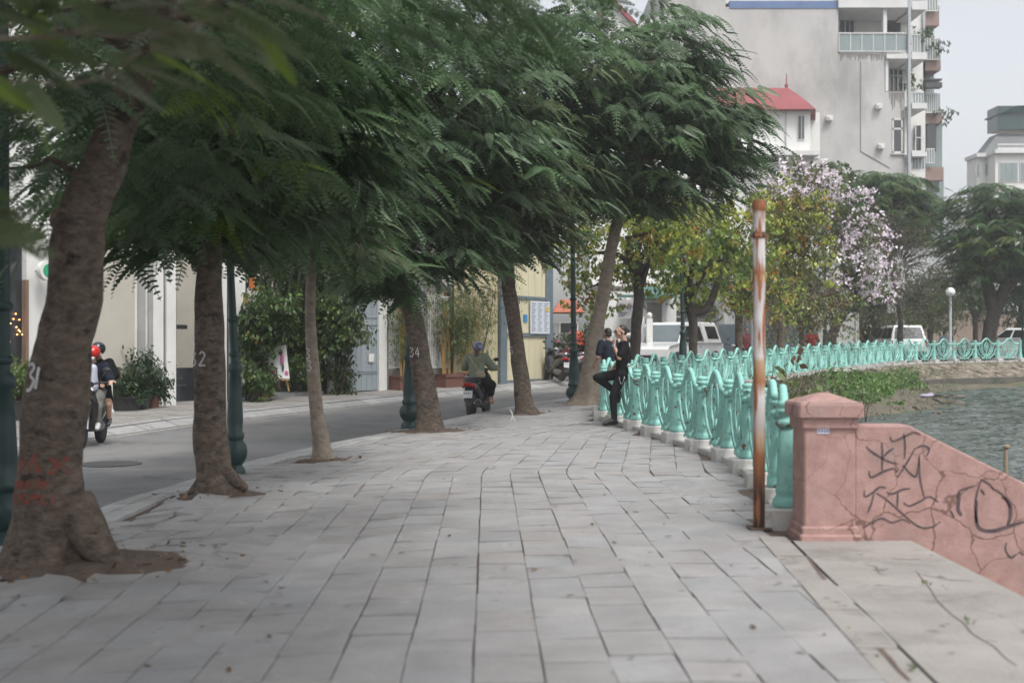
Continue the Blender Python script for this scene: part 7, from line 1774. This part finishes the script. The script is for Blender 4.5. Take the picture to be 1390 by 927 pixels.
# ------------------------------------------------------------------ people
defmat('skin', (.42, .25, .18), (.38, .22, .155), scale=6, rough=.55); defmat('skin_light', (.52, .33, .26), (.47, .29, .22), scale=6, rough=.55)
defmat('hair', (.012, .010, .009), (.02, .016, .014), scale=30, rough=.5); defmat('hair_brown', (.09, .05, .03), (.06, .035, .02), scale=30, rough=.5)
defmat('cloth_black', spec=.12, c1=(.009, .009, .010), c2=(.014, .014, .016), scale=7, rough=.9, bump=.6, bscale=12); defmat('cloth_denim', spec=.12, c1=(.008, .008, .010), c2=(.020, .021, .024), scale=9, rough=.9, bump=.6, bscale=14)
defmat('leather', (.014, .014, .015), rough=.4); defmat('olive_cloth', (.20, .225, .165), (.155, .175, .125), scale=5, rough=.9, bump=.8, bscale=10); defmat('navy_cloth', spec=.12, c1=(.012, .015, .026), c2=(.02, .024, .036), scale=6, rough=.85, bump=.6, bscale=12)
defmat('white_cloth', (.55, .56, .62), (.42, .46, .58), scale=22, rough=.85); defmat('grey_cloth', (.17, .175, .155), (.13, .135, .12), scale=6, rough=.9); defmat('helmet_navy', (.03, .035, .09), (.30, .32, .42), scale=14, rough=.25, coat=.5); defmat('helmet_black', (.02, .022, .025), rough=.25, coat=.5); defmat('helmet_red', (.55, .02, .015), (.5, .02, .015), rough=.3, coat=.4)
defmat('mask', (.66, .67, .69), rough=.8); defmat('beige_leather', (.36, .31, .22), (.3, .26, .18), rough=.6); defmat('maroon_cloth', (.22, .05, .06), (.16, .04, .05), scale=5, rough=.9); defmat('red_cloth', (.36, .03, .03), (.28, .025, .025), scale=5, rough=.9); defmat('pink_cloth', (.55, .35, .42), rough=.9); defmat('sandal_pink', (.45, .20, .18), rough=.7); defmat('sole_white', (.6, .6, .6), rough=.7); defmat('eye_dark', (.02, .015, .012), rough=.2); defmat('lip', (.30, .12, .10), rough=.5)
def V3(*a): return Vector(a)
def hand_prims(wrist, dr, palm_n, thumb_side, curl=.5, s=1.0, fr=.0085):
    """palm plus four unequal bent fingers and a thumb; dr: wrist->fingers, palm_n: towards the palm"""
    dr = Vector(dr).normalized(); pn = Vector(palm_n); pn = (pn - dr * pn.dot(dr)).normalized(); sd = dr.cross(pn).normalized() * thumb_side
    w = Vector(wrist); out = []
    for o in (-.030, -.010, .010, .030): out.append(('c', w + dr * .01 * s + sd * o * .6 * s, w + dr * .082 * s + sd * o * s, .015 * s, .013 * s))
    for o, L in ((-.031, .060), (-.011, .074), (.010, .080), (.031, .072)):
        b = w + dr * .088 * s + sd * o * s; d1 = (dr + pn * curl * .8).normalized(); d2 = (dr * (1 - curl * .9) + pn * curl * 1.5).normalized()
        m_ = b + d1 * L * .5 * s; e = m_ + d2 * L * .5 * s; out += [('c', b - dr * .01, m_, fr * 1.1 * s, fr * s), ('c', m_, e, fr * s, fr * .85 * s)]
    b = w + dr * .03 * s + sd * .035 * s; m_ = b + (dr * .6 + sd * .75 + pn * .3).normalized() * .035 * s; e = m_ + (dr + sd * .1 + pn * .5).normalized() * .032 * s
    out += [('c', b, m_, .0125 * s, .0105 * s), ('c', m_, e, .0105 * s, .009 * s)]
    return out
def basis(fwd, up):
    f = Vector(fwd).normalized(); u = Vector(up); u = (u - f * u.dot(f)).normalized(); r_ = f.cross(u); return Matrix((r_, f, u)).transposed()   # x right, y forward, z up
def head_prims(c, B, s=1.0):
    c = Vector(c); P_ = lambda x, y, z: c + B @ (Vector((x, y, z)) * s)
    E = lambda p, r: ('e', P_(*p), tuple(q * s for q in r), B)
    o = [E((0, -.012, .025), (.072, .092, .082)), E((0, .030, -.035), (.054, .058, .068)), E((0, .058, -.082), (.028, .026, .024)), E((0, .080, .010), (.050, .018, .045)),
         ('c', P_(0, .092, .012), P_(0, .112, -.030), .008 * s, .014 * s), E((-.012, .100, -.034), (.010, .012, .008)), E((.012, .100, -.034), (.010, .012, .008)),
         E((0, .088, -.060), (.024, .014, .009)), E((0, .085, -.069), (.020, .014, .008)), E((-.074, -.004, -.010), (.009, .018, .030)), E((.074, -.004, -.010), (.009, .018, .030)),
         E((-.045, .058, -.030), (.022, .024, .022)), E((.045, .058, -.030), (.022, .024, .022)), E((0, .086, .030), (.052, .014, .010))]
    return o
def face_bits(body, c, B, s=1.0, glasses=False, lips=True):
    c = Vector(c); P_ = lambda x, y, z: c + B @ (Vector((x, y, z)) * s)
    for sx in (-1, 1):
        mb = MB(); mb.ell(P_(sx * .030, .093, .006), (.013 * s, .008 * s, .007 * s), 8, 6, B); mb.build('eye', M['eye_dark'], body, world=False)
        mb = MB(); mb.tube([P_(sx * .014, .100, .026), P_(sx * .032, .101, .031), P_(sx * .050, .088, .025)], .004 * s, 5); mb.build('eyebrow', M['hair'], body, world=False)
    if lips: mb = MB(); mb.ell(P_(0, .100, -.064), (.020 * s, .006 * s, .005 * s), 8, 6, B); mb.build('lips', M['lip'], body, world=False)
    if glasses:
        mb = MB()
        for sx in (-1, 1):
            mb.tube([P_(sx * .032 + .024 * math.cos(a), .108, .004 + .019 * math.sin(a)) for a in [2 * math.pi * k / 12 for k in range(13)]], .0035 * s, 5, cap=False); mb.tube([P_(sx * .056, .106, .01), P_(sx * .078, .0, .006)], .003 * s, 5)
        mb.tube([P_(-.008, .109, .008), P_(.008, .109, .008)], .003 * s, 5); mb.build('glasses', M['gloss_black'], body, world=False)
def limb(a, b, r0, r1): return ('c', Vector(a), Vector(b), r0, r1)
def figure(label, loc, J, skin='skin', top='cloth_black', legs='cloth_black', shoes='leather', hairm='hair', hair=True, face=True, s=1.0, vox=.012, sleeve='short', rz=0.0, cat='person', group=None, hands=True, glasses=False, trouser=True, bulk=1.0, curl=(.5, .5), long_hair=False, shorts=False):
    """J: joints in local metres. keys: pelvis chest neck head fwd up shL elL wrL hdL pnL ... hipL kneeL ankL toeL (and R)"""
    r = thing('person', loc, label, cat, group, rz)
    J = {k: Vector(v) for k, v in J.items()}; B = basis(J['fwd'], J['up']); pr = []
    sh = (J['shR'] - J['shL']); shd = sh.normalized() if sh.length > 1e-4 else Vector((1, 0, 0))
    sp_ = (J['chest'] - J['pelvis']).normalized(); dep = shd.cross(sp_).normalized()
    pr += head_prims(J['head'], B, s)
    pr += [limb(J['neck'], J['head'] + B @ Vector((0, -.015, -.05)), .052 * s, .048 * s), ('c', J['pelvis'], J['chest'], .115 * s, .13 * s, (dep, .80)), ('c', J['chest'], J['neck'] - (J['neck'] - J['chest']) * .25, .12 * s, .06 * s, (dep, .8))]
    for q in 'LR':
        pr += [limb(J['chest'] + (J['sh' + q] - J['chest']) * .5, J['sh' + q], .075 * s, .054 * s), limb(J['sh' + q], J['el' + q], .050 * s, .038 * s), limb(J['el' + q], J['wr' + q], .038 * s, .026 * s)]
        pr += [limb(J['pelvis'], J['hip' + q], .10 * s, .09 * s), limb(J['hip' + q], J['knee' + q], .085 * s, .055 * s), limb(J['knee' + q], J['ank' + q], .054 * s, .036 * s), limb(J['ank' + q], J['toe' + q], .036 * s, .026 * s)]
        if hands: pr += hand_prims(J['wr' + q], J['hd' + q], J['pn' + q], 1 if q == 'L' else -1, curl[0 if q == 'L' else 1], 1.05 * s)
        else: pr += [limb(J['wr' + q], J['wr' + q] + J['hd' + q].normalized() * .1, .03, .022)]
    body = blob('body', pr, M[skin], r, voxel=vox * .62, smooth=1, world=False)
    if face: face_bits(body, J['head'], B, s, glasses)
    e = .016 * bulk
    tp = [('c', J['pelvis'] + sp_ * -.02, J['chest'], .125 * s + e, .142 * s + e, (dep, .82)), ('c', J['chest'], J['neck'] - (J['neck'] - J['chest']) * .22, .132 * s + e, .060 * s + e, (dep, .82))]
    for q in 'LR':
        a, b, c_ = J['sh' + q], J['el' + q], J['wr' + q]; tp.append(limb(J['chest'] + (a - J['chest']) * .5, a, .085 * s + e, .062 * s + e))
        if sleeve == 'short': tp.append(limb(a, a.lerp(b, .72), .062 * s + e, .060 * s + e))
        else: tp += [limb(a, b, .060 * s + e, .050 * s + e), limb(b, b.lerp(c_, .88), .050 * s + e, .038 * s + e * .8)]
    if top: blob('shirt', tp, M[top], r, voxel=vox, smooth=2, world=False)
    tr = [('c', J['pelvis'], J['pelvis'] + sp_ * .06, .125 * s, .122 * s, (dep, .85))]
    for q in 'LR':
        tr += [limb(J['pelvis'], J['hip' + q], .110 * s, .102 * s)]
        if shorts: tr.append(limb(J['hip' + q], J['hip' + q].lerp(J['knee' + q], .7), .10 * s, .085 * s))
        else: tr += [limb(J['hip' + q], J['knee' + q], .100 * s, .069 * s), limb(J['knee' + q], J['ank' + q].lerp(J['knee' + q], .06), .067 * s, .050 * s)]
    blob('trousers' if not shorts else 'shorts', tr, M[legs], r, voxel=vox, smooth=2, world=False)
    for q in 'LR':
        a, t = J['ank' + q], J['toe' + q]; d_ = (t - a); 
        blob('shoe', [limb(a + Vector((0, 0, .03)), a + Vector((0, 0, -.03)), .048 * s, .050 * s), limb(a - d_ * .18 + Vector((0, 0, -.045)), t + Vector((0, 0, .0)), .042 * s, .038 * s), limb(a, t, .048 * s, .036 * s)], M[shoes], r, voxel=.012, smooth=2, world=False)
    if hair:
        c = J['head']; H = [('e', c + B @ (Vector((0, -.022, .038)) * s), tuple(k * s for k in (.080, .094, .082)), B), ('e', c + B @ (Vector((0, -.055, -.015)) * s), tuple(k * s for k in (.070, .055, .065)), B)]
        if long_hair: H += [('c', c + B @ Vector((0, -.07, -.03)), c + B @ Vector((0, -.10, -.22)), .06, .045)]
        blob('hair', H, M[hairm], r, voxel=.009, smooth=1, world=False)
    return r, body, B
# --- the man in black leaning on the railing (faces picture left = -X; his left side towards the camera)
gx, gy = P(833, 575, 20.3)[:2]; gy = 20.3; gx = (833 - CX) / F * gy; gz = ramp(gy)
J = dict(pelvis=(.145, .02, .90), chest=(.175, .02, 1.19), neck=(.175, .02, 1.405), head=(.120, .0, 1.555), fwd=(-1, -.35, -.04), up=(.05, 0, 1),
         shL=(.165, -.155, 1.34), elL=(.075, -.23, 1.13), wrL=(-.005, -.15, 1.325), hdL=(.02, .42, 1), pnL=(.9, .5, .1),
         shR=(.165, .19, 1.34), elR=(.085, .20, 1.05), wrR=(-.065, .15, .875), hdR=(-.35, -.1, -.95), pnR=(.5, .3, -.5),
         hipL=(.13, -.075, .86), kneeL=(-.015, -.085, .505), ankL=(.005, -.06, .105), toeL=(-.165, -.09, .045),
         hipR=(.13, .105, .86), kneeR=(-.27, .12, .80), ankR=(.10, .16, .52), toeR=(.10, .26, .40))
mn, mbody, B = figure('man in black with glasses and tied back hair, smoking against the turquoise railing', (gx, gy, gz), J, glasses=True, legs='cloth_denim', vox=.009, curl=(1.0, .45), hair=False)
c = Vector(J['head'])
hr = blob('hair', [('e', c + B @ Vector((0, -.030, .046)), (.077, .088, .074), B), ('e', c + B @ Vector((0, -.060, .0)), (.066, .050, .060), B), ('e', c + B @ Vector((0, -.128, .018)), (.034, .036, .034), B), ('c', c + B @ Vector((-.07, .01, -.0)), c + B @ Vector((-.06, .015, -.03)), .012, .008), ('c', c + B @ Vector((.07, .01, 0)), c + B @ Vector((.06, .015, -.03)), .012, .008)], M['hair'], mn, voxel=.008, smooth=1, world=False)
w = Vector(J['wrL']); mb = MB(); mb.tube([w + Vector((-.004, .0, -.012)), w + Vector((.0, .0, .014))], .034, 14); mb.ell(w + Vector((0, -.034, 0)), (.016, .008, .018), 10, 6); mb.build('wrist_watch', M['chrome'], mn, world=False)
mb = MB(); q = c + B @ Vector((0, .105, -.064)); mb.tube([q, q + Vector((-.06, -.012, -.01))], .0042, 8); tag(mb.build('cigarette', M['sole_white'], None, world=True), None)
o = bpy.data.objects['cigarette']; o.location = (gx, gy, gz); tag(o, 'thin white cigarette at the lips of the man in black', 'cigarette')
mb = MB(); mb.tube(smoothpath([(.18, -.10, .93), (.16, -.165, .80), (.11, -.172, .70), (.08, -.165, .80), (.06, -.12, .90)], 4), .006, 5); mb.build('key_chain', M['chrome'], mn, world=False)
for q_ in 'L':
    a = Vector(J['ank' + q_]); mb = MB()
    for k in range(3): mb.tube([a + Vector((-.055 - .02 * k, -.045, .03 - .028 * k)), a + Vector((-.055 - .02 * k, .035, .03 - .028 * k))], .005, 5)
    mb.build('boot_lace', M['black_plastic'], mn, world=False)

# --- rider from behind
def ride_pos(px, py, dd, hf=GR): x = X(px, dd); return Vector((x, dd, hf(x, dd)))
q = ride_pos(650, 565, 26.4); rz1 = -R(13)
scooter('motor_scooter', 'black scooter ridden away along the road by the woman in olive', tuple(q), rz1, None)
# seated joints in scooter frame (+Y forward), x right
def seat_J(lean=.1, feet=.33, hand_y=.20, splay=.17, kneez=.62, kneey=.22, footx=.17, footy=.12, dz=0.0, dy=0.0, hz=1.05, head_yaw=0.0, armx=.36):
    return dict(pelvis=(0, -.25 + dy, .90 + dz), chest=(0, -.22 + lean + dy, 1.17 + dz), neck=(0, -.20 + lean * 1.3 + dy, 1.36 + dz), head=(0, -.16 + lean * 1.4 + dy, 1.49 + dz), fwd=(math.sin(head_yaw), math.cos(head_yaw), -.05), up=(0, 0, 1),
                shL=(-.17, -.21 + lean * 1.2 + dy, 1.30 + dz), elL=(-.30, -.08 + lean + dy, 1.10 + dz), wrL=(-armx, hand_y - .09, hz), hdL=(.05, 1, -.1), pnL=(0, 0, -1),
                shR=(.17, -.21 + lean * 1.2 + dy, 1.30 + dz), elR=(.30, -.08 + lean + dy, 1.10 + dz), wrR=(armx, hand_y - .09, hz), hdR=(-.05, 1, -.1), pnR=(0, 0, -1),
                hipL=(-.10, -.22 + dy, .88 + dz), kneeL=(-splay, kneey, kneez), ankL=(-footx, footy, feet), toeL=(-footx - .02, footy + .15, feet - .06),
                hipR=(.10, -.22 + dy, .88 + dz), kneeR=(splay, kneey, kneez), ankR=(footx, footy, feet), toeR=(footx + .02, footy + .15, feet - .06))
J = seat_J(lean=.06, splay=.25, footx=.25, footy=.02, kneey=.16, feet=.37, kneez=.70, dz=-.03)
rd, rb2, B = figure('woman in olive shirt and dark helmet with cross body bag, riding away', tuple(q), J, skin='skin_light', top='olive_cloth', legs='cloth_black', shoes='sandal_pink', hairm='hair_brown', rz=rz1, bulk=2.6, sleeve='long', face=False, long_hair=True, vox=.012)
c = Vector(J['head'])
mb = MB(); mb.ell(c + Vector((0, -.01, .05)), (.125, .14, .115), 18, 12); hm = mb.build('helmet', M['helmet_navy'], rd, world=False); mb = MB(); mb.ell(c + Vector((0, .08, .02)), (.10, .09, .02), 12, 6); mb.build('visor', M['helmet_black'], hm, world=False)
mb = MB(); mb.tube(smoothpath([(-.12, -.36, 1.30), (-.02, -.385, 1.16), (.10, -.38, 1.00)], 5), .014, 6); st = mb.build('bag_strap', M['beige_leather'], rd, world=False)
blob('shoulder_bag', [('e', (.13, -.38, .93), (.11, .05, .085)), ('e', (.15, -.38, .90), (.10, .055, .06))], M['beige_leather'], rd, voxel=.012, world=False)
blob('skirt_hem', [limb((.10, -.22, .84), (.25, .16, .68), .12, .10), limb((-.10, -.22, .84), (-.25, .16, .68), .12, .10), limb((.25, .16, .68), (.26, .06, .50), .09, .07)], M['cloth_black'], rd, voxel=.014, world=False)
# --- couple coming towards us
q = ride_pos(124, 606, 19.9); rz2 = R(185)
scooter('motor_scooter', 'black scooter with bright headlight coming past the nearest tree, carrying two people', tuple(q), rz2, None, paint='gloss_black')
J = seat_J(lean=.05, dz=-.03, kneez=.62, footx=.15, feet=.36, footy=.18, splay=.16, head_yaw=.1)
p1, b1, B = figure('scooter driver in a red helmet, dark jacket and light checked shirt, grey leggings', tuple(q), J, skin='skin_light', top='navy_cloth', legs='grey_cloth', shoes='sole_white', rz=rz2, sleeve='long', bulk=1.6, vox=.012)
c = Vector(J['head']); mb = MB(); mb.ell(c + Vector((0, -.01, .05)), (.122, .135, .115), 18, 12); mb.build('helmet', M['helmet_red'], p1, world=False)
blob('checked_shirt', [('c', (0, -.09, .95), (0, -.06, 1.24), .095, .085)], M['white_cloth'], p1, voxel=.012, world=False)
blob('face_mask', [('e', c + B @ Vector((0, .075, -.045)), (.058, .045, .045), B)], M['mask'], p1, voxel=.01, world=False)
J = seat_J(lean=.02, dz=.03, dy=-.30, kneez=.66, kneey=-.02, footx=.25, feet=.40, footy=-.12, splay=.27, head_yaw=-.25, hz=1.0, hand_y=-.12, armx=.16)
p2, b2_, B = figure('passenger in black helmet and white face mask with bare legs, behind the red helmeted driver', tuple(q), J, skin='skin', top='cloth_black', legs='cloth_black', shoes='helmet_black', rz=rz2, sleeve='long', shorts=True, hairm='hair_brown', long_hair=True, vox=.012, bulk=1.4)
c = Vector(J['head']); mb = MB(); mb.ell(c + Vector((0, -.01, .05)), (.122, .135, .115), 18, 12); mb.build('helmet', M['helmet_black'], p2, world=False)
blob('face_mask', [('e', c + B @ Vector((0, .075, -.045)), (.060, .045, .048), B)], M['mask'], p2, voxel=.01, world=False)
# --- standing figures farther off
def stand_J(yaw=0.0, arm=.12, bend=0.0, armfwd=.0):
    f = Vector((math.sin(yaw), math.cos(yaw), 0)); r_ = Vector((math.cos(yaw), -math.sin(yaw), 0)); Z_ = Vector((0, 0, 1)); g = lambda a, b, c: r_ * a + f * b + Z_ * c
    J = dict(pelvis=g(0, 0, .92), chest=g(0, .02, 1.22), neck=g(0, .02, 1.42), head=g(0, .04, 1.555), fwd=f, up=(0, 0, 1))
    for q_, s in (('L', -1), ('R', 1)):
        J.update({'sh' + q_: g(s * .18, .01, 1.36), 'el' + q_: g(s * (.20 + arm * .5), -.02 + armfwd * .3, 1.08), 'wr' + q_: g(s * (.20), .08 + armfwd, .90 + armfwd * .5), 'hd' + q_: g(0, .3 + armfwd, -1 + armfwd * 1.5), 'pn' + q_: g(-s, 0, 0), 'hip' + q_: g(s * .09, 0, .90), 'knee' + q_: g(s * .11, .02, .50), 'ank' + q_: g(s * .12, -.01, .10), 'toe' + q_: g(s * .14, .14, .04)})
    return J
x_ = X(826, 25.0); figure('man in dark uniform seen from behind between tree 36 and the man in black', (x_, 25.0, G(x_, 25.0)), stand_J(R(-35), armfwd=.12), top='navy_cloth', legs='navy_cloth', s=.97, vox=.013)
x_ = X(1013, 45); figure('man in a maroon polo shirt standing beyond the railing beside the pale trunk', (x_, 45, GS(x_, 45) + .03), stand_J(R(175), armfwd=.2), top='maroon_cloth', legs='navy_cloth', vox=.016, hands=True)
x_ = X(1102, 52); figure('man in a bright red T shirt standing left of the graffitied cabinet', (x_, 52, GS(x_, 52) - .05), stand_J(R(195), arm=.2), top='red_cloth', legs='cloth_black', vox=.016)
x_ = X(1346, 62); figure('woman in a pale pink top with black hair, near the big right hand tree', (x_, 62, GS(x_, 62) - .05), stand_J(R(20)), top='pink_cloth', legs='grey_cloth', vox=.018, s=.92, skin='skin_light')
x_ = X(1281, 61); figure('person in white and red standing behind the far railing left of the globe lamp', (x_, 61, GS(x_, 61) - .20), stand_J(R(60)), top='white_cloth', legs='red_cloth', vox=.018, s=.92)
x_ = X(1287, 61.5); figure('dark clothed person with arm raised to the head, beside the globe lamp', (x_ + .15, 61.5, GS(x_, 61) - .15), stand_J(R(-60), armfwd=.2), top='navy_cloth', legs='navy_cloth', vox=.018, s=.95)
x_ = X(1354, 60); figure('person in black stooping right of the big curved trunk', (x_, 60.5, GS(x_, 60) - .30), stand_J(R(90), armfwd=.2), top='cloth_black', legs='cloth_black', vox=.018, s=.95)
# --- parked motorbikes
PG = 'motorbikes parked by the flowers'
def park(px, d_, rz, paint, label, grp=PG, lean=.1, hf=GS): x = X(px, d_); return scooter('motorbike', label, (x, d_, hf(x, d_)), rz, grp, paint=paint, cat='motorbike', lean=lean, underbone=True)
defmat('bike_red', (.30, .05, .04), rough=.3, coat=.3); defmat('bike_silver', (.42, .43, .45), rough=.3, coat=.3)
park(751, 39.4, R(22), 'gloss_black', 'dark motorbike with white plate, nearest the cream hoarding')
park(764, 40.0, R(50), 'bike_silver', 'silver motorbike parked in the middle beneath the pink blooms')
park(783, 40.6, R(65), 'bike_red', 'red motorbike half hidden by the green lamp post')
park(984, 46, R(-60), 'bike_silver', 'silver motorbike between the pickup and the pale trunk', 'motorbikes beyond the railing')
park(1192, 59, R(80), 'gloss_black', 'black motorbike left of the white people carrier', 'motorbikes beyond the railing')
park(1204, 60.5, R(70), 'bike_silver', 'silver motorbike against the people carrier', 'motorbikes beyond the railing')
park(1265, 60.5, R(80), 'gloss_black', 'black motorbike right of the white people carrier', 'motorbikes beyond the railing')
park(1298, 61.5, R(60), 'bike_red', 'red motorbike just right of the globe lamp', 'motorbikes beyond the railing')
